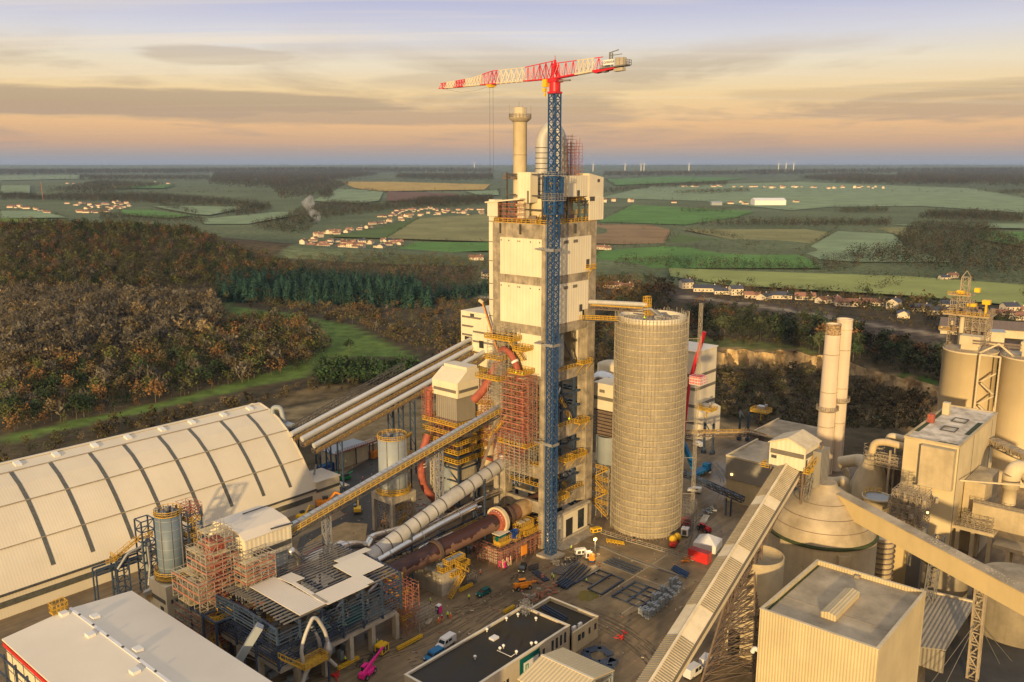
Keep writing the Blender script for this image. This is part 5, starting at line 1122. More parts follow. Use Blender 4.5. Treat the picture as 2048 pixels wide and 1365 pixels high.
part(TH, 'support_frame', 'brown_steel', lambda q: ([q.beam((x,y,DZ+6),(x,y,tzb),.4) for x in (tu0+.5,tu1-.5) for y in (tv0+.5,tv1-.5)], q.truss((tu0+1,tv0+1,tzb-4.5),(tu0+1,tv0+1,tzb),1.6,1.6,1.5,.18)))
part(TH, 'shaft', 'ribbed_grey', lambda q: q.box(DC[0]-3.2,DC[0]+2.6,DC[1]+.2,DC[1]+5.2,DZ+10.5,TZ-1.5))
part(TH, 'roof_ladder', 'grey_steel', lambda q: q.truss((DC[0]-6.5,DC[1]+2,DZ+8.5),(DC[0]-3.5,DC[1]+2.4,DZ+15),1.4,1.4,1.6,.16))
# ribbed gallery
G0, G1 = Vector((-72.6,-76.3,12.6)), Vector((tu0+.2,vm-.2,TZ-5.4))
GA = thing('ribbed_gallery', 'long cream conveyor gallery with a cross ribbed roof climbing from the bottom edge', 'conveyor gallery', (-25, -70, 0))
gd_ = (G1-G0).normalized(); gn = gd_.cross(Vector((0,0,1))).normalized(); gup = gn.cross(gd_); hwG = 3.1
def cs(p, pts): return [tuple(p+gn*a+gup*b) for a, b in pts]
sec = [(-hwG,-3.1),(hwG,-3.1),(hwG,-.6),(0,.75),(-hwG,-.6)]
def f(q):
    vs = cs(G0,sec)+cs(G1,sec); q.add(vs,[(4,3,2,1,0),(5,6,7,8,9)]+[(i,(i+1)%5,5+(i+1)%5,5+i) for i in range(5)])
part(GA, 'casing', 'gallery_roof', f)
GL = (G1-G0).length
def f(q):
    n = int(GL/.62)
    bare = [(.05,.09),(.30,.345),(.60,.635),(.805,.84)]
    for i in range(n):
        s = i/n
        if any(a < s < b for a, b in ((.285,.39),(.575,.625),(.80,.845))): continue
        p = G0+gd_*(GL*s)
        for sg in (-1,1): q.beam(p+gn*sg*hwG*1.0+gup*(-.53),p+gn*sg*.35+gup*.70,.30,.14)
part(GA, 'roof_rib', 'gallery_dark', f)
part(GA, 'ridge_strip', 'gallery_roof', lambda q: q.beam(G0+gup*.86,G1+gup*.86,.5,.12))
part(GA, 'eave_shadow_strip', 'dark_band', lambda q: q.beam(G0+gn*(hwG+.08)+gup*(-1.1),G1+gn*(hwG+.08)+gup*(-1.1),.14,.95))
def gpt(s): return G0+gd_*(GL*s)-gup*3.1
def trestle(root, s, foot, w0, w1, m='brown_steel'):
    top = gpt(s); f0 = Vector(foot)
    def f(q):
        c = []
        for i in range(2):
            for j in (-1,1):
                d = Vector((i*2.0-1,0,0)); c.append((f0+gn*j*w0+d, top+gn*j*w1+d*.8))
        for a, b in c: q.beam(a, b, .42)
        n = max(4, int((top-f0).length/3.4))
        for k_ in range(n+1):
            t = k_/n; pts = [a.lerp(b,t) for a, b in c]
            for x, y in ((0,1),(1,3),(3,2),(2,0)):
                q.beam(pts[x],pts[y],.2)
                if k_ < n: p2 = [a.lerp(b,(k_+1)/n) for a, b in c]; q.beam(pts[x],p2[y],.14); q.beam(pts[y],p2[x],.14)
    part(root, 'trestle', m, f)
L10, L11, L20, L21 = g(1402,1368), None, g(1437,1330), None
L11 = gpt(.50)+gn*2.4; L21 = gpt(.56)+gn*2.4
R10, R20 = g(1511,1345), g(1527,1335); R11 = gpt(.67)+gn*2.4; R21 = gpt(.72)+gn*2.4
def f(q):
    legs = [(Vector(a), Vector(b)) for a, b in ((L10,L11),(L20,L21),(R10,R11),(R20,R21))]
    for a, b in legs: q.beam(a, b, .42)
    n = 10
    for i in range(n+1):
        p = [a.lerp(b, i/n) for a, b in legs]
        for x, y in ((0,1),(1,3),(3,2),(2,0)):
            q.beam(p[x], p[y], .22)
            if i < n: p2 = [a.lerp(b, (i+1)/n) for a, b in legs]; q.beam(p[x], p2[y], .13); q.beam(p[y], p2[x], .13)
    dn = Vector((0,0,-5)); e_ = gpt(.93)+gn*2.4-Vector((0,0,.6)); b0_ = L11+dn; q.beam(b0_, e_, .4); q.beam(b0_-gn*3, e_-gn*3, .4)
    for s_ in np.linspace(0, 1, 11): a = b0_.lerp(e_, s_); q.beam(a, gpt(.5+.42*s_)+gn*2.4, .16); q.beam(a, a-gn*3, .14); q.beam(a, gpt(min(.93, .54+.42*s_))+gn*2.4, .14)
part(GA, 'trestle', 'brown_steel', f)
trestle(GA, .17, (-56.5,-73,0), 3.0, 2.2)
part(GA, 'head_truss', 'brown_steel', lambda q: (q.beam(gpt(.52),gpt(.92)+gn*1-Vector((0,0,0)),.5), q.truss(gpt(.56)-Vector((0,0,4.5)),gpt(.92)-Vector((0,0,1.5)),2,2.4,2.6,.24)))
# plain gallery to the right
g2a = Vector(g(1652,966,33.0)); g2b = Vector(g(2100,1200,29.5)); g2b = g2a+(g2b-g2a)*1.12
G2 = thing('plain_gallery', 'plain tan conveyor gallery running from the dome silo down to the right edge', 'conveyor gallery', (*g2a[:2], 0))
d2 = (g2b-g2a).normalized(); n2 = d2.cross(Vector((0,0,1))).normalized()
part(G2, 'casing', 'tan_sheet' if 'tan_sheet' in MATS else 'ribbed_cream', lambda q: q.beam(g2a+Vector((0,0,-2.3))+n2*1.4,g2b+Vector((0,0,-2.3))+n2*1.4,2.8,4.6))
part(G2, 'roof', 'dusty_roof', lambda q: (q.beam(g2a+Vector((0,0,.12))+n2*1.4,g2b+Vector((0,0,.12))+n2*1.4,3.2,.2)))
part(G2, 'roof_rubble', 'concrete_light', lambda q: [q.cbox(*(lambda p:(p.x,p.y,p.z+.2))(g2a.lerp(g2b,random.uniform(.45,.8))+n2*random.uniform(.2,2.4)),random.uniform(.1,.4),.2,.12,random.random()*3) for _ in range(70)])
part(G2, 'end_block', 'tan_sheet' if 'tan_sheet' in MATS else 'ribbed_cream', lambda q: q.beam(g2a-d2*5.5+n2*1.4+Vector((0,0,-2.2)),g2a+n2*1.4+Vector((0,0,-2.2)),3.4,5.2))
lt = g2a+(g2b-g2a)*.735
lt = Vector(g(1972,1140,28)); lf = Vector((9.5,-116.0,0))
part(G2, 'leg', 'dusty_steel', lambda q: (q.truss(tuple(lf+n2*-1.5),tuple(lt+n2*1.0),2.0,1.2,3.0,.45,up=(1,0,0))))
part(G2, 'leg', 'grey_steel', lambda q: q.truss((26,-102,0),(24.5,-103.5,26),2.2,2.2,3,.25,up=(1,0,0)))
part(G2, 'guy_wire', 'grey_steel', lambda q: [q.beam(tuple(lf.lerp(lt,.55)),(lf.x+a,lf.y+b,0),.09) for a,b in ((12,-4),(15,-6),(-10,6),(-12,3))])
SSI = thing('round_bin', 'narrow tan concrete bin standing behind the brown trestle of the ribbed gallery', 'silo', (-9.5,-72.8,0))
part(SSI, 'shell', 'old_concrete', lambda q: q.lathe(-9.5,-72.8,[(6.0,0),(6.0,24.2),(5.7,24.2),(5.7,23.8),(.01,24.0)],40))
part(SSI, 'doorway', 'black_rubber', lambda q: q.cbox(-15.2,-70.6,0,1.2,3.0,6.0,R(-25)))
part(SSI, 'standpipe', 'tank_cream', lambda q: (q.beam((-13.2,-67.4,0),(-13.2,-67.4,22),.6), q.beam((-14.6,-68.6,0),(-14.6,-68.6,22),.35)))
# big ribbed building bottom right
BB = thing('ribbed_building', 'large corrugated cream box building with a flat dusty roof in the near right corner', 'building', (-20,-97,0))
bu0,bu1,bv0,bv1,bz = -35.0,-5.0,-109.0,-85.2,25.0
part(BB, 'wall', 'ribbed_cream', lambda q: (q.box(bu0,bu0+.5,bv0,bv1,0,bz), q.box(bu1-.5,bu1,bv0,bv1,0,bz)))
part(BB, 'wall', 'ribbed_cream_u', lambda q: (q.box(bu0+.5,bu1-.5,bv0,bv0+.5,0,bz-.003), q.box(bu0+.5,bu1-.5,bv1-.5,bv1,0,bz-.003)))
part(BB, 'roof', 'dusty_roof', lambda q: q.box(bu0+.5,bu1-.5,bv0+.5,bv1-.5,bz-2.0,bz-.9))
part(BB, 'coping', 'tank_cream', lambda q: (q.box(bu0-.1,bu0+.55,bv0-.1,bv1+.1,bz,bz+.12), q.box(bu1-.55,bu1+.1,bv0-.1,bv1+.1,bz,bz+.12), q.box(bu0+.55,bu1-.55,bv0-.1,bv0+.55,bz+.003,bz+.12), q.box(bu0+.55,bu1-.55,bv1-.55,bv1+.1,bz+.003,bz+.12)))
part(BB, 'roof_monitor', 'ribbed_cream', lambda q: (lambda a: q.extr([(a[1]-1.5,bz-.9),(a[1]+1.5,bz-.9),(a[1]+1.6,bz+.3),(a[1],bz+.75),(a[1]-1.6,bz+.3)],0,a[0]-1,a[0]+12.5))(g(1660,1232,bz-.5)))
part(BB, 'roof_joint', 'dusty_steel', lambda q: q.box(bu0+10,bu0+10.2,bv0+.5,bv1-.5,bz-.9,bz-.84))
part(BB, 'moss_strip', 'moss', lambda q: q.box(bu0+1,bu1-1,bv1-1.0,bv1-.5,bz-.9,bz-.82))
part(BB, 'roof_vent', 'dusty_steel', lambda q: (lambda a: q.cbox(a[0],a[1],bz-.9,1.4,1.0,.6))(g(1716,1148,bz)))
part(BB, 'wall_vent', 'white_paint', lambda q: (lambda p: q.pipe([(p[0],bv1-.2,p[2]),(p[0],bv1+1.4,p[2]+.3),(p[0],bv1+1.8,p[2]-.8)],[.5,.8,.5],10,bend=.8))(pv(1512,1300,bv1+1)))
# office building with dark roof
OB = thing('office_building', 'flat roofed pale office with dark stained roof and a green sign, bottom centre', 'building', (-60,-33,0))
part(OB, 'wall', 'plaster_pale' if 'plaster_pale' in MATS else 'tank_cream', lambda q: (q.box(-80.2,-40.5,-26.4,-26.0,0,7.2), q.box(-80.2,-40.5,-40.6,-40.2,0,7.2), q.box(-80.2,-79.8,-40.2,-26.4,0,7.2), q.box(-40.9,-40.5,-40.2,-26.4,0,7.2)))
part(OB, 'roof', 'asphalt_roof', lambda q: q.box(-79.8,-40.9,-40.2,-26.4,6.2,6.75))
part(OB, 'low_wing_wall', 'tank_cream', lambda q: (q.box(-40.5,-30.2,-26.8,-26.4,0,5.6), q.box(-40.5,-30.2,-41.6,-41.2,0,5.6), q.box(-30.6,-30.2,-41.2,-26.8,0,5.6)))
part(OB, 'low_wing_roof', 'asphalt_roof', lambda q: q.box(-40.5,-30.6,-41.2,-26.8,4.4,4.75))
part(OB, 'coping', 'cream', lambda q: (q.box(-80.3,-40.4,-26.5,-25.9,7.2,7.32), q.box(-80.3,-79.7,-40.7,-26.5,7.2,7.32), q.box(-79.7,-40.4,-40.7,-40.1,7.2,7.32), q.box(-41.0,-40.4,-40.1,-26.5,7.2,7.32), q.box(-40.4,-30.1,-26.9,-26.3,5.6,5.72), q.box(-30.7,-30.1,-41.7,-26.9,5.6,5.72)))
parts(OB, 'window', 'glass', ((-37,-36,2.6,4.1),(-38.5,-37.5,2.6,4.1),(-34.2,-33.5,2.6,4.2),(-31.8,-31.0,2.7,4.2)), lambda q, b: q.box(b[0],b[1],-41.7,-41.6,b[2],b[3]))
parts(OB, 'window', 'glass', [(-42.4-i*1.6,3.6,6.2) for i in range(4)]+[(-50.5,3.8,5.6),(-52.2,3.8,5.6),(-54,3.8,5.4),(-63.2,2.2,4.0),(-64.6,2.2,4.0),(-68.4,2.2,4.0)], lambda q, b: q.box(b[0]-.35,b[0]+.35,-40.72,-40.6,b[1],b[2]))
sgn = pv(1066,1318,-40.7)
part(OB, 'sign', 'teal_paint', lambda q: q.box(sgn[0]-4.6,sgn[0]+2.3,-40.8,-40.62,1.2,6.7))
part(OB, 'sign_panel', 'white_paint', lambda q: q.box(sgn[0]-3.4,sgn[0]+1.8,-40.88,-40.81,2.6,5.4))
part(OB, 'sign_emblem', 'green_paint', lambda q: (q.box(sgn[0]-2.9,sgn[0]-2.65,-40.96,-40.89,3.2,4.8), q.box(sgn[0]-2.9,sgn[0]-1.9,-40.96,-40.89,4.6,4.8), q.box(sgn[0]-2.9,sgn[0]-1.9,-40.96,-40.89,3.2,3.4), q.box(sgn[0]-2.1,sgn[0]-1.9,-40.96,-40.89,3.4,4.6)))
part(OB, 'roof_hatch', 'white_paint', lambda q: (lambda a: q.cbox(a[0],a[1],6.75,1.9,1.5,.5))(g(988,1277,6.9)))
parts(OB, 'roof_vent', 'white_paint', ((974,1262),(1000,1300),(1007,1295),(1033,1307),(1063,1290),(1072,1289),(950,1317),(1013,1240),(1036,1232),(1072,1240)), lambda q, p: (lambda a: (q.lathe(a[0],a[1],[(.16,6.75),(.16,7.3),(.38,7.3),(.38,7.6),(.1,7.8)],8)))(g(*p,7)))
part(OB, 'roof_pipe', 'white_paint', lambda q: (lambda a,b,c: q.pipe([a,b,c],.09,6))(g(994,1301,7.0),g(1022,1314,7.0),g(1033,1306,7.0)))
parts(OB, 'air_conditioner', 'white_paint', ((1148,1259),(1160,1252)), lambda q, p: (lambda a: q.cbox(a[0],a[1],4.75,1.2,.6,1.2))(g(*p,5.2)))
part(OB, 'roof_steel_stack', 'blue_steel', lambda q: [q.beam((-36.5+i*.45,-36+i*.1,4.9+.3*(i%2)),(-35.2+i*.45,-27.5,5.0+.3*(i%2)),.28) for i in range(5)])
part(OB, 'roof_frame', 'galvanised', lambda q: (q.scaf(-43.5,-41,-29.5,-27.5,6.75,9,1,1,1,.1), [q.beam((-41-i*.5,-27,7),(-39-i*.5,-35,5.5),.1) for i in range(5)]))
# gabled hall bottom
GH = thing('gabled_hall', 'cream gable roofed hall cut by the bottom edge, beside the pale office', 'hall', (-60,-53,0))
hh = [g(1032,1363,8), g(1083,1312,9.6), g(1130,1297,8), g(1229,1342,8), g(1185,1358,9.6)]
gu = hh[1][0]; 
u_r = g(1229,1342,8)[0]; v_r = g(1229,1342,8)[1]; v_l = g(1083,1312,9.6)[1]; u_m = g(1083,1312,9.6)[0]; u_l = 2*u_m-u_r
part(GH, 'wall', 'cream_panel', lambda q: (q.extr([(u_l,0),(u_r,0),(u_r,7.9),(u_m,9.5),(u_l,7.9)],1,v_l-.4,v_l-.9), q.box(u_l,u_l+.3,v_r+.3,v_l-1,0,7.8)))
part(GH, 'roof', 'hall_roof' if 'hall_roof' in MATS else 'ribbed_cream', lambda q: (q.extr([(u_l-.5,7.85),(u_m,9.6),(u_m,9.8),(u_l-.5,8.05)],1,v_r,v_l), q.extr([(u_m,9.6),(u_r,7.95),(u_r,8.15),(u_m,9.8)],1,v_r,v_l)))
part(GH, 'ridge_cap', 'cream', lambda q: q.box(u_m-.3,u_m+.3,v_r,v_l,9.78,9.92))
part(GH, 'steel_frame', 'tank_grey', lambda q: ([q.beam((u,v_r+.3,0),(u,v_r+.3,8),.3) for u in (u_l+1,u_m,u_r-.3)], q.beam((u_l+1,v_r+.3,7),(u_r-.3,v_r+.3,7),.3), q.beam((u_r-.3,v_r+.3,7.6),(u_m,v_r+.3,9.3),.25), [q.beam((u_r-.3,v,0),(u_r-.3,v,7.8),.3) for v in np.arange(v_r+1,v_l,4)]))
# chimneys
def chimney(label, c, r0, r1, h, plat, crown, grp):
    t = thing('chimney', label, 'chimney', (*c,0), grp)
    prof_ = [(r0+(r1-r0)*z/h, z) for z in np.linspace(0,h,12)]
    part(t, 'shaft', 'chimney_skin' if 'chimney_skin' in MATS else 'tank_cream', lambda q: q.lathe(*c,prof_+[(r1-.35,h),(r1-.35,h-2)],32,close=False))
    part(t, 'crown', crown, lambda q: q.lathe(*c,[(r1+.02,h-4),(r1+.22,h-3.8),(r1+.22,h-3.4),(r1+.06,h-3.2),(r1+.06,h-.4),(r1+.16,h-.2),(r1+.1,h+.05),(r1-.3,h+.05)],32,close=False))
    parts(t, 'band', 'dusty_steel', (h*.55,h*.32,h*.8), lambda q, z: q.lathe(*c,[(r0+(r1-r0)*z/h+.02,z),(r0+(r1-r0)*z/h+.16,z+.1),(r0+(r1-r0)*z/h+.02,z+.3)],32,close=False))
    rp = r0+(r1-r0)*plat/h
    part(t, 'platform', 'dusty_steel', lambda q: (q.lathe(*c,[(rp,plat-.9),(rp+1.1,plat-.2),(rp+1.1,plat),(rp,plat)],28,close=False), q.rail([(c[0]+(rp+1)*math.cos(i*.42),c[1]+(rp+1)*math.sin(i*.42),plat) for i in range(15)],1.2,1,.1,close=True)))
    part(t, 'ladder', 'tank_cream', lambda q: q.beam((c[0]-r0*.2,c[1]-r0-.05,0),(c[0]-r1*.2,c[1]-r1-.05,h-3),.2))
    return t
ch1 = (122.5,-38.0); ch2 = (130.5,-39.6)
ch2 = g(1667,938)[:2]
z1_ = zt(*ch1,648); z2_ = zt(*ch2,638)
pl = zt(*ch1,818)
chimney('nearer chimney of the pair, with a flaking rusty crown', ch1, 3.05, 2.55, z1_, pl, 'flaked', 'pair of tall pale chimneys') if 'flaked' in MATS else None
mat('flaked', (.40,.28,.15), .9, var=.7, scale=1.6, tint=(.16,.09,.05))
mat('chimney_skin', (.60,.49,.37), .85, var=.10, scale=.15, streak=.15)
chimney('nearer chimney of the pair, with a flaking rusty crown', ch1, 3.3, 2.7, z1_, pl, 'flaked', 'pair of tall pale chimneys')
chimney('farther chimney of the pair, with a clean pale crown', ch2, 3.1, 2.8, z2_, zt(*ch2,800), 'chimney_skin', 'pair of tall pale chimneys')
# warehouses behind
w1 = g(1448,1000); wz = zt(*w1[:2],913)
WA = thing('ribbed_warehouse', 'grey over cream ribbed box warehouse with a lit wall lamp', 'warehouse', (82,-28,0))
part(WA, 'upper_wall', 'ribbed_grey', lambda q: q.box(w1[0],w1[0]+24,w1[1]-24,w1[1],wz*.5,wz))
part(WA, 'lower_wall', 'ribbed_cream', lambda q: q.box(w1[0]+.3,w1[0]+23.7,w1[1]-23.7,w1[1]-.3,0,wz*.5))
part(WA, 'roof', 'dusty_roof', lambda q: q.box(w1[0]+.6,w1[0]+23.4,w1[1]-23.4,w1[1]-.6,wz-.5,wz+.003))
part(WA, 'coping', 'tank_cream', lambda q: (q.box(w1[0]-.1,w1[0]+.5,w1[1]-24.1,w1[1]+.1,wz+.01,wz+.6), q.box(w1[0]+.5,w1[0]+24,w1[1]-.5,w1[1]+.1,wz+.01,wz+.6)))
part(WA, 'wall_lamp', 'lamp_glow', lambda q: (lambda p: q.box(w1[0]-.5,w1[0]-.05,p[1]-.35,p[1]+.35,p[2]-.3,p[2]+.3))(pu(1464,949,w1[0])))
w2 = g(1496,930); wz2 = zt(*w2[:2],868)
WB = thing('grey_warehouse', 'plain grey ribbed box warehouse behind the two tone one, left of the chimneys', 'warehouse', (w2[0]+10,w2[1]-10,0))
part(WB, 'wall', 'ribbed_grey', lambda q: q.box(w2[0],w2[0]+26,w2[1]-24,w2[1],0,wz2))
part(WB, 'roof', 'dusty_roof', lambda q: q.box(w2[0]+.5,w2[0]+25.5,w2[1]-23.5,w2[1]-.5,wz2,wz2+.1))
part(WB, 'coping', 'tank_cream', lambda q: (q.box(w2[0]-.1,w2[0]+.5,w2[1]-24.1,w2[1]+.1,wz2+.003,wz2+.6), q.box(w2[0]+.5,w2[0]+26,w2[1]-.5,w2[1]+.1,wz2+.003,wz2+.6)))
# conveyor behind right of the scaffolded silo
e1_, e2_, e3_ = Vector((92,24,18)), Vector((128,2,19.5)), Vector((160,-28,11))
bk = g(1413,905); bz_ = zt(bk[0],bk[1],835)
K0, K1, K2 = Vector(g(1365,868,bz_-1)), Vector(g(1500,866,bz_-1)), Vector(g(1625,905,6))
KC = thing('outer_conveyor', 'dark conveyor bridge with a tan walkway running behind the warehouses to the chimneys', 'conveyor', (*K1[:2],0))
part(KC, 'truss', 'brown_steel', lambda q: (q.truss(K0,K1,2.4,2.0,2.6,.25), q.truss(K1,K2,2.4,2.0,2.6,.25)))
part(KC, 'walkway', 'dusty_steel', lambda q: (q.beam(K0+Vector((-1.5,-1,1.0)),K1+Vector((-1.5,-1,1.0)),2.6,.2), q.beam(K1+Vector((-1.5,-1,1.0)),K2+Vector((-1.5,-1,1.0)),2.6,.2)))
part(KC, 'railing', 'yellow_rail', lambda q: (q.rail([K0+Vector((-2.8,-1,1.1)),K1+Vector((-2.8,-1,1.1)),K2+Vector((-2.8,-1,1.1))],1.2,2.2,.12)))
def kleg(q, p):
    a = g(*p); q.beam((a[0],a[1],0),(a[0],a[1],bz_-2),.7); q.beam((a[0]+1,a[1]-3.4,0),(a[0]+1,a[1]-3.4,bz_-2),.7); q.beam((a[0],a[1],1),(a[0]+1,a[1]-3.4,bz_*.5),.3); q.beam((a[0]+1,a[1]-3.4,bz_*.5),(a[0],a[1],bz_-2),.3); q.box(a[0]-.8,a[0]+.8,a[1]-.8,a[1]+.8,0,1.4); q.box(a[0]+.2,a[0]+1.8,a[1]-4.2,a[1]-2.6,0,1.4)
parts(KC, 'leg', 'blue_steel', ((1407,906),(1478,880)), kleg)
parts(KC, 'drive_platform', 'yellow_rail', ((1413,818),(1522,822)), lambda q, p: (lambda a: (q.box(a[0]-2.5,a[0]+2.5,a[1]-3.5,a[1]+3.5,a[2]-.4,a[2]), q.rail([(a[0]-2.5,a[1]-3.5,a[2]),(a[0]-2.5,a[1]+3.5,a[2]),(a[0]+2.5,a[1]+3.5,a[2]),(a[0]+2.5,a[1]-3.5,a[2])],1.2,1.2,.16,close=True), q.beam((a[0],a[1],a[2]-4),(a[0],a[1],a[2]),.4)))(g(p[0],p[1],bz_+3)))
parts(KC, 'drive', 'galvanised', ((1413,812),(1524,816)), lambda q, p: (lambda a: (q.cbox(a[0],a[1],a[2]-.6,2.6,3.4,1.4), q.cbox(a[0]+.5,a[1]-1.5,a[2]+.8,.8,1,.8)))(g(p[0],p[1],bz_+3.6)))
L5 = thing('low_truss_conveyor', 'low dark blue truss conveyor sloping behind the ribbed gallery towards the scaffolded silo', 'conveyor', (*g(1455,1030)[:2],0))
a5, b5 = Vector(g(1362,945,9)), Vector(g(1486,1000,6))
part(L5, 'truss', 'blue_steel', lambda q: q.truss(a5,b5,1.8,1.6,1.8,.25))
part(L5, 'walkway', 'grey_steel', lambda q: q.beam(a5+Vector((0,0,.6)),b5+Vector((0,0,.6)),1.4,.15))
part(L5, 'leg', 'blue_steel', lambda q: (lambda a: (q.beam((a[0],a[1],0),(a[0],a[1],6),.45), q.beam((a[0]+.4,a[1]-1.6,0),(a[0]+.4,a[1]-1.6,6),.45)))(g(1451,1031)))
# cream striped building right behind the scaffolded silo
SBk = thing('striped_building', 'white building with dark floor strips half hidden behind the scaffolded silo', 'building', (80,4,0))
vS = 2.0; pS0 = pv(1386,870,vS)
uS = pS0[0]; zS = zt(uS,vS-2,700)
sx = g(1390,880)
sx = (sx[0],sx[1]); zst = zt(*sx,705)
part(SBk, 'wall', 'cream', lambda q: q.box(sx[0]-1,sx[0]+16,sx[1],sx[1]+22,0,zst))
parts(SBk, 'window_strip', 'dark_band', (752,778,812,845), lambda q, y: (lambda z: (q.box(sx[0]-1.12,sx[0]-1,sx[1]+.1,sx[1]+22,z-.9,z+.4), q.box(sx[0]-1,sx[0]+16,sx[1]-.12,sx[1],z-.9,z+.4)))(zt(*sx,y)))
part(SBk, 'roof', 'white_roof', lambda q: q.box(sx[0]-1.5,sx[0]+16.4,sx[1]-.4,sx[1]+22,zst,zst+.4))
part(SBk, 'canopy', 'cream', lambda q: q.add([(sx[0]-1,sx[1]-.2,zst*.36),(sx[0]-1,sx[1]-4,zst*.33),(sx[0]+14,sx[1]-4,zst*.33),(sx[0]+14,sx[1]-.2,zst*.36),(sx[0]-1,sx[1]-.2,0),(sx[0]-1,sx[1]-4,0),(sx[0]+14,sx[1]-4,0),(sx[0]+14,sx[1]-.2,0)],[(0,1,2,3),(0,4,5,1),(1,5,6,2)]))
# filter stack visible between tower and silo
GB = thing('gap_filter', 'cream topped filter with stacked ledges seen through the gap between tower and scaffolded silo', 'filter', (36,2,0))
gu_, gv_2 = 33.0, 0.0
def gz_(y): return pu(1206,y,gu_)[2]
gvc = pu(1206,800,gu_)[1]
part(GB, 'upper_cladding', 'cream', lambda q: q.box(gu_,gu_+8,gvc-4.2,gvc+4.2,gz_(820),gz_(768)))
part(GB, 'window_strip', 'dark_band', lambda q: (q.box(gu_-.1,gu_,gvc-4,gvc+3.6,gz_(801),gz_(794)), q.box(gu_-.1,gu_,gvc-.6,gvc+1.4,gz_(786),gz_(780))))
part(GB, 'ledge', 'brown_steel', lambda q: [q.box(gu_-.2,gu_+7,gvc-3.8,gvc+3.4,z,z+.25) for z in np.linspace(gz_(872),gz_(824),8)]+[q.box(gu_+.8,gu_+6,gvc-3,gvc+3,gz_(872),gz_(820))])
part(GB, 'hopper', 'tank_grey', lambda q: q.lathe(gu_+3.6,gvc,[(.8,gz_(955)),(3.6,gz_(930)),(3.6,gz_(876))],20))
part(GB, 'stairs', 'yellow_rail', lambda q: [q.stairs((gu_-1,gvc+(3 if i%2 else -3),z),(gu_-1,gvc-(3 if i%2 else -3),z+4),1) for i,z in enumerate((1,5,9,13))]+[q.rail([(gu_-1.5,gvc-3.6,z),(gu_-1.5,gvc+3.6,z)],1.2,1.2,.14) for z in (5,9,13,17)])
part(GB, 'frame', 'dusty_steel', lambda q: q.scaf(gu_-1,gu_+5,gvc-3.6,gvc+3.6,0,17,2.5,2.4,3.4,.18))
part(GB, 'elbow_duct', 'silver', lambda q: (lambda p: q.pipe([(p[0]+4,p[1]+4,p[2]-6),(p[0]+4,p[1]+3,p[2]-1),(p[0]+4,p[1]-4,p[2]-2),(p[0]+4,p[1]-5,p[2]-9)],2.2,16,bend=4))(pu(1197,752,50.)))
part(GB, 'rear_tank', 'tank_cream', lambda q: (lambda p: q.lathe(p[0]+4,p[1],[(5,0),(5,p[2]-.8),(3,p[2]),(.01,p[2]+.3)],24))(pu(1210,727,60.)))
# tank inside the tower opening
part(T, 'inner_tank', 'tank_grey', lambda q: q.lathe(11.5,7.0,[(4.3,54.3),(4.3,64.8),(.5,65.4)],28))
part(T, 'inner_pipe', 'galvanised', lambda q: (q.pipe([(9,4,38),(10,4,44),(14,4,49)],.5,10,bend=1), q.pipe([(14,5,15),(15,4,19),(18,4,20)],.4,10,bend=1)))
# ---- hoist mast, red cage, mobile crane by the silo
hb = g(1383,1058)
HM = thing('hoist_mast', 'thin lattice hoist mast with a red cage standing right of the scaffolded silo', 'hoist', (*hb[:2],0))
hzt = zt(*hb[:2],607)
part(HM, 'mast', 'scaffold_grey', lambda q: q.truss((hb[0],hb[1],0),(hb[0],hb[1],hzt),.8,.8,1.7,.09,.05))
hcz = zt(*hb[:2],768)
part(HM, 'cage', 'crane_red', lambda q: (q.box(hb[0]-1.9,hb[0]+1.9,hb[1]-1.9,hb[1]+1.9,hcz,hcz+2.6)))
part(HM, 'cage_rail', 'white_paint', lambda q: [q.rail([(hb[0]-1.95,hb[1]-1.95,hcz+z),(hb[0]+1.95,hb[1]-1.95,hcz+z),(hb[0]+1.95,hb[1]+1.95,hcz+z),(hb[0]-1.95,hb[1]+1.95,hcz+z)],.8,.9,.08,close=True) for z in (0,.9,1.8)])
part(HM, 'wall_tie', 'scaffold_grey', lambda q: [q.beam((hb[0],hb[1],z),(hb[0]-4,hb[1]+4,z),.12) for z in (12,24,36,hzt*.8,hzt*.85)])
part(HM, 'base_tower', 'grey_steel', lambda q: q.scaf(hb[0]-3,hb[0]+1,hb[1]-1,hb[1]+4,0,9,2,2,2,.12))
mb_ = g(1392,955)
MC = thing('mobile_crane', 'blue wheeled mobile crane with a long red boom behind the scaffolded silo', 'crane', (*mb_[:2],0))
def dp(px, py, u=mb_[0]): return pu(px,py,u)
part(MC, 'carrier', 'skyblue_paint', lambda q: (q.box(mb_[0]-2,mb_[0]+9,mb_[1]-1.4,mb_[1]+1.4,.9,2.2), q.box(mb_[0]+7,mb_[0]+9.4,mb_[1]-1.3,mb_[1]+1.3,2.2,3.4)))
parts(MC, 'wheel', 'black_rubber', [(x,s) for x in (-1,1,4,6.5,8.4) for s in (-1.5,1.1)], lambda q, p: q.pipe([(mb_[0]+p[0],mb_[1]+p[1],.75),(mb_[0]+p[0],mb_[1]+p[1]+.4,.75)],.75,12))
part(MC, 'boom_foot', 'skyblue_paint', lambda q: q.beam(dp(1388,938),dp(1366,885),1.5))
part(MC, 'boom', 'crane_red', lambda q: (q.beam(dp(1364,900),dp(1379,765),.8), q.beam(dp(1379,765),dp(1409,664),1.1)))
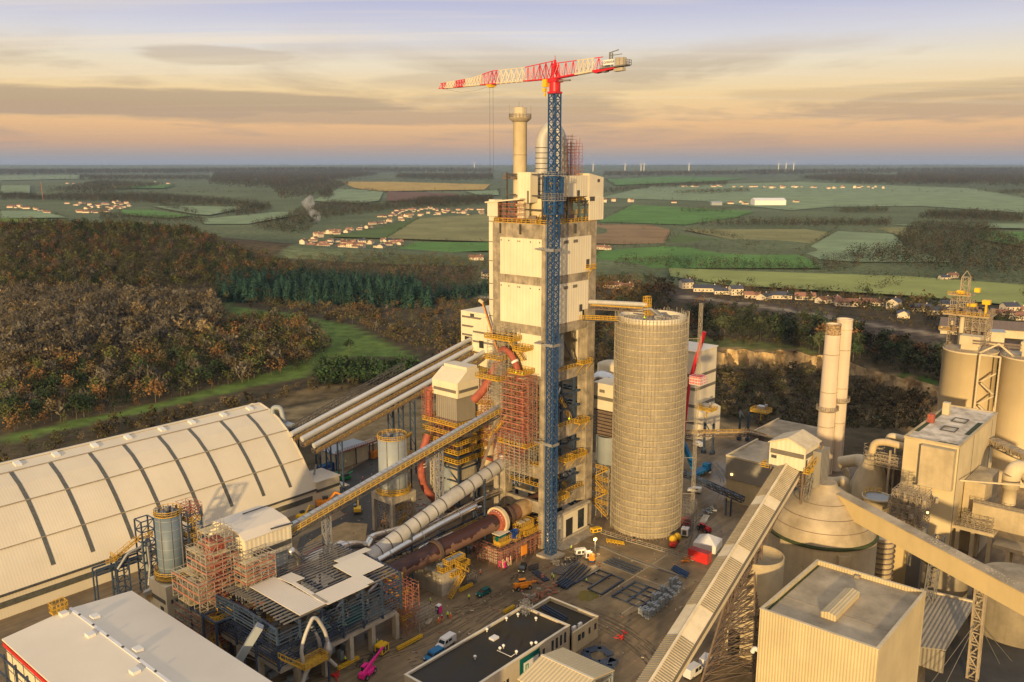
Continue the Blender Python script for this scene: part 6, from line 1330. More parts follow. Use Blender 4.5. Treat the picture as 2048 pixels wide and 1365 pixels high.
# ================================================================ old mill, silos and pipework on the right
MU0, MU1, MV0, MV1 = 73.0, 119.0, -95.0, -80.0; MZ = 35.2
ML = thing('old_mill_building', 'tall tan concrete mill block with white dust and moss on its roof, right side', 'building', (95,-88,0))
part(ML, 'wall', 'old_tan' if 'old_tan' in MATS else 'old_concrete', lambda q: q.box(MU0,MU1,MV0,MV1,0,MZ-.6))
part(ML, 'bay', 'old_concrete', lambda q: q.box(MU0-2.6,MU0,MV0+.4,MV0+9.5,MZ-13.5,MZ-1.2))
part(ML, 'roof', 'white_dust', lambda q: q.box(MU0+.4,MU1-.4,MV0+.4,MV1-.4,MZ-.6,MZ-.35))
part(ML, 'parapet', 'old_concrete', lambda q: (q.box(MU0-.2,MU0+.4,MV0-.2,MV1+.2,MZ-.61,MZ), q.box(MU1-.4,MU1+.2,MV0-.2,MV1+.2,MZ-.61,MZ), q.box(MU0+.4,MU1-.4,MV0-.2,MV0+.4,MZ-.61,MZ-.005), q.box(MU0+.4,MU1-.4,MV1-.4,MV1+.2,MZ-.61,MZ-.005)))
part(ML, 'moss', 'moss', lambda q: (q.box(MU0+8,MU1-6,MV1-1.6,MV1-.5,MZ-.35,MZ-.25), q.box(MU0+14,MU1-16,MV0+.5,MV0+2.0,MZ-.35,MZ-.24), q.box(MU0+.5,MU0+2,MV0+.5,MV0+6,MZ-.35,MZ-.25)))
parts(ML, 'roof_frame', 'dark_steel', (MU0+14,MU0+26), lambda q, u: (q.box(u,u+5.2,-90.2,-90.0,MZ-.3,MZ-.05), q.box(u,u+5.2,-86.2,-86,MZ-.3,MZ-.05), q.box(u,u+.2,-90,-86.2,MZ-.3,MZ-.05), q.box(u+5,u+5.2,-90,-86.2,MZ-.3,MZ-.05)))
part(ML, 'roof_stub', 'tank_cream', lambda q: q.box(MU0+33,MU0+35,MV1-3.5,MV1-1.5,MZ-.3,MZ+3.6))
part(ML, 'roof_stub', 'red_duct', lambda q: q.box(MU0+20,MU0+22,MV1-2.4,MV1-.6,MZ-.3,MZ+2.4))
part(ML, 'wall_joint', 'dark_band', lambda q: [q.box(u,u+.25,MV0-.1,MV0,2,MZ-1) for u in (MU0+.6,MU0+17,MU0+40)])
part(ML, 'window', 'dark_steel', lambda q: q.box(MU0-.1,MU0,MV0+9.8,MV0+11.6,MZ-14.6,MZ-13.8))
for lab, c, r, yt in (('left one of the two tall cream cement silos behind the old mill', (162,-75.6), 9.4, 712), ('right one of the two tall cream cement silos, cut by the right edge', (163.0,-95.5), 9.9, 728)):
    t = thing('cement_silo', lab, 'silo', (*c,0), 'pair of cement silos'); z_ = zt(c[0]-r*.75,c[1]-r*.7,yt)
    part(t, 'wall', 'silo_cream' if 'silo_cream' in MATS else 'tank_cream', lambda q: q.lathe(*c,[(r,0),(r,z_),(r+.12,z_),(r+.12,z_+.5),(r-.4,z_+.5),(r-.4,z_+.1)],48,close=True))
    part(t, 'roof_dust', 'dusty_roof', lambda q: q.lathe(*c,[(r-.45,z_+.55),(.01,z_+1.2)],40,close=False))
    part(t, 'top_box', 'tank_cream', lambda q: (q.cbox(c[0]-3,c[1]-.6,z_+2.8,5,7,3.4), q.cbox(c[0]-3,c[1]-.6,z_+.6,4.2,5.8,2.2)))
    part(t, 'roof_rail', 'dusty_steel', lambda q: q.rail([(c[0]+(r-.2)*math.cos(i*.35),c[1]+(r-.2)*math.sin(i*.35),z_+.5) for i in range(18)],1.1,1.6,.1,close=True))
    if lab[0] == 'l': zsl = z_
SL = thing('silo_stair', 'zigzag concrete stair in the gap between the two cement silos', 'stair', (150,-85,0))
part(SL, 'flights', 'tank_cream', lambda q: [q.beam((152,-84.6+(2.2 if i%2 else -2.2),8+i*4.2),(152,-84.6-(2.2 if i%2 else -2.2),11.5+i*4.2),1.4,.5) for i in range(8)])
part(SL, 'frame', 'tank_cream', lambda q: ([q.beam((151,y,0),(151,y,zsl+1),.5) for y in (-88,-81.4)], q.beam((151,-88,zsl+1),(151,-81.4,zsl+1),.6)))
SBR = thing('silo_truss', 'rusty braced beam bridging the tops of the two cement silos', 'bridge', (158,-85,44))
part(SBR, 'beam', 'brown_steel', lambda q: (q.beam((155,-78,zsl+5),(157,-93,zsl+5),.6), q.beam((155,-78,zsl+4),(157,-93,zsl+4),.4)))
part(SBR, 'brace', 'tank_cream', lambda q: (q.beam((155,-80,zsl+.6),(156,-86,zsl+4.8),.6), q.beam((156,-86,zsl+4.8),(157,-91,zsl+.6),.6)))
ET = thing('equipment_tower', 'cluttered steel equipment stack with yellow hoods above the left cement silo', 'tower', (172,-72,44))
eb = (172,-73)
def f(q):
    q.scaf(170,176,-72,-65,zsl-2,zsl+17,2.6,2.6,3,.2); q.scaf(166,176,-79,-72,zsl+1,zsl+13,2.6,2.6,3,.2)
    q.truss((173,-69,zsl+17),(173,-69,zsl+26),2.6,2.6,2.6,.3); q.beam((173,-69,zsl+28.5),(171.7,-67.7,zsl+26),.25); q.beam((173,-69,zsl+28.5),(174.3,-70.3,zsl+26),.25)
part(ET, 'frame', 'dusty_steel', f)
part(ET, 'deck', 'dusty_steel', lambda q: (q.box(165,177,-80,-64,zsl+12,zsl+12.5), q.box(169,177,-72,-62,zsl+5,zsl+5.4), q.box(169,177,-72,-64,zsl+19,zsl+19.4)))
parts(ET, 'hood', 'yellow_paint', ((168,-78,17,2.6,1.6),(173,-72,15,3,1.2),(171,-68,19.8,2.4,1.2),(170,-74,21,1.8,1.6)), lambda q, b: q.cbox(b[0],b[1],zsl+b[2],b[3],b[3],b[4]))
part(ET, 'hood_post', 'yellow_paint', lambda q: q.beam((168,-78,zsl+12.5),(168,-78,zsl+17),.7))
part(ET, 'pipe', 'tank_cream', lambda q: (q.pipe([(167,-70.5,zsl+.5),(167,-70.5,zsl+11.5)],.9,12), q.pipe([(171,-66,zsl-2),(171,-66,zsl+9)],.5,10)))
part(ET, 'clutter', 'brown_steel', lambda q: [q.cbox(random.uniform(167,176),random.uniform(-79,-65),zsl+random.choice((5.4,12.5,12.5)),random.uniform(.6,2.2),random.uniform(.6,2),random.uniform(.6,2.6),random.random()) for _ in range(36)])
part(ET, 'railing', 'yellow_rail', lambda q: (q.rail([(169,-62,zsl+5.4),(169,-72,zsl+5.4)],1.2,1.4,.15), q.rail([(165,-80,zsl+12.5),(165,-64,zsl+12.5)],1.2,1.6,.13), q.rail([(169,-72,zsl+19.4),(169,-64,zsl+19.4)],1.2,1.2,.15)))
# pipes left of the mill
RPI = thing('mill_ducts', 'pair of tan elbow ducts looping over to the left wall of the old mill', 'duct', (84,-76,0))
def Pm(x,y,u=80.): return pu(x,y,u)
part(RPI, 'pipe', 'duct_tan' if 'duct_tan' in MATS else 'tank_cream', lambda q: q.pipe([Pm(1744,905),Pm(1748,886),Pm(1770,884),Pm(1826,898)],1.1,14,bend=3))
part(RPI, 'pipe', 'tank_cream', lambda q: q.pipe([Pm(1776,885,86),Pm(1780,872,86),Pm(1800,876,86),Pm(1830,887,86)],1.1,14,bend=3))
part(RPI, 'pipe', 'tank_cream', lambda q: q.pipe([Pm(1680,925,100),Pm(1720,920,100),Pm(1738,935,98),Pm(1712,985,98)],[2,2,2,3.2],16,bend=5))
part(RPI, 'pipe', 'tank_cream', lambda q: q.pipe([Pm(1640,962,92),Pm(1672,965,92),Pm(1690,960,92),Pm(1688,985,92)],1.7,14,bend=4))
part(RPI, 'bend', 'tank_cream', lambda q: q.pipe([Pm(1685,932,104),Pm(1694,945,104),Pm(1693,968,104)],1.0,12,bend=2))
CY3 = thing('mill_cyclone', 'dusty ribbed cyclone tower with a flared foot, left of the old mill', 'cyclone', (84,-72,0))
cc_ = g(1742,1035); cc_ = Pm(1741,985,84)
part(CY3, 'body', 'old_concrete', lambda q: q.lathe(84,cc_[1],[(6,0),(6,14),(3.2,21),(3.1,zt(84,cc_[1],922)),(1.6,zt(84,cc_[1],905))],8))
part(CY3, 'cap_rail', 'dusty_steel', lambda q: (lambda z: (q.rail([(82,cc_[1]-2,z),(86,cc_[1]-2,z),(86,cc_[1]+2,z),(82,cc_[1]+2,z)],1.2,1,.12,close=True), q.box(82,86,cc_[1]-2,cc_[1]+2,z-.2,z)))(zt(84,cc_[1],908)))
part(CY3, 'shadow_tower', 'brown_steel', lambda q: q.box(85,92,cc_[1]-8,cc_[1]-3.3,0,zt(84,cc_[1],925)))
part(CY3, 'seam', 'dusty_steel', lambda q: [q.lathe(84,cc_[1],[(3.2,z),(3.35,z+.1),(3.2,z+.25)],8,close=False) for z in np.arange(21,28,1.4)])
CF = thing('pipe_trestle', 'tan steel trestle frame between the mill ducts and the old mill', 'frame', (80,-78,0))
def f(q):
    a = Pm(1776,960,79); b = Pm(1803,960,79); zt_ = Pm(1776,900,79)[2]
    for y in (a[1],b[1],b[1]-4): q.beam((79,y,0),(79,y,zt_),.6); q.beam((84,y,0),(84,y,zt_),.6)
    for z in (zt_-5,zt_-2.6): q.truss((80,a[1]+4,z),(80,b[1]-5,z),2.4,1.2,2.2,.25)
part(CF, 'frame', 'dusty_steel', f)
part(CF, 'railing', 'dusty_steel', lambda q: (lambda a: q.rail([(78.6,a[1]+6,a[2]),(78.6,a[1]-8,a[2])],1.2,1.3,.13))(Pm(1776,930,79)))
RT = thing('open_round_tank', 'low round tank with a white rim and yellow rail, right of the dome silo', 'tank', (57.5,-78.2,0))
part(RT, 'shell', 'tank_cream', lambda q: q.lathe(57.5,-78.2,[(3.9,0),(3.9,19.6),(4.1,19.6),(4.1,20.3),(3.8,20.3),(3.8,19.9)],32,close=False))
part(RT, 'lid', 'tank_grey', lambda q: q.lathe(57.5,-78.2,[(3.75,19.95),(.01,20.1)],28,close=False))
part(RT, 'railing', 'yellow_rail', lambda q: (q.rail([(57.5+3.6*math.cos(i*.3),-78.2+3.6*math.sin(i*.3),20.2) for i in range(9)],1.2,1,.12), q.rail([(56,-82,20),(58,-90,18)],1.2,1.2,.2), q.beam((56,-82,19.8),(58,-90,17.8),1.2,.3)))
MX = thing('machinery_stack', 'tangled grey machinery cluster standing in front of the old mill wall', 'machinery', (55,-88,0))
mc_ = g(1822,1005,24)
def f(q):
    for _ in range(60): q.cbox(mc_[0]+random.gauss(0,2.2),mc_[1]+random.gauss(0,2.2),random.uniform(17,26),random.uniform(.4,1.6),random.uniform(.4,1.6),random.uniform(.4,1.8),random.random())
part(MX, 'machines', 'dusty_steel', f)
part(MX, 'scaffold', 'dusty_steel', lambda q: q.scaf(mc_[0]-4,mc_[0]+4,mc_[1]-4,mc_[1]+4,16,27,1.7,1.7,2,.12))
part(MX, 'tower', 'ribbed_grey', lambda q: q.box(mc_[0]-2.5,mc_[0]+2.5,mc_[1]-4.5,mc_[1]-1.0,0,18))
part(MX, 'shaft', 'tan_sheet' if 'tan_sheet' in MATS else 'ribbed_cream', lambda q: (lambda a: q.prism([(a[0],a[1]),(a[0]+6,a[1]),(a[0]+6,a[1]-4.6),(a[0],a[1]-4.6)],0,20))(g(1793,1030,20)))
part(MX, 'lamp', 'lamp_glow', lambda q: (lambda a: q.cbox(a[0],a[1],a[2],.5,.5,.4))(pu(1855,1027,mc_[0]-2)))
CT3 = thing('caged_column', 'slim concrete column wrapped in ring ladders between the dome silo and the tan shaft', 'column', (40,-86,0))
part(CT3, 'column', 'old_concrete', lambda q: q.lathe(40,-86,[(3.0,0),(3.0,16)],24))
part(CT3, 'ring', 'brown_steel', lambda q: [q.lathe(40,-86,[(3.0,z),(3.5,z),(3.5,z+.2),(3.0,z+.2)],20,close=False) for z in np.arange(1.5,16,1.5)])
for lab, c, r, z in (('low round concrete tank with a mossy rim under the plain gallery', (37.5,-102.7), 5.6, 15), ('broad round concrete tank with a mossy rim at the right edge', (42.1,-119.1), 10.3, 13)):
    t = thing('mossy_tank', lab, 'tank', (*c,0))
    part(t, 'wall', 'shaded_concrete', lambda q: q.lathe(*c,[(r,0),(r,z)],40,close=False))
    part(t, 'rim', 'moss', lambda q: q.lathe(*c,[(r,z-.6),(r+.2,z-.5),(r+.2,z),(r-.7,z+.35)],40,close=False))
    part(t, 'roof', 'dusty_roof', lambda q: q.lathe(*c,[(r-.5,z+.3),(.01,z+.9)],28,close=False))
LR = thing('leaning_shed', 'low grey ribbed lean-to roof below the mossy tank in the right corner', 'shed', (15,-105,0))
part(LR, 'roof', 'ribbed_grey_v', lambda q: q.add([(28,-100,9),(30,-112,9),(9,-111,5.5),(5,-103,5.5),(28,-100,9.3),(30,-112,9.3),(9,-111,5.8),(5,-103,5.8)],[(3,2,1,0),(4,5,6,7),(0,1,5,4),(1,2,6,5),(2,3,7,6),(3,0,4,7)]))
part(LR, 'wall', 'ribbed_grey_v', lambda q: q.box(8.5,9,-111,-104,0,5.4))
part(LR, 'ridge', 'tank_cream', lambda q: q.beam((28.2,-99.6,9.4),(30.2,-112.4,9.4),.6))
MA = thing('mill_annex', 'tan annex with concrete canopy on posts and capped vent beside the mill', 'building', (80,-104,0))
an = Pm(1940,1010,80)
part(MA, 'wall', 'old_concrete', lambda q: (q.box(83,100,-101,-95.3,0,22), q.box(79,82,-124,-99,10.5,17)))
part(MA, 'canopy', 'old_concrete', lambda q: (q.box(75,82,-106,-95,9.4,10.3), q.box(75,82,-125,-106,6.4,7.4)))
parts(MA, 'post', 'old_concrete', [(75.6,-96.5),(75.6,-100.5),(75.6,-105),(75.6,-110),(75.6,-115),(75.6,-120),(81,-100.5),(81,-110)], lambda q, p: q.box(p[0]-.5,p[0]+.5,p[1]-.5,p[1]+.5,0,9.4 if p[1] > -106 else 6.4))
part(MA, 'vent', 'tank_cream', lambda q: (q.lathe(85,-107,[(1.9,17),(1.9,22),(2.4,22),(2.4,26)],18), q.pipe([(85,-107,25.5),(86,-108,28.5),(88,-110,27),(89,-111,24)],[2.4,2.4,2.2,2.0],16,bend=2.5)))
part(MA, 'rail', 'dusty_steel', lambda q: (q.rail([(75.2,-96,10.3),(75.2,-105.8,10.3)],1.2,1.2,.14), q.rail([(79.2,-99,17),(79.2,-124,17)],1.2,1.6,.12), q.scaf(76,81,-105,-97,10.3,13,1.6,1.6,1.3,.12)))
part(MA, 'drum', 'rust_tan' if 'rust_tan' in MATS else 'kiln_tan', lambda q: q.pipe([(88,-112,19),(86,-128,18)],2.4,18))
part(MA, 'bridge', 'dusty_steel', lambda q: (q.truss((112,-96,27),(92,-125,25),3,2.2,3,.35), q.beam((112,-96,27.3),(92,-125,25.3),2.4,1.6)))
part(MA, 'strut', 'tank_cream', lambda q: q.beam((76,-95.5,24),(84,-125,26),.4))
# ================================================================ yard: vehicles
def wheelset(t, xs, y, r, w=.25):
    for x in xs:
        for s in (-1,1):
            b = MB(); b.pipe([(x,s*y,r),(x,s*(y-w),r)],r,14); wo_ = b.build('wheel','black_rubber',t)
            b = MB(); b.pipe([(x,s*(y+.015),r),(x,s*(y-.05),r)],r*.55,10); ro = b.build('rim','galvanised',t); ro.parent = wo_
def van(label, cat, pos, rz, color, L_=5.6, hgt=2.4, name='van', rear_glass=False, group=None):
    t = thing0(name, label, cat, pos, rz, group); w = 1.0
    def f(q):
        pr_ = [(-L_/2,.45),(-L_/2,hgt-.15),(-L_/2+.15,hgt),(L_/2-1.75,hgt),(L_/2-.95,1.35),(L_/2-.1,1.05),(L_/2,.45)]
        for s in (1,):
            q.extr([(a,b) for a,b in pr_],1,-w,w)
    part(t, 'body', color, f)
    part(t, 'windscreen', 'glass', lambda q: q.add([(L_/2-1.66,-.85,hgt-.14),(L_/2-1.66,.85,hgt-.14),(L_/2-.99,.88,1.48),(L_/2-.99,-.88,1.48)],[(0,1,2,3),(3,2,1,0)][:1]))
    parts(t, 'side_window', 'glass', (-1,1), lambda q, s: q.box(L_/2-2.5,L_/2-1.5,s*(w+.012)-.01,s*(w+.012)+.01,1.35,hgt-.3))
    parts(t, 'side_window', 'glass', (-1,1), lambda q, s: q.box(L_/2-3.9,L_/2-2.7,s*(w+.012)-.01,s*(w+.012)+.01,1.35,hgt-.35))
    parts(t, 'headlight', 'poly_clear', (-.75,.75), lambda q, y: q.box(L_/2-.12,L_/2+.02,y-.2,y+.2,.75,1.0))
    part(t, 'bumper', 'black_rubber', lambda q: q.box(L_/2-.05,L_/2+.1,-w,w,.35,.62))
    wheelset(t, (-L_/2+1.05,L_/2-1.0), w, .38); return t
def car(label, pos, rz, color, name='car'):
    t = thing0(name, label, 'car', pos, rz); w = .92
    part(t, 'body', color, lambda q: (q.extr([(-2.2,.4),(-2.2,1.0),(-2.05,1.12),(1.0,1.12),(2.1,.92),(2.2,.4)],1,-w,w)))
    part(t, 'cabin', 'glass', lambda q: q.add([(-2.1,-.86,1.1),(1.15,-.86,1.1),(1.15,.86,1.1),(-2.1,.86,1.1),(-1.85,-.7,1.62),(.45,-.7,1.62),(.45,.7,1.62),(-1.85,.7,1.62)],[(4,5,6,7),(0,1,5,4),(1,2,6,5),(2,3,7,6),(3,0,4,7)]))
    part(t, 'roof', color, lambda q: q.box(-1.8,.4,-.69,.69,1.6,1.68))
    parts(t, 'headlight', 'poly_clear', (-.7,.7), lambda q, y: q.box(2.12,2.23,y-.18,y+.18,.68,.86))
    wheelset(t, (-1.35,1.35), w, .36); return t
def telehandler(label, pos, rz, color, boom=6.0, up=.0, name='telehandler'):
    t = thing0(name, label, 'telehandler', pos, rz)
    part(t, 'chassis', color, lambda q: (q.box(-2.6,2.3,-.75,.75,.7,1.35), q.box(-2.6,-1.4,-.8,.8,1.35,1.8), q.box(-1.2,1.2,-1.15,-.45,.8,1.6)))
    part(t, 'cab', 'glass', lambda q: q.box(-.8,.9,.3,1.15,1.0,2.5))
    part(t, 'cab_roof', color, lambda q: q.box(-.9,1.0,.25,1.2,2.5,2.6))
    part(t, 'boom', color, lambda q: (q.beam((-2.5,-.25,1.75),(-2.5+boom*.62,-.25,1.75+up*.62),.5,.55), q.beam((-2.5+boom*.5,-.25,1.75+up*.5),(-2.5+boom,-.25,1.75+up),.36,.4)))
    part(t, 'fork', 'dark_steel', lambda q: (q.beam((-2.5+boom,-.25,1.7+up),(-2.3+boom,-.25,.9+up),.7,.2), q.box(-2.3+boom,-1.0+boom,-.7,-.55,.8+up,.9+up), q.box(-2.3+boom,-1.0+boom,.05,.2,.8+up,.9+up)))
    wheelset(t, (-1.7,1.6), 1.15, .62, .42); return t
def genset(label, pos, rz, color, lx=3.4, ly=1.5, lz=1.7, name='generator', cat='generator', wheels=True):
    t = thing0(name, label, cat, pos, rz)
    part(t, 'housing', color, lambda q: q.extr([(-lx/2,.45),(-lx/2,lz-.2),(-lx/2+.2,lz),(lx/2-.2,lz),(lx/2,lz-.2),(lx/2,.45)],1,-ly/2,ly/2))
    part(t, 'grille', 'dark_steel', lambda q: (q.box(-lx*.35,-lx*.05,-ly/2-.02,-ly/2,.7,lz-.4), q.box(lx*.05,lx*.35,-ly/2-.02,-ly/2,.7,lz-.4), q.box(-lx/2-.02,-lx/2,-ly*.3,ly*.3,.7,lz-.5)))
    part(t, 'skid', 'dark_steel', lambda q: (q.box(-lx/2,lx/2,-ly/2,-ly/2+.15,.02,.44), q.box(-lx/2,lx/2,ly/2-.15,ly/2,.02,.44)))
    part(t, 'exhaust', 'dark_steel', lambda q: q.pipe([(lx*.3,0,lz),(lx*.3,0,lz+.35)],.08,6)); return t
def container(label, pos, rz, color, lx=6, ly=2.4, lz=2.5, roof=None, name='container'):
    t = thing0(name, label, 'container', pos, rz)
    part(t, 'box', color, lambda q: (q.box(-lx/2,lx/2,-ly/2,ly/2,.1,lz), [q.box(x,x+.1,s*ly/2-.03,s*ly/2+.03,.2,lz-.1) for x in np.arange(-lx/2+.1,lx/2,.4) for s in (-1,1)]))
    part(t, 'roof', roof or color, lambda q: [q.box(x,x+.2,-ly/2+.1,ly/2-.1,lz,lz+.04) for x in np.arange(-lx/2+.1,lx/2-.1,.5)])
    part(t, 'door_bar', 'grey_steel', lambda q: [q.box(-lx/2-.05,-lx/2,y,y+.05,.2,lz-.1) for y in (-.8,-.3,.3,.8)]); return t
def gp(x, y, z=0): a = g(x,y); return (a[0],a[1],z)
PI = math.pi
van('white crew van with dark side windows driving past the pale office', 'van', gp(892,1292), PI+.08, 'white_paint')
van('bright blue van half hidden behind the dark roofed office', 'van', gp(868,1318), PI, 'skyblue_paint', 5.0, 2.2)
van('white van parked behind the silver roof edge duct', 'van', gp(681,1098), PI/2+.3, 'white_paint', 5.0, 2.2)
van('nearer white van parked beside the trestle of the ribbed gallery', 'van', gp(1388,1350), -.1, 'white_paint', 5.8, 2.6)
van('farther white van tucked behind the trestle of the ribbed gallery', 'van', gp(1414,1328), .1, 'white_paint', 5.2, 2.3)
van('white van at the gate beyond the scaffolded silo', 'van', gp(1396,893), 1.2, 'white_paint', 5.0, 2.1)
van('white pickup van under the low truss conveyor', 'van', gp(1389,985), 1.9, 'white_paint', 4.8, 2.0)
car('dark green estate car parked on the muddy yard', gp(967,1190), PI-.05, 'teal_paint')
car('small black utility car near the crane mast foot', gp(1045,1141), PI+.5, 'black_rubber')
telehandler('orange telehandler with its boom lowered in the middle of the yard', gp(1046,1178), -.5, 'orange_paint', 6.4)
telehandler('bright pink telehandler with a long dark boom at the bottom edge', gp(735,1352), .3, 'pink_paint', 9, 2.0)
telehandler('small red telehandler beyond the white tent', gp(1408,1062), 1.2, 'red_paint', 4)
genset('bright pink site generator at the foot of the large kiln pier', gp(1011,1133), .15, 'pink_paint', 4.2, 2.0, 2.3)
genset('yellow compressor on skids beside the tower doorway', gp(1192,1066), -.4, 'yellow_paint', 3.4, 1.6, 1.8, 'compressor', 'compressor')
genset('boxy yellow pump unit beside the concrete columns', gp(764,1307), .2, 'yellow_paint', 2.8, 2.2, 2.6, 'pump_unit', 'pump')
genset('white generator left of the floodlight mast', gp(1161,1110), -.6, 'white_paint', 3.4, 1.6, 2.0)
genset('smaller white generator just left of the orange tank', gp(1177,1117), -.6, 'white_paint', 2.2, 1.5, 2.2)
genset('white generator cube right of the scaffolded silo foot', gp(1370,1072), .3, 'white_paint', 2.4, 2.2, 2.8)
container('red container with a dark ribbed top beside the white tent', gp(1399,1122), PI/2, 'red_paint', 6.4, 2.6, 3.4, 'dark_steel')
container('red site box at the right foot of the scaffolded silo', gp(1366,1050), -.75, 'red_paint', 4.6, 2.2, 2.4)
container('deep blue site container beside the green skip machine', gp(655,944), .1, 'blue_paint', 8.5, 2.6, 3.2, 'teal_paint')
container('orange container behind the pale grey silo', gp(748,915), .4, 'orange_paint', 4, 2.4, 2.8)
container('orange red box behind the red scaffold mass', gp(632,1113), .2, 'scaffold_red', 7, 2.4, 2.2)
text3d('eoe', 1.3, (0,-1.36,1.6), (PI/2,0,0), 'white_paint', [o for o in bpy.data.objects if o.get('label','').startswith('deep blue')][0])
def excavator(label, pos, rz, color, k_=1.0):
    t = thing0('excavator', label, 'excavator', pos, rz)
    part(t, 'tracks', 'dark_steel', lambda q: (q.box(-1.9*k_,1.9*k_,-1.3*k_,-.8*k_,.02,.85*k_), q.box(-1.9*k_,1.9*k_,.8*k_,1.3*k_,.02,.85*k_)))
    part(t, 'house', color, lambda q: q.box(-2.0*k_,1.0*k_,-1.2*k_,1.2*k_,1.0*k_,2.1*k_))
    part(t, 'cab', 'glass', lambda q: q.box(-.2*k_,1.3*k_,.2*k_,1.2*k_,1.1*k_,2.8*k_))
    part(t, 'boom', color, lambda q: (q.beam((.8*k_,-.3,1.6*k_),(3.2*k_,-.3,4.0*k_),.45*k_), q.beam((3.2*k_,-.3,4.0*k_),(5.0*k_,-.3,3.0*k_),.4*k_), q.beam((5.0*k_,-.3,3.2*k_),(5.6*k_,-.3,.8*k_),.32*k_)))
    part(t, 'bucket', 'dark_steel', lambda q: q.extr([(5.2*k_,.9*k_),(5.9*k_,.7*k_),(5.6*k_,0.05),(4.9*k_,.25*k_)],1,-.8*k_,.2*k_)); return t
excavator('large orange excavator at the right end of the arched hall', gp(648,1015), -.5, 'orange_paint', 1.25)
excavator('yellow and dark excavator working behind the long conveyor', gp(606,1040), .2, 'yellow_paint', 1.0)
excavator('yellow wheeled excavator with white cab on the dark asphalt', gp(715,1026), .9, 'yellow_paint', 1.0)
excavator('orange machine at the foot of the pale grey silo', gp(768,1050), .9, 'orange_paint', .8)
t = thing0('skip_machine', 'green screening machine with a tilted hopper in front of the blue container', 'machine', gp(686,960), -.3)
part(t, 'hopper', 'green_paint', lambda q: q.extr([(-2.8,1.2),(-.6,1.0),(-.4,2.6),(-2.6,3.6)],1,-1.2,1.2)); part(t, 'base', 'green_paint', lambda q: q.box(-2.4,2.8,-1.3,1.3,.4,1.3)); part(t, 'engine', 'dark_steel', lambda q: q.box(.2,2.2,-.9,.9,1.3,2.2)); part(t, 'conveyor', 'green_paint', lambda q: q.beam((1.5,0,1.5),(4,0,2.6),.9,.3))
for lab, p, cl in (('yellow concrete mixer with twin drums by the scaffolded silo', (1350,1088), 'yellow_paint'),):
    t = thing0('concrete_mixer', lab, 'mixer', gp(*p), .3)
    parts(t, 'drum', cl, ((-.8,.5),(1.4,-.3)), lambda q, a: q.lathe(a[0],a[1],[(.5,.8),(1.2,1.4),(1.2,2.2),(.6,2.9)],14))
    part(t, 'chassis', 'red_paint', lambda q: (q.box(-3.6,-1.4,-.9,.9,.5,1.5), q.box(-2,2.4,-.8,.8,.4,.8))); parts(t, 'wheel', 'black_rubber', (-3,-1.2,1.6), lambda q, x: q.pipe([(x,-.95,.45),(x,.95,.45)],.45,12))
t = thing0('tent', 'white peaked marquee tent beside the red container', 'tent', gp(1415,1096), .2)
part(t, 'canvas', 'white_paint', lambda q: q.add([(-3.5,-3.5,2.4),(3.5,-3.5,2.4),(3.5,3.5,2.4),(-3.5,3.5,2.4),(0,0,4.6),(-3.5,-3.5,.05),(3.5,-3.5,.05),(3.5,3.5,.05),(-3.5,3.5,.05)],[(0,1,4),(1,2,4),(2,3,4),(3,0,4),(0,5,6,1),(1,6,7,2),(2,7,8,3),(3,8,5,0)]))
t = thing0('fuel_tank', 'small orange cylindrical tank at the foot of the floodlight mast', 'tank', gp(1184,1122), .5)
part(t, 'drum', 'orange_paint', lambda q: q.pipe([(-.8,0,1.1),(.8,0,1.1)],.95,16)); part(t, 'stand', 'skyblue_paint', lambda q: (q.box(-.9,.9,-.6,.6,.02,.35), q.box(1.0,1.8,-.6,.5,.02,1.3)))
t = thing0('portable_toilet', 'grey portable toilet with a white roof and pink side', 'toilet', gp(877,1226), .1)
part(t, 'cabin', 'blue_steel', lambda q: q.box(-.6,.6,-.6,.6,.02,2.1)); part(t, 'side_panel', 'pink_paint', lambda q: q.box(-.61,.61,-.66,-.6,.1,2.0)); part(t, 'roof', 'white_paint', lambda q: q.extr([(-.65,2.1),(.65,2.1),(.4,2.35),(-.4,2.35)],0,-.65,.65)); part(t, 'vent', 'white_paint', lambda q: q.box(-.63,-.6,-.25,.25,1.1,1.6))
fm = gp(1190,1112)
t = thing0('floodlight_mast', 'thin mast with a glowing floodlight above the orange tank', 'lamp', fm, 0)
fz = zt(fm[0],fm[1],1080)
part(t, 'pole', 'grey_steel', lambda q: (q.beam((0,0,0),(0,0,fz),.14), q.box(-.6,.6,-.6,.6,.02,.25))); part(t, 'lamp_head', 'lamp_glow', lambda q: q.box(-.45,.45,-.3,.3,fz-.1,fz+.5))
pl_ = bpy.data.lights.new('floodlight', 'POINT'); pl_.energy = 900; pl_.color = (1,.72,.35); pl_.shadow_soft_size = .3
po = bpy.data.objects.new('floodlight', pl_); C.objects.link(po); po.location = (*Wd(fm[0]-1.2,fm[1]-.6), fz-.6)
SBt = thing0('switch_building', 'low pale concrete house with a dark red edged roof behind the blue container', 'building', gp(700,925), .05)
part(SBt, 'wall', 'tank_cream', lambda q: q.box(-10,7,-3,5.5,0,6.4)); part(SBt, 'roof', 'tank_grey', lambda q: q.box(-10.3,7.3,-3.3,5.8,6.4,6.8)); part(SBt, 'edge_formwork', 'scaffold_red', lambda q: (q.box(-10.4,12,-4.0,-3.3,6.5,6.9), q.rail([(-10.3,-3.9,6.9),(12,-3.9,6.9)],1.1,1.2,.12))); part(SBt, 'post', 'blue_steel', lambda q: [q.beam((x,-3.7,0),(x,-3.7,6.5),.35) for x in (-10,0,7.2,9,11.6)])
t = thing0('rear_wing', 'low cream slab roofed block between the pale house and the grey silo', 'building', gp(735,912), .05)
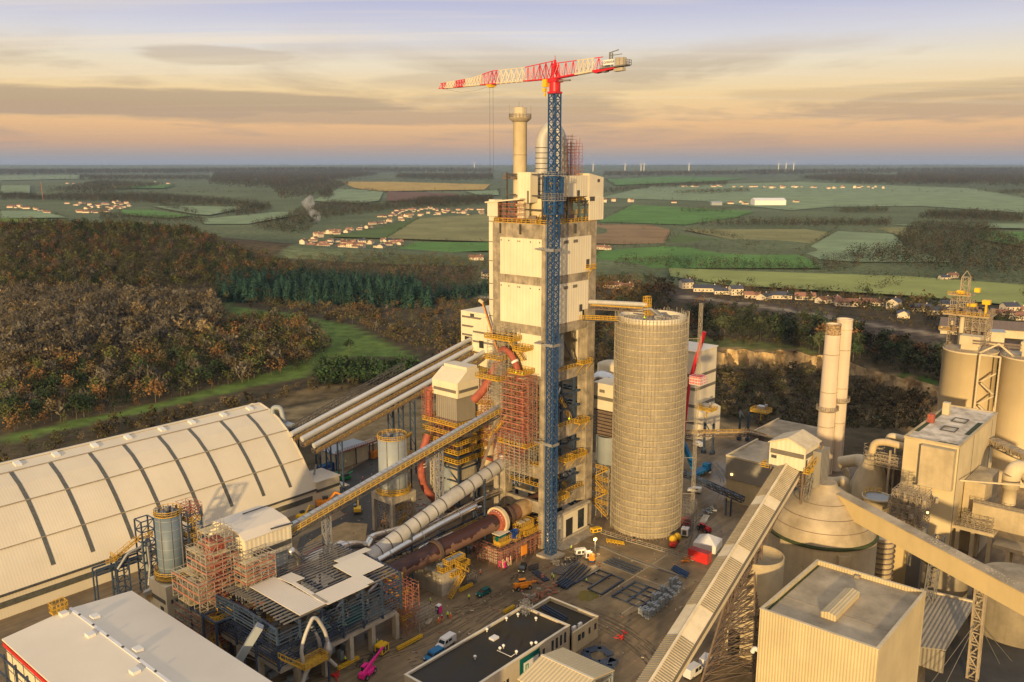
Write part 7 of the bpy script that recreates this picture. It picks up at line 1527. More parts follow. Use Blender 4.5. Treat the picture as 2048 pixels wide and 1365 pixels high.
part(t, 'wall', 'tank_cream', lambda q: q.box(-5,6,-2.5,3,0,5)); part(t, 'roof', 'dusty_roof', lambda q: q.box(-5.3,6.3,-2.8,3.3,5,5.3))
# yard steel: stacks and frames lying on the slab
def Y_(x, y): return (1060+x*.16602, 1040+y*.16602)
def ybeam(q, a, b, w=.45, z=.25): p, r = g(*Y_(*a)), g(*Y_(*b)); q.beam((p[0],p[1],z),(r[0],r[1],z),w,w*.9)
for lab, segs in (('open blue steel frame lying on the slab, nearer the crane', [((540,775),(830,610)),((700,840),(980,665)),((860,910),(1130,730)),((700,840),(860,910)),((830,610),(1130,730)),((640,735),(760,785)),((770,650),(900,700))]),
                  ('square blue steel grid with cross bars on the slab beside the block stacks', [((990,930),(1270,755)),((1160,1000),(1430,815)),((1320,1065),(1600,880)),((990,930),(1320,1065)),((1270,755),(1600,880)),((1080,875),(1400,1010)),((1150,830),(1480,960)),((1210,790),(1540,920))])):
    p0 = g(*Y_(*segs[0][0]))
    single('yard_steelwork', lab, 'steel frame', (p0[0],p0[1],0), (lambda q: ([ybeam(q,a,b,.5 if i < 3 else .28,.27) for i,(a,b) in enumerate(segs)], q)[1])(MB()), 'blue_steel')
bars = []
for i in range(9): bars.append(((360+i*34-i*8,830-i*12),(560+i*30,520+i*8)))
def stack(label, a, b, off, n, w=.4, m='blue_steel', lay=1):
    p = g(*Y_(*a)); q = MB()
    for k_ in range(lay):
        for i in range(n): ybeam(q,(a[0]+off[0]*i,a[1]+off[1]*i),(b[0]+off[0]*i+random.uniform(-12,12),b[1]+off[1]*i+random.uniform(-8,8)),w,.3+k_*.45)
    single('beam_stack', label, 'steel beams', (p[0],p[1],0), q, m, group='steel beams laid out in the yard')
stack('long bundle of dark blue beams pointing at the crane foot', (330,740), (560,520), (34,13), 6, .34)
stack('short deep stack of blue beams nearest the orange telehandler', (310,800), (420,730), (30,12), 5, .42, 'blue_steel', 2)
stack('parallel blue beams lying across the middle of the slab', (890,515), (1260,655), (34,-16), 4, .3)
stack('thin grey beams scattered between the crane foot and the white generators', (250,640), (480,480), (24,6), 6, .3, 'grey_steel')
stack('few bars lying behind the orange telehandler', (30,640), (190,760), (14,-10), 4, .35)
stack('bright blue bars crossing the slab joint near the ribbed gallery', (1740,560), (1920,660), (-12,14), 4, .35, 'crane_blue')
stack('loose dark bars left of the crane foot', (-20,575), (95,540), (4,14), 4, .35, 'dark_steel')
q = MB(); [ybeam(q,(920,240+i*14),(1130,280+i*12),.22,.3) for i in range(3)]; [ybeam(q,(930+i*40,235+i*8),(935+i*40,290+i*5),.2,.35) for i in range(6)]
p0 = g(*Y_(1000,260)); single('yellow_ladder_frame', 'flat yellow lattice frame lying in front of the scaffolded silo', 'steel frame', (p0[0],p0[1],0), q, 'yellow_paint')
q = MB(); pts = [g(*Y_(x,y),.15) for x,y in ((720,340),(800,325),(880,330),(960,370),(1100,430),(1280,500),(1500,580),(1700,640),(1900,700))]; q.pipe(pts,.16,8)
single('hose', 'long grey hose snaking across the yard slab', 'hose', pts[0], q, 'grey_steel')
FE = thing('site_fence', 'temporary barrier line of thin rails along the foot of the scaffolded silo', 'fence', (*g(*Y_(850,160))[:2],0))
part(FE, 'rails', 'scaffold_grey', lambda q: q.rail([g(*Y_(x,y)) for x,y in ((700,80),(850,160),(1100,240),(1350,310),(1650,400),(1980,500))],1.3,1.8,.08))
part(FE, 'red_boards', 'scaffold_red', lambda q: [(lambda a: q.cbox(a[0],a[1],.4,.9,.1,.5,random.random()*3))(g(*Y_(700+i*90,95+i*29))) for i in range(14) if random.random() < .5])
# block stacks
bl0 = Y_(1380,1110)
def pallet_block(q, hgt):
    for k_ in range(hgt): q.box(-.62,.62,-.62,.62,.05+k_*.85,.80+k_*.85)
first = None; labs = 'grey block pallet in the stacks between the grid frame and the ribbed gallery'
for i in range(26):
    r_ = i//3; c_ = i % 3; x = 1340+r_*52+c_*42; y = 1130-r_*46+c_*30
    a = g(*Y_(x,y)); 
    if first is None:
        first = thing0('block_pallet', labs, 'pallet', (a[0],a[1],0), 0, 'block pallets stacked by the ribbed gallery')
        part(first, 'blocks', 'tank_grey', lambda q: pallet_block(q,2)); part(first, 'strap', 'dark_steel', lambda q: q.box(-.64,.64,-.05,.05,.05,1.68))
    else:
        o = clone(first, (*Wd(a[0],a[1]),0), A+random.uniform(-.1,.1)); o.scale = (1,1,random.choice((.55,1,1.5)))
# piles of red formwork
def heap(label, px, m, n, sx, sy, sz, name='formwork_heap', cat='heap', big=1.6):
    a = g(*px); q = MB()
    for _ in range(n): q.cbox(a[0]+random.gauss(0,sx),a[1]+random.gauss(0,sy),random.uniform(.02,sz),random.uniform(.3,big),random.uniform(.1,.5),random.uniform(.1,.5),random.random()*3)
    single(name, label, cat, (a[0],a[1],0), q, m)
heap('pile of red bars partly under the ribbed gallery', (1436,1192), 'red_paint', 40, 1.8, 1.4, 1.4, big=3.2)
heap('pile of red and grey scaffold parts behind the pale office corner', (1085,1195), 'scaffold_red', 46, 3.2, 1.4, 1.6)
heap('grey scaffold scraps beside the long roof edge of the pale office', (1060,1205), 'scaffold_grey', 40, 2.4, 1.2, 1.6)
heap('bits of red board at the feet of the two workers by the blue beams', (1078,1160), 'scaffold_red', 14, 1.6, .8, .7)
heap('pale timber and boxes at the crane foot', (1120,1128), 'tank_cream', 16, 1.4, 1.2, .9, big=2.4)
heap('dark clutter of hoses and pallets by the white generators', (1140,1122), 'dark_steel', 24, 2.0, 1.4, .6)
heap('red cones and boards right of the pale office', (1240,1275), 'red_paint', 8, 1.0, .6, .8)
heap('orange and yellow clutter beside the red container', (1367,1125), 'orange_paint', 12, 1.6, .8, .9)
heap('grey rubble pile behind the scaffolded silo yard', (1415,1025), 'tank_grey', 26, 1.8, 1.2, 1.0)
heap('dark scrap beside the concrete columns', (742,1318), 'dark_steel', 20, 2.4, .8, .8)
heap('red debris heap at the bottom beside the yellow cyclone platform', (672,1352), 'red_paint', 10, .9, .5, .5)
heap('clutter of crates behind the red scaffold mass', (600,1118), 'dark_steel', 44, 4.0, 2.0, 1.6)
heap('pipes and boards lying under the parallel conveyors', (735,890), 'scaffold_red', 60, 7.0, 3.0, 1.2, big=3)
heap('mixed site clutter right of the pale grey silo legs', (835,1030), 'scaffold_red', 60, 5, 4, 3.0, big=2.4)
heap('grey clutter between the silo legs and the grey duct', (850,1045), 'grey_steel', 70, 6, 4, 3.2, big=2.4)
for lab, px, s in (('white flat panel lying by the group of workers', (858,1245), (2.9,.9)), ('white slab behind the scaffolded silo', (1405,942), (5,2)), ('smaller white slab behind the scaffolded silo', (1417,946), (2.4,2)), ('long tan concrete slab on the ground beyond the mixer', (1409,1040), (7,2))):
    a = g(*px); single('panel', lab, 'panel', (a[0],a[1],0), MB().cbox(a[0],a[1],.05,s[0],s[1],.35,.3), 'white_dust')
for lab, px, rz, ln in (('yellow gangway frame lying beside the green car', (932,1178), 0, 5), ('long yellow beam at the foot of the concrete columns', (820,1288), 0, 8), ('yellow beam on the ground by the scaffold scraps', (1018,1222), 0, 4), ('yellow steel gangway at the lower concrete columns', (697,1330), 0, 6)):
    a = g(*px); single('gangway', lab, 'gangway', (a[0],a[1],0), MB().truss((a[0]-ln/2,a[1],.5),(a[0]+ln/2,a[1],.5),.6,.6,.8,.13), 'yellow_paint')
t = thing0('stair_cage', 'dark grey steel stair cage standing beside the nearer kiln pier', 'cage', gp(940,1168), 0)
part(t, 'frame', 'grey_steel', lambda q: q.scaf(-1.8,1.8,-.8,.8,0,2.4,.9,1.6,1.2,.12)); part(t, 'base', 'dark_steel', lambda q: q.box(-1.9,1.9,-.9,.9,.02,.3))
t = thing0('tarp_sheets', 'crumpled dark blue sheets spread on the ground behind the gabled hall', 'sheets', gp(1206,1310), 0)
def f(q):
    for a, b in (((1170,1305),(1200,1296)),((1200,1296),(1222,1312)),((1180,1325),(1200,1328)),((1200,1328),(1228,1320)),((1228,1320),(1222,1335)),((1170,1305),(1176,1322)),((1192,1336),(1225,1336))):
        p, r = g(*a), g(*b); q.beam((p[0],p[1],.2),(r[0],r[1],.2),2.0,.3)
b = MB(); f(b); o_ = b.build('sheet','blue_steel',None,org=(0,0,0)); o_.parent = t; t.location = (*Wd(0,0),0)
# ---------------------------------------------------------------- people
def make_body():
    me = bpy.data.meshes.new('body'); V = []; E = []; Rd = []
    def n_(p, r, par=None):
        V.append(p); Rd.append(r)
        if par is not None: E.append((par, len(V)-1))
        return len(V)-1
    pel = n_((0,0,.95),.15); ab = n_((0,0,1.12),.14,pel); ch = n_((0,0,1.32),.17,ab); nk = n_((0,0,1.5),.07,ch); hd = n_((.01,0,1.60),.095,nk); tp = n_((.01,0,1.72),.085,hd); n_((.09,0,1.61),.04,hd)
    for s in (-1,1):
        hp = n_((0,s*.1,.88),.11,pel); kn = n_((.03+.05*s,s*.12,.5),.075,hp); an = n_((.0+.08*s,s*.12,.1),.05,kn); n_((.14+.08*s,s*.13,.04),.045,an)
        sh = n_((0,s*.2,1.42),.075,ch); el = n_((.02,s*.28,1.14),.05,sh); wr = n_((.14,s*.25,.92),.036,el); pm = n_((.19,s*.25,.86),.032,wr)
        for k_ in range(4): f1 = n_((.215+.008*k_,s*(.235+.018*k_),.80),.011,pm); n_((.23+.006*k_,s*(.235+.018*k_),.75+.008*abs(k_-1.5)),.009,f1)
        n_((.225,s*.21,.835),.012,pm)
    me.from_pydata(V,E,[]); ob = bpy.data.objects.new('b', me); C.objects.link(ob)
    m1 = ob.modifiers.new('s','SKIN'); sv = me.skin_vertices[0].data
    for i, r in enumerate(Rd): sv[i].radius = (r, r)
    sv[0].use_root = True
    m2 = ob.modifiers.new('u','SUBSURF'); m2.levels = 1
    dg = bpy.context.evaluated_depsgraph_get(); out = bpy.data.meshes.new_from_object(ob.evaluated_get(dg)); bpy.data.objects.remove(ob)
    return out
BODY = make_body(); BODY.materials.clear()
for m_ in ('trousers','skin'): BODY.materials.append(M(m_))
for p in BODY.polygons: p.material_index = 1 if (p.center.z > 1.5 or (p.center.z < .95 and abs(p.center.y) > .19)) else 0; p.use_smooth = True
def vest_mesh(colr, long=False):
    b = MB(); b.smooth = True
    for z0, z1, r0, r1 in ((.98 if not long else .55, 1.46, .20, .19),): b.lathe(0,0,[(r0,z0),(r0+.02,1.2),(r0+.03,1.38),(.13,1.5)],12,close=False)
    v = b.v; b.v = [(x*.85,y*1.18,z) for x,y,z in v]
    me = b.build('v', colr); m_ = me.data; bpy.data.objects.remove(me); return m_
def sleeve_mesh(colr):
    b = MB()
    for s in (-1,1): b.pipe([(0,s*.2,1.43),(.02,s*.285,1.14),(.12,s*.26,.96)],[.095,.075,.055],8)
    me = b.build('v', colr); m_ = me.data; bpy.data.objects.remove(me); return m_
VE = {c: (vest_mesh(c), sleeve_mesh(c)) for c in ('hivis_yellow','hivis_orange','red_paint')}
b = MB(); b.lathe(.0,0,[(.155,1.64),(.125,1.66),(.12,1.72),(.075,1.79),(.01,1.81)],12,close=False); hm = b.build('v','white_paint'); HELM = hm.data; bpy.data.objects.remove(hm)
LEGS = {}
def person(label, at, col, rz=None, sc_=1.0, legs=None):
    t = bpy.data.objects.new('person', None); C.objects.link(t); t['_o'] = (0,0,0); tag(t, label, 'person'); place(t, at, True, random.uniform(0,6.3) if rz is None else rz); t.scale = (1,1,sc_)
    for nm, me in (('body',BODY),('jacket',VE[col][0]),('sleeves',VE[col][1]),('helmet',HELM)):
        o = bpy.data.objects.new(nm, me); C.objects.link(o); o.parent = t
    if legs:
        b = MB()
        for s in (-1,1): b.pipe([(0,s*.1,.95),(.03+.05*s,s*.12,.5),(.0+.08*s,s*.12,.12)],[.135,.1,.08],8)
        o = b.build('trousers',legs,None); o.parent = t
    return t
for lab, px, c, lg in (('worker in full orange suit and white helmet, leftmost of the group of four',(877,1248),'hivis_orange','hivis_orange'),
    ('worker in bright red jacket, second from left in the group of four',(884,1243),'red_paint','hivis_orange'),
    ('worker in yellow vest and dark trousers, back of the group of four',(895.5,1236),'hivis_yellow',None),
    ('worker in full orange suit, rightmost of the group of four',(901,1239),'hivis_orange','hivis_orange'),
    ('worker in yellow vest left of the portable toilet',(861,1208),'hivis_yellow',None),
    ('worker in yellow vest standing near the dark green car',(938,1201),'hivis_yellow',None),
    ('lone worker in orange top between the kiln pier and the pink generator',(961,1151),'hivis_orange',None),
    ('worker in yellow vest between the crane foot and the white generator',(1142.5,1101.5),'hivis_yellow',None),
    ('worker in yellow bending over the open blue frame',(1173,1166),'hivis_yellow',None),
    ('left one of two workers in yellow by the blue beam stack',(1104,1157),'hivis_yellow',None),
    ('right one of two workers in yellow by the blue beam stack',(1107,1161),'hivis_yellow',None),
    ('worker in red on the dark asphalt in front of the pale grey silo',(726,962),'red_paint',None),
    ('worker in yellow on the ground at the lowest concrete column',(691,1326),'hivis_yellow',None),
    ('worker in yellow under the deck between concrete columns',(755,1292),'hivis_yellow',None)):
    a = g(*px); person(lab, (a[0],a[1],0.02), c, legs=lg, sc_=.8 if 'bending' in lab else 1.0)
for lab, at, c in (('left one of two workers in yellow on the red scaffold of the tower',(*pu(1032,776,-5.0)[:2],54.1),'hivis_yellow'),
    ('right one of two workers in yellow on the red scaffold of the tower',(*pu(1045,776,-5.0)[:2],54.1),'hivis_yellow'),
    ('worker in yellow on the deck of the steel framed building',(-79,-2,7.2),'hivis_yellow'),
    ('second worker in yellow on the deck beside the loose roof sheet',(-76.5,-1.6,7.2),'hivis_yellow'),
    ('worker in yellow on the edge formwork behind the blue container',(*g(692,930,6.9)[:2],6.9),'hivis_yellow'),
    ('worker in yellow on top of the scaffolded silo',(sc_[0]-6,sc_[1]-1,SZ-.9),'hivis_yellow'),
    ('worker in yellow inside the open level of the concrete tower',(14.5,1.6,36.65),'hivis_yellow'),
    ('worker in orange on the tower gallery below the mast collar',(6.5,1.8,54.2),'hivis_orange')): person(lab, at, c)
# ================================================================ terrain
def sst(x, a, b): t = np.clip((x-a)/(b-a), 0, 1); return t*t*(3-2*t)
clf = np.array([P(x, y) for x, y in ((1370,692),(1440,700),(1520,703),(1600,706),(1660,714),(1730,738),(1800,752),(1880,775),(1960,800))])
def basin(X, Y):
    Yc = np.interp(X, clf[:,0], clf[:,1]) + 5*np.sin(X*.23)+3*np.sin(X*.61)
    return sst(X, 80, 105)*(1-sst(X, 330, 380))*sst(Y, 372, 400)*(1-sst(Y-Yc, -3, 3))
def hgt(X, Y):
    X = np.asarray(X, float); Y = np.asarray(Y, float)
    z = -0.3+38*np.exp(-((X+520)/330)**2-((Y-1030)/112)**2)+14*np.exp(-((X+900)/260)**2-((Y-900)/200)**2)
    z = z+sst(Y, 430, 620)*(1.6*np.sin(X*.011+1)*np.sin(Y*.009)+1.0)*(1-sst(Y,1500,2200))
    z = z-9.0*basin(X, Y)
    z = z+78*sst(Y, 7500, 21000)+10*sst(Y,6000,12000)*np.sin(X*.0011)*np.sin(Y*.0009+2)
    return z
xs = np.concatenate([-np.geomspace(26000, 1100, 34), np.arange(-1090, 900, 7.0), np.geomspace(905, 26000, 34)])
ys = np.concatenate([[-2600, -1500, -700, -200, 0, 60, 120, 180, 240, 300, 350], np.arange(360, 1260, 6.0), np.geomspace(1270, 27500, 60)])
GX, GY = np.meshgrid(xs, ys); GZ = hgt(GX, GY)
def inpoly(px_, py_, poly):
    ins = np.zeros(px_.shape, bool); n = len(poly); j = n-1
    for i in range(n):
        xi, yi = poly[i]; xj, yj = poly[j]
        c = ((yi > py_) != (yj > py_)) & (px_ < (xj-xi)*(py_-yi)/((yj-yi) or 1e-9)+xi); ins ^= c; j = i
    return ins
def proj(X, Y, Z):
    q = Z-H; dep = Y*cp-q*sp; up = Y*sp+q*cp; dep = np.where(dep > 1, dep, 1)
    return CX+F*X/dep, CY-F*up/dep
PX, PY = proj(GX, GY, GZ)
vis = GY > 100
def fnoise(X, Y, s): return (np.sin(X/s*1.3+np.sin(Y/s*1.7)*1.5)+np.sin(Y/s*1.9+np.sin(X/s*1.1)*1.7)+np.sin((X+Y)/s*.7))/3
col = np.zeros(GX.shape+(3,)); col[:] = (.085,.066,.036)
col[(GY > 1180) | ((GY > 830) & (GX > -40)) | ((GY > 960) & (GX > -260))] = (.13,.155,.075)
w_ = fnoise(GX, GY, 60.)[..., None]; col = col*(1+.25*w_)
def zone(poly, c, jit=2.0):
    m = vis & inpoly(PX+jit*fnoise(GX,GY,13.), PY+jit*.5*fnoise(GX+50,GY,11.), poly); col[m] = np.array(c)*(1+.15*w_[m])
GRASS = (.12,.18,.04)
zone([(455,612),(520,620),(600,632),(700,650),(805,700),(832,716),(660,712),(600,756),(470,783),(300,823),(120,861),(0,888),(0,876),(120,849),(300,809),(450,770),(560,738),(636,700),(600,672),(520,640),(455,628)], GRASS)
zone([(560,818),(700,792),(870,800),(990,830),(990,900),(600,880)], (.30,.22,.11)); zone([(560,785),(640,772),(760,770),(880,775),(880,795),(700,792),(560,812)], (.20,.14,.065))
zone([(640,600),(985,586),(985,596),(700,604)], (.30,.27,.2)); zone([(300,700),(430,690),(460,640),(440,600),(470,608),(470,650),(440,700)], (.07,.11,.03))
zone([(1375,832),(1440,840),(1560,868),(1640,880),(1700,930),(1500,905),(1375,880)], (.30,.20,.09)); zone([(1375,880),(1500,902),(1560,925),(1375,915)], (.24,.18,.11))
zone([(1330,578),(1500,600),(1700,632),(2048,688),(2048,722),(1700,662),(1500,624),(1330,600)], (.10,.075,.055)); zone([(1360,590),(1500,606),(1700,640),(2048,696),(2048,701),(1700,645),(1500,611),(1360,595)], (.30,.24,.16))
zone([(1375,672),(1500,680),(1640,700),(1640,712),(1500,702),(1375,692)], (.11,.12,.035)); zone([(1790,810),(1870,790),(1900,850),(1830,900),(1800,860)], (.40,.24,.09)); zone([(1800,745),(1880,760),(1880,775),(1810,770)], (.06,.12,.02))
gy_, gx_ = np.gradient(GZ); steep = (np.abs(gy_) > .9) & (GY > 380) & (GY < 700) & (GX > 60) & (GX < 330)
col[steep] = np.array((.20,.14,.07))*(1+.4*fnoise(GX[steep], GY[steep], 4.)[:, None])
def tri_mesh(name, V, Fq, colr, material, fattr=True):
    me = bpy.data.meshes.new(name); nv, nf, k_ = len(V), len(Fq), Fq.shape[1]
    me.vertices.add(nv); me.vertices.foreach_set('co', np.ascontiguousarray(V, np.float32).ravel())
    me.loops.add(nf*k_); me.loops.foreach_set('vertex_index', np.ascontiguousarray(Fq, np.int32).ravel())
    me.polygons.add(nf); me.polygons.foreach_set('loop_start', np.arange(0, nf*k_, k_, dtype=np.int32))
    if colr is not None:
        at = me.attributes.new('Col', 'FLOAT_COLOR', 'FACE' if fattr else 'POINT'); c4 = np.ones((len(colr), 4), np.float32); c4[:, :3] = colr; at.data.foreach_set('color', c4.ravel())
    me.update(calc_edges=True); me.validate(); me.materials.append(material)
    return me
def attr_mat(name, rough=1.0, noise=.3, nscale=.05, var=0., bump=0.):
    m = bpy.data.materials.new(name); m.use_nodes = True; t = m.node_tree; b = t.nodes['Principled BSDF']; b.inputs['Roughness'].default_value = rough; b.inputs['Specular IOR Level'].default_value = .1
    a = t.nodes.new('ShaderNodeAttribute'); a.attribute_name = 'Col'; out = a.outputs['Color']
    if noise:
        tcn = t.nodes.new('ShaderNodeTexCoord'); n = t.nodes.new('ShaderNodeTexNoise'); n.inputs['Scale'].default_value = nscale; n.inputs['Detail'].default_value = 9; n.inputs['Roughness'].default_value = .65
        t.links.new(tcn.outputs['Object'], n.inputs['Vector']); r = ramp(t, [(.3,(1-noise,)*3),(.7,(1+noise*.6,)*3)], n.outputs[0]); out = mixc(t, 1.0, out, r.outputs[0], 'MULTIPLY')
        if bump: bp = t.nodes.new('ShaderNodeBump'); bp.inputs['Distance'].default_value = 1.; bp.inputs['Strength'].default_value = bump; t.links.new(n.outputs[0], bp.inputs['Height']); t.links.new(bp.outputs[0], b.inputs['Normal'])
    if var:
        oi = t.nodes.new('ShaderNodeObjectInfo'); hv = t.nodes.new('ShaderNodeHueSaturation'); t.links.new(out, hv.inputs['Color']); t.links.new(mth(t,'MULTIPLY_ADD',oi.outputs['Random'],2*var,1-var), hv.inputs['Value']); out = hv.outputs[0]
    t.links.new(out, b.inputs['Base Color']); return m
GM = attr_mat('ground_cover', noise=.5, nscale=.12, bump=.4); LEAF = attr_mat('foliage', noise=0, var=.22); FIELD = attr_mat('field_soil', noise=.30, nscale=.012)
ny, nx = GX.shape; idx = np.arange(ny*nx).reshape(ny, nx)
Fq = np.stack([idx[:-1,:-1], idx[:-1,1:], idx[1:,1:], idx[1:,:-1]], -1).reshape(-1, 4)
me = tri_mesh('ground', np.stack([GX, GY, GZ], -1).reshape(-1, 3), Fq, col.reshape(-1, 3), GM, False)
me.polygons.foreach_set('use_smooth', np.ones(len(me.polygons), bool))
go = bpy.data.objects.new('ground', me); C.objects.link(go); tag(go, kind='structure')
# fields: flat sheets lying on the plain beyond the hill
FG, GR, OLV, BR, DG, YB = (.22,.285,.155), (.11,.22,.055), (.235,.225,.095), (.27,.18,.09), (.10,.145,.045), (.46,.32,.09)
FIELDS = [(FG,[(1200,396),(1300,372),(1600,364),(1938,377),(2048,396),(2048,426),(1840,412),(1660,414),(1580,421),(1400,402)]),
 (BR,[(1190,448),(1300,450),(1342,460),(1330,486),(1250,489),(1190,487)]),(GR,[(1197,444),(1265,410),(1510,423),(1468,436),(1371,450),(1265,446)]),
 (OLV,[(1362,459),(1672,459),(1600,503),(1477,482)]),(DG,[(1328,482),(1362,469.5),(1451,482),(1519,497),(1451,495)]),(GR,[(1193,503),(1328,493),(1519,503),(1604,512),(1646,537),(1222,537),(1193,530)]),
 (FG,[(1604,503),(1676,463),(1786,469),(1816,499),(1900,525),(1710,525),(1640,520)]),((.28,.31,.10),[(1337,537),(1498,544),(1816,554),(2048,571),(2048,614),(1807,592),(1604,580),(1451,571),(1341,554)]),
 (FG,[(1782,450),(1900,448),(2048,448),(2048,458),(1850,456)]),(GR,[(1960,463),(2048,465),(2048,495),(1964,482)]),(OLV,[(1752,457),(1858,455),(1816,478),(1786,469)]),
 ((.13,.2,.03),[(0,438),(92,440),(85,454),(0,454)]),(FG,[(0,423),(79,423),(137,437),(0,438)]),(FG,[(304,413),(478,414.5),(490,418),(420,431.6),(393,430),(325,418)]),(FG,[(400,440),(547,426),(581,425),(601,430),(495,450),(410,450)]),
 (GR,[(239,421),(300,421),(386,433),(340,438),(245,432)]),(FG,[(626,402.6),(676,379),(728.6,380.6),(766.7,385),(758,402.6),(722.8,408.5),(652,405.5)]),((.17,.10,.07),[(775.5,383.5),(910,388),(922,394),(793,404),(772.6,402.6)]),
 (YB,[(679,364.5),(781,364.5),(980.7,370),(969,380.6),(763.8,383.5),(711,377.7)]),(FG,[(931,383.5),(998,382),(998,392),(957,392)]),(DG,[(655,476),(740,462),(837,439),(837,440),(772.6,480)]),(OLV,[(837,439.5),(981,429.5),(985,487),(772.6,480)]),
 (GR,[(793,502),(834,487.5),(985,488.5),(985,505),(846,511),(793,508)]),(GR,[(210,372),(350,371),(330,378),(230,378)]),(FG,[(0,372),(60,372),(60,388),(0,388)]),(GR,[(1210,360),(1330,354),(1500,357),(1420,364),(1230,372)]),(FG,[(0,352),(150,351),(200,358),(0,362)]),
 (FG,[(1600,352),(1750,351),(1800,355),(1640,358)])]
vs, fs, cs_ = [], [], []
for c, poly in FIELDS:
    vs.append([(*P(x, y, 1.2), 1.0) for x, y in poly]); cs_.append(c)
for i, (c, pl_) in enumerate(zip(cs_, vs)):
    me = bpy.data.meshes.new('field'); me.from_pydata([(x,y,z+.12*i) for x,y,z in pl_], [], [tuple(range(len(pl_)))]); at = me.attributes.new('Col','FLOAT_COLOR','FACE'); at.data[0].color = (*c,1); me.materials.append(FIELD)
    o = bpy.data.objects.new('field', me); C.objects.link(o); tag(o, kind='structure')
# hedges along the field edges
HEDGE = []
for i, (c, poly) in enumerate(FIELDS):
    for k_ in range(len(poly)):
        if (i*7+k_*3) % 10 < 3: continue
        a, b = P(*poly[k_], 1.), P(*poly[(k_+1) % len(poly)], 1.); l_ = math.hypot(a[0]-b[0], a[1]-b[1]); s_ = max(9., a[1]/170.); n = int(min(260, l_/s_))
        for j in range(n):
            if random.random() < .12: continue
            t = j/n; HEDGE.append((a[0]+(b[0]-a[0])*t+random.uniform(-2,2), a[1]+(b[1]-a[1])*t+random.uniform(-3,3), .6, random.uniform(3.5,8)*max(1,s_/11), random.choice(('brown','green','bush','green'))))
# quarry face
qx = np.linspace(75, 345, 420); qy = np.interp(qx, clf[:,0], clf[:,1])+5*np.sin(qx*.23)+3*np.sin(qx*.61); qv = []
rq = np.random.default_rng(3); om = np.cumsum(rq.normal(size=420))*.35; om -= np.convolve(om, np.ones(40)/40, 'same')
for j in range(9):
    tz = j/8.; dd = (1-tz)**1.5*5.0+om*(.5+.6*tz)+rq.normal(size=420)*.55; zq = hgt(qx, qy+6)+.2+(-9.3*(1-tz))+rq.normal(size=420)*.35*(0 < j < 8)
    qv.append(np.stack([qx, qy+1.5-dd-2.0, zq*np.ones(420)], 1))
qv = np.concatenate(qv); ii = np.arange(9*420).reshape(9,420); qf = np.stack([ii[:-1,:-1], ii[:-1,1:], ii[1:,1:], ii[1:,:-1]], -1).reshape(-1,4)
mat('quarry_rock', (.52,.37,.18), .95, var=.5, scale=.16, tint=(.13,.085,.04), bump=.5)
me = tri_mesh('quarry_face', qv, qf, None, M('quarry_rock')); qo = bpy.data.objects.new('quarry_face', me); C.objects.link(qo); tag(qo, kind='structure')
# yard
m = mat('mud', (.245,.175,.095), .85, var=.45, scale=.05, tint=(.15,.115,.07), bump=.3)
t_ = m.node_tree; b_ = t_.nodes['Principled BSDF']; tcn = t_.nodes.new('ShaderNodeTexCoord')
n_ = t_.nodes.new('ShaderNodeTexNoise'); n_.inputs['Scale'].default_value = .035; n_.inputs['Detail'].default_value = 5; t_.links.new(tcn.outputs['Object'], n_.inputs['Vector'])
rp_ = ramp(t_, [(.45,(.9,)*3),(.6,(.28,)*3)], n_.outputs[0]); t_.links.new(rp_.outputs[0], b_.inputs['Roughness'])
mpp = t_.nodes.new('ShaderNodeMapping'); mpp.inputs['Scale'].default_value = (.05,.8,1); mpp.inputs['Rotation'].default_value = (0,0,.25); t_.links.new(tcn.outputs['Object'], mpp.inputs[0])
n3 = t_.nodes.new('ShaderNodeTexNoise'); n3.inputs['Scale'].default_value = 1.0; n3.inputs['Detail'].default_value = 4; n3.inputs['Distortion'].default_value = .6; t_.links.new(mpp.outputs[0], n3.inputs['Vector'])
old = [l for l in t_.links if l.to_socket == b_.inputs['Base Color']][0].from_socket
r3 = ramp(t_, [(.35,(.80,)*3),(.6,(1.10,)*3)], n3.outputs[0]); t_.links.new(mixc(t_,1.0,old,r3.outputs[0],'MULTIPLY'), b_.inputs['Base Color'])
mat('asphalt', (.06,.056,.048), .7, var=.4, scale=.15, bump=.2); mat('sand', (.36,.25,.12), .95, var=.3, scale=.3, bump=.4); mat('slab', (.27,.20,.11), .7, var=.4, scale=.09, tint=(.17,.125,.07)); mat('joint', (.45,.38,.26), .9); mat('puddle', (.17,.14,.035), .12, var=.2)
def sheet_(name, pts, z, m_): o = single(name, None, None, (0,0,0), MB().poly([(a,b,z) for a,b in pts]), m_, kind='structure'); return o
sheet_('yard', [(-420,-160),(175,-160),(175,-64),(142,-60),(142,-15),(135,15),(95,30),(70,60),(50,80),(30,100),(-20,118),(-24,140),(-420,140)], 0.0, 'mud')
def gp2(L_): return [g(x,y)[:2] for x,y in L_]
sheet_('asphalt_road', gp2([(640,985),(700,940),(760,905),(800,935),(790,1010),(750,1065),(650,1100),(590,1110),(600,1075),(690,1030)]), .004, 'asphalt')
sheet_('sand_patch', gp2([(655,1060),(690,1045),(735,1048),(730,1085),(700,1105),(600,1112),(610,1090)]), .008, 'sand')
sheet_('concrete_slab', [g(*Y_(x,y))[:2] for x,y in ((560,210),(860,140),(1700,400),(2250,640),(1100,1180),(540,960),(420,860),(820,560),(420,380))], .006, 'slab')
sheet_('dark_road', gp2([(1850,1200),(2048,1180),(2200,1400),(1850,1420)]), .004, 'asphalt')
q = MB()
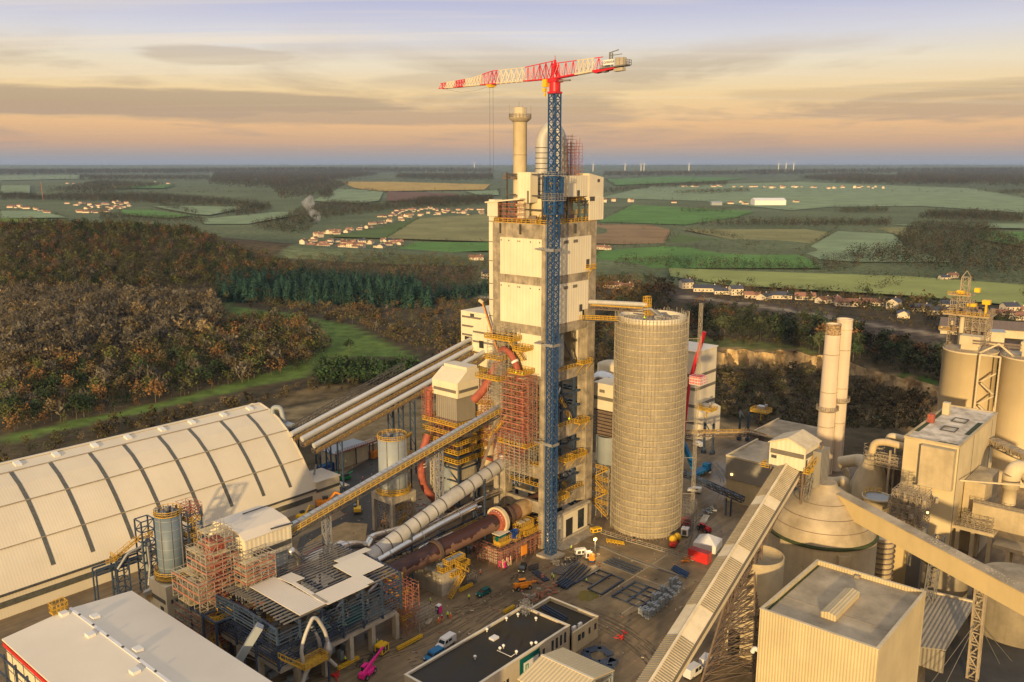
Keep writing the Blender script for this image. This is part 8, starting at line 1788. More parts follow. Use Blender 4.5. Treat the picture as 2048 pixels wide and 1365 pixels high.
for a, b in (((570,220),(920,340)),((920,340),(1900,700)),((870,520),(1620,805)),((1690,395),(900,910)),((1820,640),(1080,1150)),((840,150),(1680,410)),((370,340),(560,410))):
    p0, p1 = g(*Y_(*a)), g(*Y_(*b)); d = Vector((p1[0]-p0[0],p1[1]-p0[1],0)).normalized(); n = Vector((-d.y,d.x,0))*.13; q.poly([(p0[0]-n.x,p0[1]-n.y,.012),(p1[0]-n.x,p1[1]-n.y,.012),(p1[0]+n.x,p1[1]+n.y,.012),(p0[0]+n.x,p0[1]+n.y,.012)])
single('slab_joints', None, None, (0,0,0), q, 'joint', kind='structure')
a = g(1176,1192); sheet_('puddle', [(a[0]+(3.2+.5*math.sin(i*2.3))*math.cos(i*.35),a[1]+(2.8+.5*math.cos(i*1.7))*math.sin(i*.35)) for i in range(18)], .016, 'puddle')
q = MB()
for k_, path in enumerate((((560,1365),(700,1330),(850,1285),(950,1230),(1040,1200),(1120,1215),(1230,1262),(1320,1330)), ((600,1365),(760,1310),(900,1240),(1000,1185),(1060,1160)), ((820,1330),(900,1300),(1000,1225),(1080,1205),(1200,1240),(1290,1300),(1330,1365)), ((905,1225),(960,1215),(1010,1190),(1040,1150),(1000,1150)), ((1380,1100),(1400,1050),(1440,1010),(1450,960),(1420,920)))):
    for off in (-.9,.9,-1.9,2.3):
        pp = [Vector(g(x+off*1.5,y)) for x,y in path]; sm_ = []
        for i in range(len(pp)-1):
            p0, p1, p2, p3 = pp[max(i-1,0)], pp[i], pp[i+1], pp[min(i+2,len(pp)-1)]
            for s_ in range(8): t = s_/8; sm_.append(.5*((2*p1)+(p2-p0)*t+(2*p0-5*p1+4*p2-p3)*t*t+(3*p1-p0-3*p2+p3)*t**3))
        for i in range(len(sm_)-1):
            if random.random() < .22: continue
            a, b = sm_[i], sm_[i+1]; d = (b-a).normalized(); n = Vector((-d.y,d.x,0)); a = a+n*off; b = b+n*off; n = n*.16; z = .020+.003*(k_*4+off); q.poly([(a.x-n.x,a.y-n.y,z),(b.x-n.x,b.y-n.y,z),(b.x+n.x,b.y+n.y,z),(a.x+n.x,a.y+n.y,z)])
dq = MB()
for _ in range(420):
    if random.random() < .6: a = g(random.uniform(800,1480), random.uniform(1060,1330))
    else: a = g(random.uniform(600,880), random.uniform(900,1100))
    dq.cbox(a[0],a[1],.02,random.uniform(.15,.9),random.uniform(.08,.35),random.uniform(.06,.3),random.random()*3); dq.m[-6:] = [random.randrange(4)]*6
single('site_debris', 'small scraps of timber, block and metal strewn over the muddy yard', 'debris', (0,0,0), dq, ['tank_cream','dark_steel','scaffold_red','concrete_light'], kind='stuff')
mat('tyre_track', (.115,.085,.05), .55, var=.5, scale=.6); single('tyre_tracks', None, None, (0,0,0), q, 'tyre_track', kind='structure')
# ================================================================ vegetation templates
def tmpl(kind, n, seed):
    r = np.random.default_rng(seed); u = r.normal(size=(n,3)); u /= np.linalg.norm(u, axis=1)[:,None]
    if kind == 'fir':
        z = .06+.94*r.random(n)**1.35; rad = (1-z)*.25*(.55+.5*r.random(n))+.01; th = r.random(n)*2*math.pi
        c = np.stack([rad*np.cos(th), rad*np.sin(th), z], 1); out = np.stack([np.cos(th), np.sin(th), -.55+0*th], 1); s = (.035+.06*(1-z))[:,None]
        side = np.stack([-np.sin(th), np.cos(th), 0*th], 1)
        V = np.stack([c-side*s*.8, c+side*s*.8, c+out*s*1.7], 1); f = .6+.7*r.random(n)
    else:
        if kind == 'hedge': cen = np.array((0,0,.5)); rad = np.array((.40,.40,.46)); s0 = .13
        elif kind == 'bush': cen = np.array((0,0,.45)); rad = np.array((.62,.62,.5)); s0 = .22
        elif kind == 'pine': cen = np.array((0,0,.66)); rad = np.array((.30,.30,.30)); s0 = .12
        else: cen = np.array((0,0,.60)); rad = np.array((.36,.36,.38)); s0 = .10
        k_ = 9; cl = r.normal(size=(k_,3)); cl /= np.linalg.norm(cl,axis=1)[:,None]; cl *= (.45+.4*r.random((k_,1))); ci = r.integers(0,k_,n)
        c = cen+(cl[ci]+r.normal(size=(n,3))*.27)*rad
        c[:,2] = np.maximum(c[:,2], .06)
        shade = (.6+.8*r.random(k_))[ci]*(.75+.5*r.random(n)); f = shade
        if kind == 'bare':
            d = u*.6+(c-cen)/rad*.5+np.array((0,0,.75)); d /= np.linalg.norm(d,axis=1)[:,None]; l = (.08+.10*r.random(n))[:,None]; w = np.cross(d, r.normal(size=(n,3))); w /= np.linalg.norm(w,axis=1)[:,None]
            V = np.stack([c-w*.016, c+w*.016, c+d*l], 1)
            m2 = r.random(n) < .45; a2 = r.normal(size=(n,3))*.05; b2 = r.normal(size=(n,3))*.05; V2 = np.stack([c+a2, c+b2, c-a2-b2], 1); V[m2] = V2[m2]
        else:
            s = s0*(.45+.6*r.random((n,1))); a2 = np.cross(u, r.normal(size=(n,3))); a2 /= np.linalg.norm(a2,axis=1)[:,None]; b2 = np.cross(u, a2); V = np.stack([c-a2*s*.6-b2*s*.3, c+a2*s*.6-b2*s*.3, c+b2*s*.7], 1)
    return V.astype(np.float32), f.astype(np.float32)
KCOL = {'bare':(.105,.092,.068),'brown':(.115,.088,.045),'orange':(.20,.11,.045),'olive':(.10,.105,.036),'green':(.035,.058,.024),'fir':(.035,.085,.060),'pine':(.055,.065,.032),'bush':(.095,.075,.035),'tan':(.20,.15,.08),'evergreen':(.034,.062,.026)}
SHAPE = {'bare':'bare','brown':'leafy','orange':'leafy','olive':'leafy','green':'leafy','fir':'fir','pine':'pine','bush':'bush','tan':'bare','evergreen':'hedge'}
TM = {}
def gett(shape, n, k_=5):
    if (shape, n) not in TM: TM[(shape, n)] = [tmpl(shape, n, 11+i+7*n) for i in range(k_)]
    return TM[(shape, n)]
def wood_mesh(name, trees, n, label, cat='woodland'):
    """trees: list of (x,y,z,height,kind)"""
    Vs, Cs = [], []; rg = np.random.default_rng(len(trees))
    by = {}
    for t in trees: by.setdefault((SHAPE[t[4]], int(rg.integers(0,5))), []).append(t)
    for (sh, k_), L_ in by.items():
        V, f = gett(sh, n)[k_]; m_ = len(L_); pos = np.array([t[:3] for t in L_]); hh_ = np.array([t[3] for t in L_]); th = rg.random(m_)*6.28
        c_, s_ = np.cos(th), np.sin(th); sx_ = hh_*(.85+.35*rg.random(m_))
        X = (V[None,:,:,0]*c_[:,None,None]-V[None,:,:,1]*s_[:,None,None])*sx_[:,None,None]+pos[:,0][:,None,None]
        Yy = (V[None,:,:,0]*s_[:,None,None]+V[None,:,:,1]*c_[:,None,None])*sx_[:,None,None]+pos[:,1][:,None,None]
        Z = V[None,:,:,2]*hh_[:,None,None]+pos[:,2][:,None,None]
        Vs.append(np.stack([X,Yy,Z],-1).reshape(-1,3)); cc_ = np.array([KCOL[t[4]] for t in L_])*(.55+.6*rg.random((m_,1)))*(.88 if n > 30 else .62)
        Cs.append((cc_[:,None,:]*f[None,:,None]).reshape(-1,3))
    # trunks
    tr = [t for t in trees if SHAPE[t[4]] != 'bush']
    if tr and n >= 60:
        p = np.array([t[:3] for t in tr]); hh_ = np.array([t[3] for t in tr])[:,None]; w = hh_*.014
        for dx, dy_ in ((1,.3),(-.3,1)):
            a = p+np.concatenate([w*dx,w*dy_,-.3+0*w],1); b = p-np.concatenate([w*dx,w*dy_,.3+0*w],1); c = p+np.concatenate([0*w,0*w,hh_*.8],1)
            Vs.append(np.stack([a,b,c],1).reshape(-1,3)); Cs.append(np.tile((.14,.115,.085),(len(tr),1)))
    V = np.concatenate(Vs); Cc = np.concatenate(Cs); me = tri_mesh(name, V, np.arange(len(V)).reshape(-1,3), Cc, LEAF)
    o = bpy.data.objects.new(name, me); C.objects.link(o); return tag(o, label, cat, kind='stuff')
def sample(poly, spacing, kinds, h, zt_=None, jit=.45, ext=None):
    """points of a region given by its outline in the survey, spaced in metres on the ground"""
    if ext is None:
        W4 = [P(x, max(y, 336), 0) for x, y in poly]; x0, x1 = min(w[0] for w in W4), max(w[0] for w in W4); y0, y1 = min(w[1] for w in W4), max(w[1] for w in W4)
    else: x0, x1, y0, y1 = ext
    gx_ = np.arange(x0, x1, spacing); gy_ = np.arange(y0, y1, spacing*.9); a, b = np.meshgrid(gx_, gy_); a = a.ravel()+RNG.uniform(-jit,jit,a.size)*spacing; b = b.ravel()+RNG.uniform(-jit,jit,b.size)*spacing
    z = hgt(a, b); px_, py_ = proj(a, b, z); m = inpoly(px_, py_, poly); a, b, z = a[m], b[m], z[m]
    nz = fnoise(a, b, 45.); out = []
    for x, y, z_, nn in zip(a, b, z, nz):
        ks = kinds; i = int(min(len(ks)-1, max(0, (nn*.5+.5+RNG.normal()*.22)*len(ks)))); out.append((x, y, z_, h*(.55+.8*RNG.random()**1.3), ks[i]))
    return out
REG = [
 ('bare grey brown wood on the left slope', [(0,765),(0,592),(250,590),(420,610),(452,640),(432,684),(300,704),(150,724)], 6.0, ['bare','bare','brown','bare','bare','tan','bare'], 12, 90, None),
 ('autumn coloured wood covering the left hill', [(0,462),(60,452),(150,446),(250,444),(330,456),(420,482),(560,525),(640,560),(430,600),(440,575),(250,585),(0,592)], 7.0, ['olive','green','brown','olive','orange','green','olive','bare','olive'], 11.5, 100, (-900,-120,760,1150)),
 ('dark fir plantation at the foot of the hill', [(436,604),(860,618),(862,600),(820,578),(640,562),(436,562)], 5.0, ['fir'], 14, 90, None),
 ('dark firs left of the concrete tower', [(866,606),(985,592),(985,578),(866,590)], 5.6, ['fir'], 11, 90, None),
 ('brown woodland between the village and the firs', [(590,522),(700,512),(800,514),(985,530),(985,572),(860,588),(800,572),(640,560),(600,540)], 7.5, ['brown','green','bare','brown','olive'], 9, 40, None),
 ('scrub and young trees right of the grass track', [(470,612),(640,606),(985,604),(985,700),(900,735),(840,712),(700,652),(600,632)], 9.0, ['bush','brown','bush','bare','olive','orange','bush'], 6.5, 60, None),
 ('mixed autumn wood between the grass track and the arched hall', [(300,704),(470,648),(550,638),(615,655),(662,700),(615,738),(450,774),(300,810),(0,876),(0,770),(150,730)], 6.0, ['brown','olive','bare','olive','green','orange','bare','brown'], 9.5, 120, None),
 ('dry scrub below the grass track behind the hall', [(0,900),(300,838),(560,790),(600,772),(640,775),(560,800),(500,812),(300,858),(0,935)], 5.5, ['bush','tan','bush','olive','green'], 5.0, 70, None),
 ('brush under the hedge and over the dirt road', [(600,772),(830,768),(985,760),(985,776),(800,782),(640,782)], 6, ['bush','green','bush'], 4, 50, None),
 ('pine belt on the terrace above the quarry', [(1375,672),(1500,682),(1700,722),(1900,775),(2048,800),(2048,765),(1850,712),(1700,672),(1500,636),(1375,622)], 6.5, ['pine','pine','green','pine','orange','pine'], 11, 80, None),
 ('tangled brush filling the quarry floor', [(1372,725),(1500,728),(1640,740),(1700,765),(1880,800),(1850,850),(1835,888),(1700,895),(1640,885),(1560,866),(1372,822)], 5.2, ['bush','brown','bare','olive','bush','green','tan'], 6.0, 80, (60,340,375,520)),
 ('brush along the quarry edge', [(1375,684),(1500,694),(1640,704),(1720,728),(1880,768),(1880,760),(1640,690),(1375,674)], 8, ['bush','olive','green'], 4.5, 60, None),
 ('trees between tower and silo behind the plant', [(1190,560),(1345,560),(1345,700),(1190,760)], 8.5, ['green','brown','olive','bush','orange'], 9, 60, None),
 ('trees and hedges around the row of houses', [(1340,570),(1480,596),(1700,622),(2048,672),(2048,640),(1900,612),(1780,600),(1600,582),(1340,560)], 11, ['green','bush','brown','pine','green'], 8.5, 60, None),
 ('scrub between the houses and the railway', [(1400,588),(1700,626),(1960,672),(1960,680),(1700,634),(1400,596)], 8, ['bush','brown','bush'], 4.5, 40, None)]
NEAR = []; 
for i, (lab, poly, spc, ks, h, n, ext) in enumerate(REG):
    tr = sample(poly, spc, ks, h, ext=ext)
    # keep clear of the plant
    def clear(t): u, v = L(t[0], t[1]); return not (-340 < u < 172 and -160 < v < 78 and not (u > 144 and v > -57)) and not (-60 < u < 45 and v < 122) and not (u < -20 and v < 146) and not (60 < u < 175 and -60 < v < 30 and False)
    tr = [t for t in tr if clear(t)]
    NEAR.append((lab, tr, n))
# the 290 that show largest become things of their own
allt = sorted(((t[3]/math.hypot(t[0],t[1]), i, j) for i, (l_, tr, n) in enumerate(NEAR) for j, t in enumerate(tr) if SHAPE[t[4]] != 'bush'), reverse=True)[:285]
pick = {(i,j) for _, i, j in allt}
TREEME = {}
def tree_me(kind, k_):
    if (kind, k_) not in TREEME:
        V, f = tmpl(SHAPE[kind], 260, 900+k_); cc_ = np.array(KCOL[kind])[None,:]*f[:,None]
        cme = tri_mesh('crown', V.reshape(-1,3), np.arange(len(V)*3).reshape(-1,3), cc_, LEAF)
        b = MB(); b.pipe([(0,0,-.03),(.005,0,.3),(0,.01,.62),(.01,0,.85)],[.022,.017,.011,.003],6)
        if SHAPE[kind] != 'fir':
            for q_ in range(6): th = q_*1.05+k_; z = .25+.07*q_; b.pipe([(0,0,z),(.12*math.cos(th),.12*math.sin(th),z+.13),(.24*math.cos(th),.24*math.sin(th),z+.2)],[.011,.007,.002],5)
        to = b.build('trunk','bark'); tme = to.data; bpy.data.objects.remove(to); TREEME[(kind,k_)] = (cme, tme)
    return TREEME[(kind, k_)]
mat('bark', (.13,.105,.08), .95, var=.3, scale=3)
KN_ = {'bare':'bare grey brown tree','tan':'pale leafless tree','brown':'brown leaved tree','orange':'orange leaved tree','olive':'olive green tree','green':'dark green bushy tree','fir':'dark fir tree','pine':'dark green pine','bush':'bush','evergreen':'dark evergreen'}
NAMES = {'fir':'fir_tree','pine':'pine_tree'}
def one_tree(x, y, z, h, kind, label, group):
    r = bpy.data.objects.new(NAMES.get(kind,'tree'), None); C.objects.link(r); r.location = (x,y,z); r.scale = (h*random.uniform(.85,1.2),)*2+(h,); r.rotation_euler = (0,0,random.random()*6.28); tag(r, label, 'tree', group)
    for nm, me in zip(('crown','trunk'), tree_me(kind, random.randrange(4))):
        o = bpy.data.objects.new(nm, me); C.objects.link(o); o.parent = r
for i, (lab, tr, n) in enumerate(NEAR):
    rest = []
    for j, t in enumerate(tr):
        if (i,j) in pick: lb = KN_[t[4]]+' in the '+lab; one_tree(*t, ' '.join(lb.split()[:15]), lb)
        else: rest.append(t)
    if rest: wood_mesh('woodland', rest, n, lab)
# row of single autumn trees before the firs, and the clipped dark hedge trees
for px_, py_, h, kd_ in ((515,598,11,'olive'),(545,600,9,'bare'),(575,602,10,'orange'),(628,606,11,'orange'),(655,606,12.5,'orange'),(600,604,9,'olive'),(690,606,9,'brown'),(738,602,11,'orange'),(715,610,8,'olive'),(760,606,8,'brown'),(470,600,8,'brown'),(494,604,8,'olive'),(620,700,9,'orange'),(600,716,9,'brown'),(575,728,9,'orange'),(520,745,11,'olive'),(700,704,8,'green'),(1232,690,12,'orange'),(452,606,9,'olive'),(105,735,13,'tan')):
    x, y = P(px_, py_); one_tree(x, y, float(hgt(x,y)), h, kd_, '%s of the loose row between grass track and firs' % KN_[kd_] if py_ < 620 else '%s standing alone near the grass track' % KN_[kd_], 'single trees: '+KN_[kd_]+('' if py_ < 620 else ' near the track'))
for r_ in range(2):
    for i in range(17):
        x, y = P(640+i*11.3+r_*5, 764-r_*16+random.uniform(-2,2)); one_tree(x, y, -.3, 10.5*random.uniform(.85,1.1), 'evergreen', 'dark evergreen of the dense clipped row behind the parallel conveyors', 'evergreen row behind the conveyors')
# distant woods and hedges on the plain
FARW = [([(1345,391),(1420,386),(1496,385),(1496,388),(1420,392),(1345,393)],11),([(1205,387),(1300,376),(1455,369),(1455,374),(1300,382),(1205,392)],11),([(1663,429),(1700,421),(1780,422),(1780,427),(1700,430)],11),
 ([(1833,440),(1860,430),(1950,428),(2048,438),(2048,448),(1900,444)],14),([(1392,452),(1500,446),(1600,447),(1780,447),(1780,458),(1500,455),(1392,454)],12),
 ([(1790,480),(1830,452),(1965,453),(2048,492),(2048,556),(1880,548),(1720,528),(1690,512),(1800,500)],13),([(1230,524),(1330,520),(1667,532),(1720,540),(1667,550),(1500,546),(1230,536)],9),([(1700,584),(1760,570),(1811,566),(1800,578),(1740,588)],9),
 ([(1604,588),(1640,578),(1676,576),(1670,584),(1640,590)],7),([(1595,360),(1700,352),(1938,366),(1938,376),(1700,372)],14),([(1795,350),(2048,345),(2048,380),(1900,372),(1795,362)],14),([(1722,552),(1960,556),(2048,566),(2048,572),(1722,560)],8),
 ([(1371,462),(1450,470),(1519,490),(1519,494),(1450,476),(1371,466)],8),([(1600,505),(1672,460),(1676,463),(1606,508)],6),([(1190,494),(1500,499),(1500,502),(1190,498)],6),([(1190,449),(1371,452),(1371,455),(1190,452)],5),([(2000,388),(2048,386),(2048,392),(2000,393)],10),
 ([(1363,424),(1462,426),(1462,428),(1363,427)],6),([(1640,520),(1720,512),(1720,540),(1650,545)],10),
 ([(30,402),(140,392),(310,392),(430,402),(545,414),(530,425),(480,420),(300,410),(130,405)],12),([(100,388),(200,366),(330,374),(210,392)],12),([(430,350),(700,345),(760,352),(640,372),(540,384),(420,374)],12),([(430,432),(520,414),(548,420),(500,436)],10),([(540,372),(640,362),(700,372),(640,400),(560,404)],11),
 ([(600,422),(660,406),(760,412),(860,397),(985,394),(985,404),(870,412),(760,427),(640,442),(610,472),(545,470),(500,455),(560,440)],10),([(200,422),(240,432),(360,438),(400,436),(420,448),(300,446),(200,442)],9),([(285,402),(330,412),(393,428),(393,432),(325,416)],7),
 ([(800,354),(985,354),(985,366),(880,366),(790,361)],12),([(830,403),(985,400),(985,410),(900,420),(830,420)],9),([(0,392),(60,392),(90,402),(0,404)],10),([(660,380),(640,392),(652,406),(668,396)],8),([(1210,352),(1500,350),(1500,354),(1210,357)],12),([(1500,350),(2048,343),(2048,348),(1500,355)],12),
 ([(0,348),(600,343),(985,346),(985,351),(600,349),(0,354)],12),([(160,358),(420,360),(420,364),(160,364)],12)]
far = []; mid = []
for poly, h in FARW:
    d = P(poly[0][0], np.mean([p[1] for p in poly]))[1]; spc = 8.5 if d < 2000 else (d/170.)
    tr = sample(poly, spc, ['brown','bare','green','brown','green','bare'], h*(1 if d < 2500 else 1+spc/60), jit=.5)
    (mid if d < 3200 else far).extend([(x,y,z,(h_ if d < 2000 else max(h_, spc*1.1)),k_) for x,y,z,h_,k_ in tr])
def bushes(t): return [(x,y,z-(h*.15),h,k_) for x,y,z,h,k_ in t]
wood_mesh('woodland', mid, 26, 'brown hedgerows and copses between the frosty fields')
wood_mesh('woodland', far, 14, 'far off woods fading towards the horizon')
wood_mesh('hedgerow', HEDGE, 14, 'dark hedgerows edging the fields of the plain', 'hedge')
# farther belts, up to the horizon
tr = []
rg = np.random.default_rng(5)
for i in range(420):
    Y = rg.uniform(0,1)**1.6*19000+3600; X = rg.uniform(-.68,.68)*Y; ln = rg.uniform(150,1300)*(Y/7000); n = int(max(4, ln/(Y/240)))
    for j in range(n):
        x = X+rg.uniform(-1,1)*ln; y = Y+rg.normal()*ln*.10; tr.append((x,y,float(hgt(x,y))-2,max(10,Y/480*rg.uniform(.7,1.3)),('brown','green','bare','green')[int(rg.integers(0,4))]))
KS = dict(SHAPE); SHAPE.update({'brown':'bush','green':'bush','bare':'bush'}); wood_mesh('woodland', tr, 9, 'dark woods and hedges along the flat horizon'); SHAPE.update(KS)
# single hedge trees
tr = []
for i in range(170):
    px_ = rg.uniform(600,2048); py_ = rg.uniform(372,560); x, y = P(px_,py_); tr.append((x,y,1.0,rg.uniform(5,10),('brown','green','olive')[int(rg.integers(0,3))]))
wood_mesh('woodland', tr, 22, 'lone trees dotted over the plain')
# ================================================================ houses
def house_me(w, d, h, rh, hip):
    a = MB(); a.extr([(-d/2,0),(d/2,0),(d/2,h),(0,h+rh-.05),(-d/2,h)],0,-w/2,w/2)
    b = MB(); e = .5; b.add([(-w/2-e,-d/2-e,h-.25),(w/2+e,-d/2-e,h-.25),(w/2+e,0,h+rh),(-w/2-e,0,h+rh),(-w/2-e,d/2+e,h-.25),(w/2+e,d/2+e,h-.25),
        (-w/2-e,-d/2-e,h-.05),(w/2+e,-d/2-e,h-.05),(w/2+e,0,h+rh+.22),(-w/2-e,0,h+rh+.22),(-w/2-e,d/2+e,h-.05),(w/2+e,d/2+e,h-.05)],[(6,7,8,9),(9,8,11,10),(0,3,2,1),(3,4,5,2),(0,1,7,6),(4,10,11,5),(0,6,9,3),(3,9,10,4),(1,2,8,7),(2,5,11,8)])
    c = MB(); n = max(2,int(w/3.2)); st_ = 2 if h > 4.5 else 1
    for k_ in range(st_):
        for i in range(n): x = -w/2+(i+.5)*w/n; c.box(x-.5,x+.5,-d/2-.06,-d/2-.01,.9+k_*2.8,2.2+k_*2.8)
    ch = MB(); ch.box(w*.28,w*.28+.7,-.35,.35,h+rh*.6,h+rh+1.0)
    out = []
    for q_, nm, m_ in ((a,'wall','wall_plaster'),(b,'roof','tile_red'),(c,'window','glass'),(ch,'chimney','wall_plaster')):
        o = q_.build(nm, m_); out.append((nm, o.data)); bpy.data.objects.remove(o)
    return out
HM_ = [house_me(13,8.5,3.2,2.2,0), house_me(17,9,3.4,2.4,0), house_me(11,9,6.0,2.6,0), house_me(24,9,3.6,2.4,0), house_me(9,7.5,3.0,2.0,0)]
SLM = {}
def slate(me):
    if me.name not in SLM: m2 = me.copy(); m2.materials[0] = M('slate'); SLM[me.name] = m2
    return SLM[me.name]
def house(px_, py_, k_, rz, label, group=None, sl=False, full=True, s=1.0, kind_='house'):
    x, y = P(px_, py_, 1.0); r = bpy.data.objects.new('house', None); C.objects.link(r); r.location = (x,y,max(float(hgt(x,y)), 1.0) if y > 620 else float(hgt(x,y))); r.rotation_euler = (0,0,rz); r.scale = (s,s,s); tag(r, label, kind_, group)
    ro = None
    for nm, me in HM_[k_][:(4 if full else 2)]:
        if nm == 'roof' and sl: me = slate(me)
        o = bpy.data.objects.new(nm, me); C.objects.link(o); o.parent = r
        if nm == 'roof': ro = o
        if nm == 'chimney': o.parent = ro
    return r
for px_, py_, k_, rz, sl, lb in ((1372,577,2,.2,1,'two storey cream house with steep slate roof, leftmost of the railway row'),(1413,583,3,-.12,1,'long low slate roofed house next to the leftmost two storey one'),(1443,588,0,-.1,1,'small cream annex house before the mansard house'),
   (1471,590,2,.1,1,'tall house with dark slate mansard in the railway row'),(1504,596,0,-.2,0,'low house with bright orange red roof beside a solar roof'),(1528,599,0,.9,1,'gable end cottage with a dark panelled roof'),(1562,597,1,-.15,1,'cream house with a flat looking slate roof in mid row'),
   (1609,599,1,-.15,0,'white house with a pinkish red tile roof'),(1648,606,0,.5,0,'small cream house with red roof turned to the railway'),(1668,604,4,.2,0,'little white outhouse behind the turned red roofed house'),(1700,612,3,-.2,0,'long brown red roofed house in the middle of the row'),(1745,611,1,-.25,0,'red roofed house right of the long brown one'),
   (1787,618,2,.9,1,'white block house with a dark roof before the bright gable'),(1806,635,0,1.2,1,'bright cream gable end house closest to the railway'),(1838,622,1,-.3,1,'slate roofed house right of the bright gable'),(1873,628,0,-.2,1,'low dark roofed house behind the cement silos'),(1893,622,2,-.1,1,'large cream house with slate roof behind the equipment tower'),
   (2005,634,0,-.4,0,'low white house beyond the long brown shed'),(2018,627,2,.1,1,'white two storey house at the right edge hamlet'),(2034,626,0,-.2,0,'cream house with pale roof near the right edge'),(2045,640,1,.1,0,'house with vivid red roof cut by the right edge'),(1925,612,0,.2,1,'small dark roofed barn in the field right of the row'),
   (1203,499,0,.1,0,'tiny red roofed farmhouse just right of the tower'),(1214,500,4,.4,0,'small orange walled shed beside the farmhouse right of the tower'),(1226,578,1,-.4,0,'tan ruined looking house among trees right of the tower'),(1252,580,0,.5,0,'tan cottage among trees above the footbridge'),(1888,560,4,.1,1,'small dark hut in the far right meadow'),(1905,556,4,.1,0,'brown hut in the far right meadow'),
   (952,528,1,.1,0,'cream hall with a pink red roof left of the tower'),(975,560,2,.3,1,'dark roofed house peeping out left of the tower')):
    house(px_, py_, k_, rz, lb, sl=bool(sl), s=1.0)
def village(n, label, group, fn, ks=(0,1,4,0,2), full=True, s=1.0):
    for i in range(n):
        px_, py_ = fn(i/(n-1)); house(px_, py_, random.choice(ks), random.choice((0,.25,-.3,.6,1.3))+random.uniform(-.15,.15), label, group, random.random() < .15, full, s*random.uniform(.62,.95))
def pl_fn(pts, jx, jy):
    def f(t):
        t = min(1, max(0, t+random.uniform(-.03,.03))); s_ = t*(len(pts)-1); i = min(int(s_), len(pts)-2); u = s_-i; return (pts[i][0]*(1-u)+pts[i+1][0]*u+random.uniform(-jx,jx), pts[i][1]*(1-u)+pts[i+1][1]*u+random.uniform(-jy,jy))
    return f
village(46, 'cream house with terracotta roof along the street below the striped field', 'houses along the upper village street', pl_fn([(610,492),(650,470),(690,464),(740,455),(765,448),(800,440),(830,430),(890,428),(975,428)],5,3))
village(44, 'cream house with terracotta roof in the lower village cluster', 'houses of the lower village cluster', pl_fn([(605,488),(630,500),(650,492),(680,486),(720,494),(760,484),(800,488),(770,498),(715,505),(690,498),(640,503)],6,3))
village(44, 'small house packed in the upper village core', 'houses of the upper village core', pl_fn([(770,437),(800,424),(840,420),(900,424),(960,420)],12,3), full=False)
village(46, 'pale house of the hamlet at the far left edge of the hill', 'houses of the far left hamlet', pl_fn([(140,408),(170,412),(200,408),(230,406),(262,411),(240,418),(200,424),(160,424),(190,416),(230,414)],7,3), full=False, s=1.1)
village(12, 'pale house of the tiny hamlet by the left frame edge', 'houses by the left frame edge', pl_fn([(18,414),(45,416),(72,419),(95,426)],4,2), full=False, s=1.1)
village(16, 'far farmhouse on the left plain', 'far farmhouses on the left plain', pl_fn([(120,366),(205,373),(240,375),(262,374),(300,365),(340,368),(560,355),(610,354)],10,2), full=False, s=1.6)
village(40, 'tiny house of the village on the far right plateau', 'houses of the far plateau village', pl_fn([(1370,374),(1400,372),(1500,376),(1560,376),(1600,374),(1660,378),(1720,375),(1765,377)],10,1.5), full=False, s=1.7)
village(10, 'farm building beside the far white shed', 'farm buildings on the far plateau', pl_fn([(1215,405),(1240,404),(1425,409),(1470,406),(1500,408),(1590,406)],8,1.5), full=False, s=1.5)
def shed(label, px_, py_, w, d, h, rh, wall, roof, rz=0.):
    x, y = P(px_, py_, 1.); t = thing0('shed', label, 'shed', (x,y,1.), rz, plant=False)
    part(t, 'wall', wall, lambda q: q.extr([(-d/2,0),(d/2,0),(d/2,h),(0,h+rh-.1),(-d/2,h)],0,-w/2,w/2)); part(t, 'roof', roof, lambda q: (q.extr([(-d/2-.5,h),(0,h+rh),(0,h+rh+.3),(-d/2-.5,h+.3)],0,-w/2-.3,w/2+.3), q.extr([(0,h+rh),(d/2+.5,h),(d/2+.5,h+.3),(0,h+rh+.3)],0,-w/2-.3,w/2+.3)))
shed('large bright white shed on the far right plateau', 1536, 410, 88, 45, 13, 6, 'white_paint', 'white_paint')
shed('grey farm shed left of the bright white shed', 1432, 411, 30, 20, 8, 3, 'tank_grey', 'tank_grey')
shed('long brown roofed shed behind the cement silos', 2002, 672, 75, 24, 6, 4, 'tank_cream', 'brown_steel', -.42)
shed('small tan silo house in front of the long brown roofed shed', 1985, 690, 11, 9, 9, 1, 'tank_cream', 'tank_grey', -.3)
first = None
for i, px_ in enumerate((843,855,867,884,896,905,918)):
    x, y = P(px_, 522, 1.)
    if first is None:
        first = thing0('container', 'orange container in the depot left of the tower', 'container', (x,y,1.), 0, 'orange containers in the far depot', plant=False)
        part(first, 'box', 'orange_paint', lambda q: q.box(-3,3,-1.3,1.3,0,5)); part(first, 'door', 'scaffold_red', lambda q: q.box(-1,1,-1.34,-1.3,.3,4.6))
    else: clone(first, (x,y,1.), .1*i)
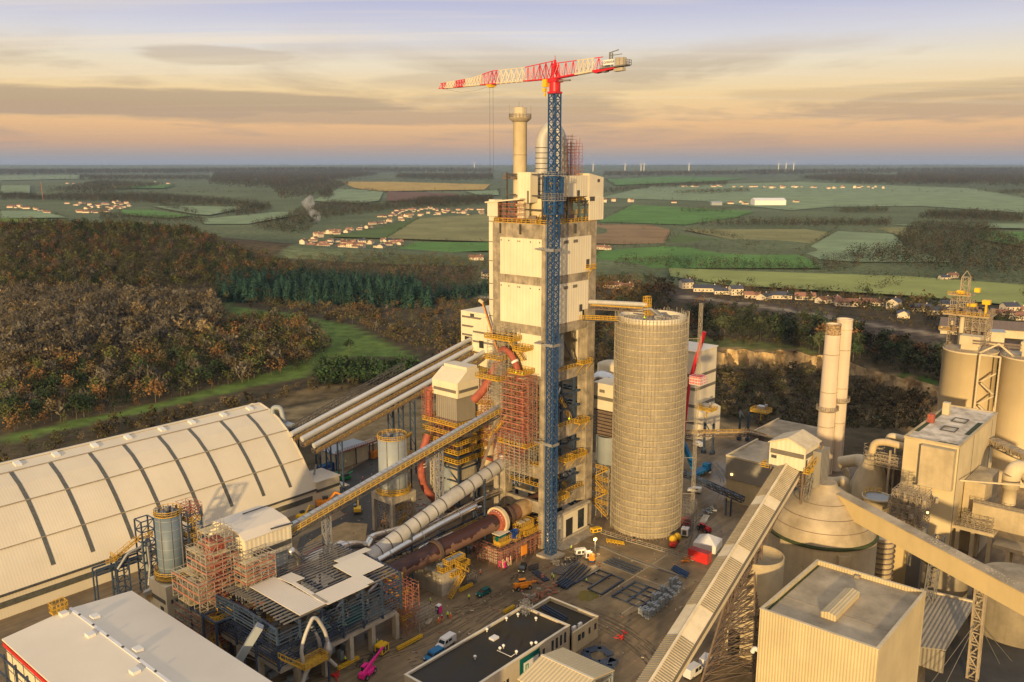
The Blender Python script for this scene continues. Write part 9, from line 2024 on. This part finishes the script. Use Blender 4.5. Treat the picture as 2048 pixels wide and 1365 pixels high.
# wind turbines
def turbine(px_, label):
    Y = 11500.; X = (px_-CX)/F*(Y*cp+60*sp); z = float(hgt(X,Y)); t = thing0('wind_turbine', label, 'wind turbine', (X,Y,z), random.uniform(-.3,.3), 'wind turbines on the horizon', plant=False)
    part(t, 'mast', 'white_paint', lambda q: q.lathe(0,0,[(5.5,0),(3.5,105)],8)); part(t, 'hub', 'white_paint', lambda q: q.pipe([(0,-5,105),(0,6,105)],3,8)); a0 = random.random()*2
    parts(t, 'blade', 'white_paint', range(3), lambda q, i: q.beam((0,-6,105),(48*math.sin(a0+i*2.094),-6,105+48*math.cos(a0+i*2.094)),2.6,1.2))
for px_, lb in ((1186,'turbine just right of the tower on the horizon'),(1250,'turbine left of the close pair'),(1282,'left turbine of the close pair'),(1288,'right turbine of the close pair'),(1378,'lone turbine right of the close pair'),(1557,'left of the three turbines far right'),(1572,'middle of the three turbines far right'),(1587,'right of the three turbines far right'),(949,'turbine left of the stack on the horizon')): turbine(px_, lb)
x, y = P(86, 402, 1.); single('radio_mast', 'thin reddish lattice mast at the far left', 'mast', (x,y,1.), MB().beam((x,y,1),(x,y,60),1.2), 'scaffold_red', plant=False)
# smoke and mist
def vol(name, dens, colr=(.9,.9,.92)):
    m = bpy.data.materials.new(name); m.use_nodes = True; t = m.node_tree; t.nodes.remove(t.nodes['Principled BSDF']); v = t.nodes.new('ShaderNodeVolumePrincipled'); v.inputs['Color'].default_value = (*colr,1); v.inputs['Density'].default_value = dens; v.inputs['Anisotropy'].default_value = .0
    t.links.new(v.outputs[0], [n for n in t.nodes if n.type == 'OUTPUT_MATERIAL'][0].inputs['Volume']); return m
SMK = vol('smoke', .05)
t_ = SMK.node_tree; v_ = [n for n in t_.nodes if n.type == 'PRINCIPLED_VOLUME'][0]; tcn = t_.nodes.new('ShaderNodeTexCoord'); n_ = t_.nodes.new('ShaderNodeTexNoise'); n_.inputs['Scale'].default_value = .09; n_.inputs['Detail'].default_value = 4
t_.links.new(tcn.outputs['Object'], n_.inputs['Vector']); mr = t_.nodes.new('ShaderNodeMapRange'); t_.links.new(n_.outputs[0], mr.inputs[0]); mr.inputs[1].default_value = .42; mr.inputs[2].default_value = .7; mr.inputs[3].default_value = 0; mr.inputs[4].default_value = .09; t_.links.new(mr.outputs[0], v_.inputs['Density']); HZ = vol('haze_air', 2.7e-5, (.45,.62,.98))
x, y = P(632, 448, 1.); b = MB(); b.lathe(x,y,[(2,1),(7,8),(11,20),(9,30),(13,42),(8,52),(.5,60)],14); v = b.v; b.v = [(px_+(z*.0)+6*math.sin(z*.13)-z*.22+3*math.sin(px_), py_, z) for px_,py_,z in v]
single('smoke_plume', 'white smoke plume rising from the valley left of the village', 'smoke', (x,y,1.), b, SMK, plant=False, kind='stuff')
q = MB().box(-25500,25500,-2500,27300,-14,225); hz = single('haze', None, None, (0,0,0), q, HZ, plant=False, kind='stuff')
for o in bpy.data.objects:
    if '_o' in o: del o['_o']
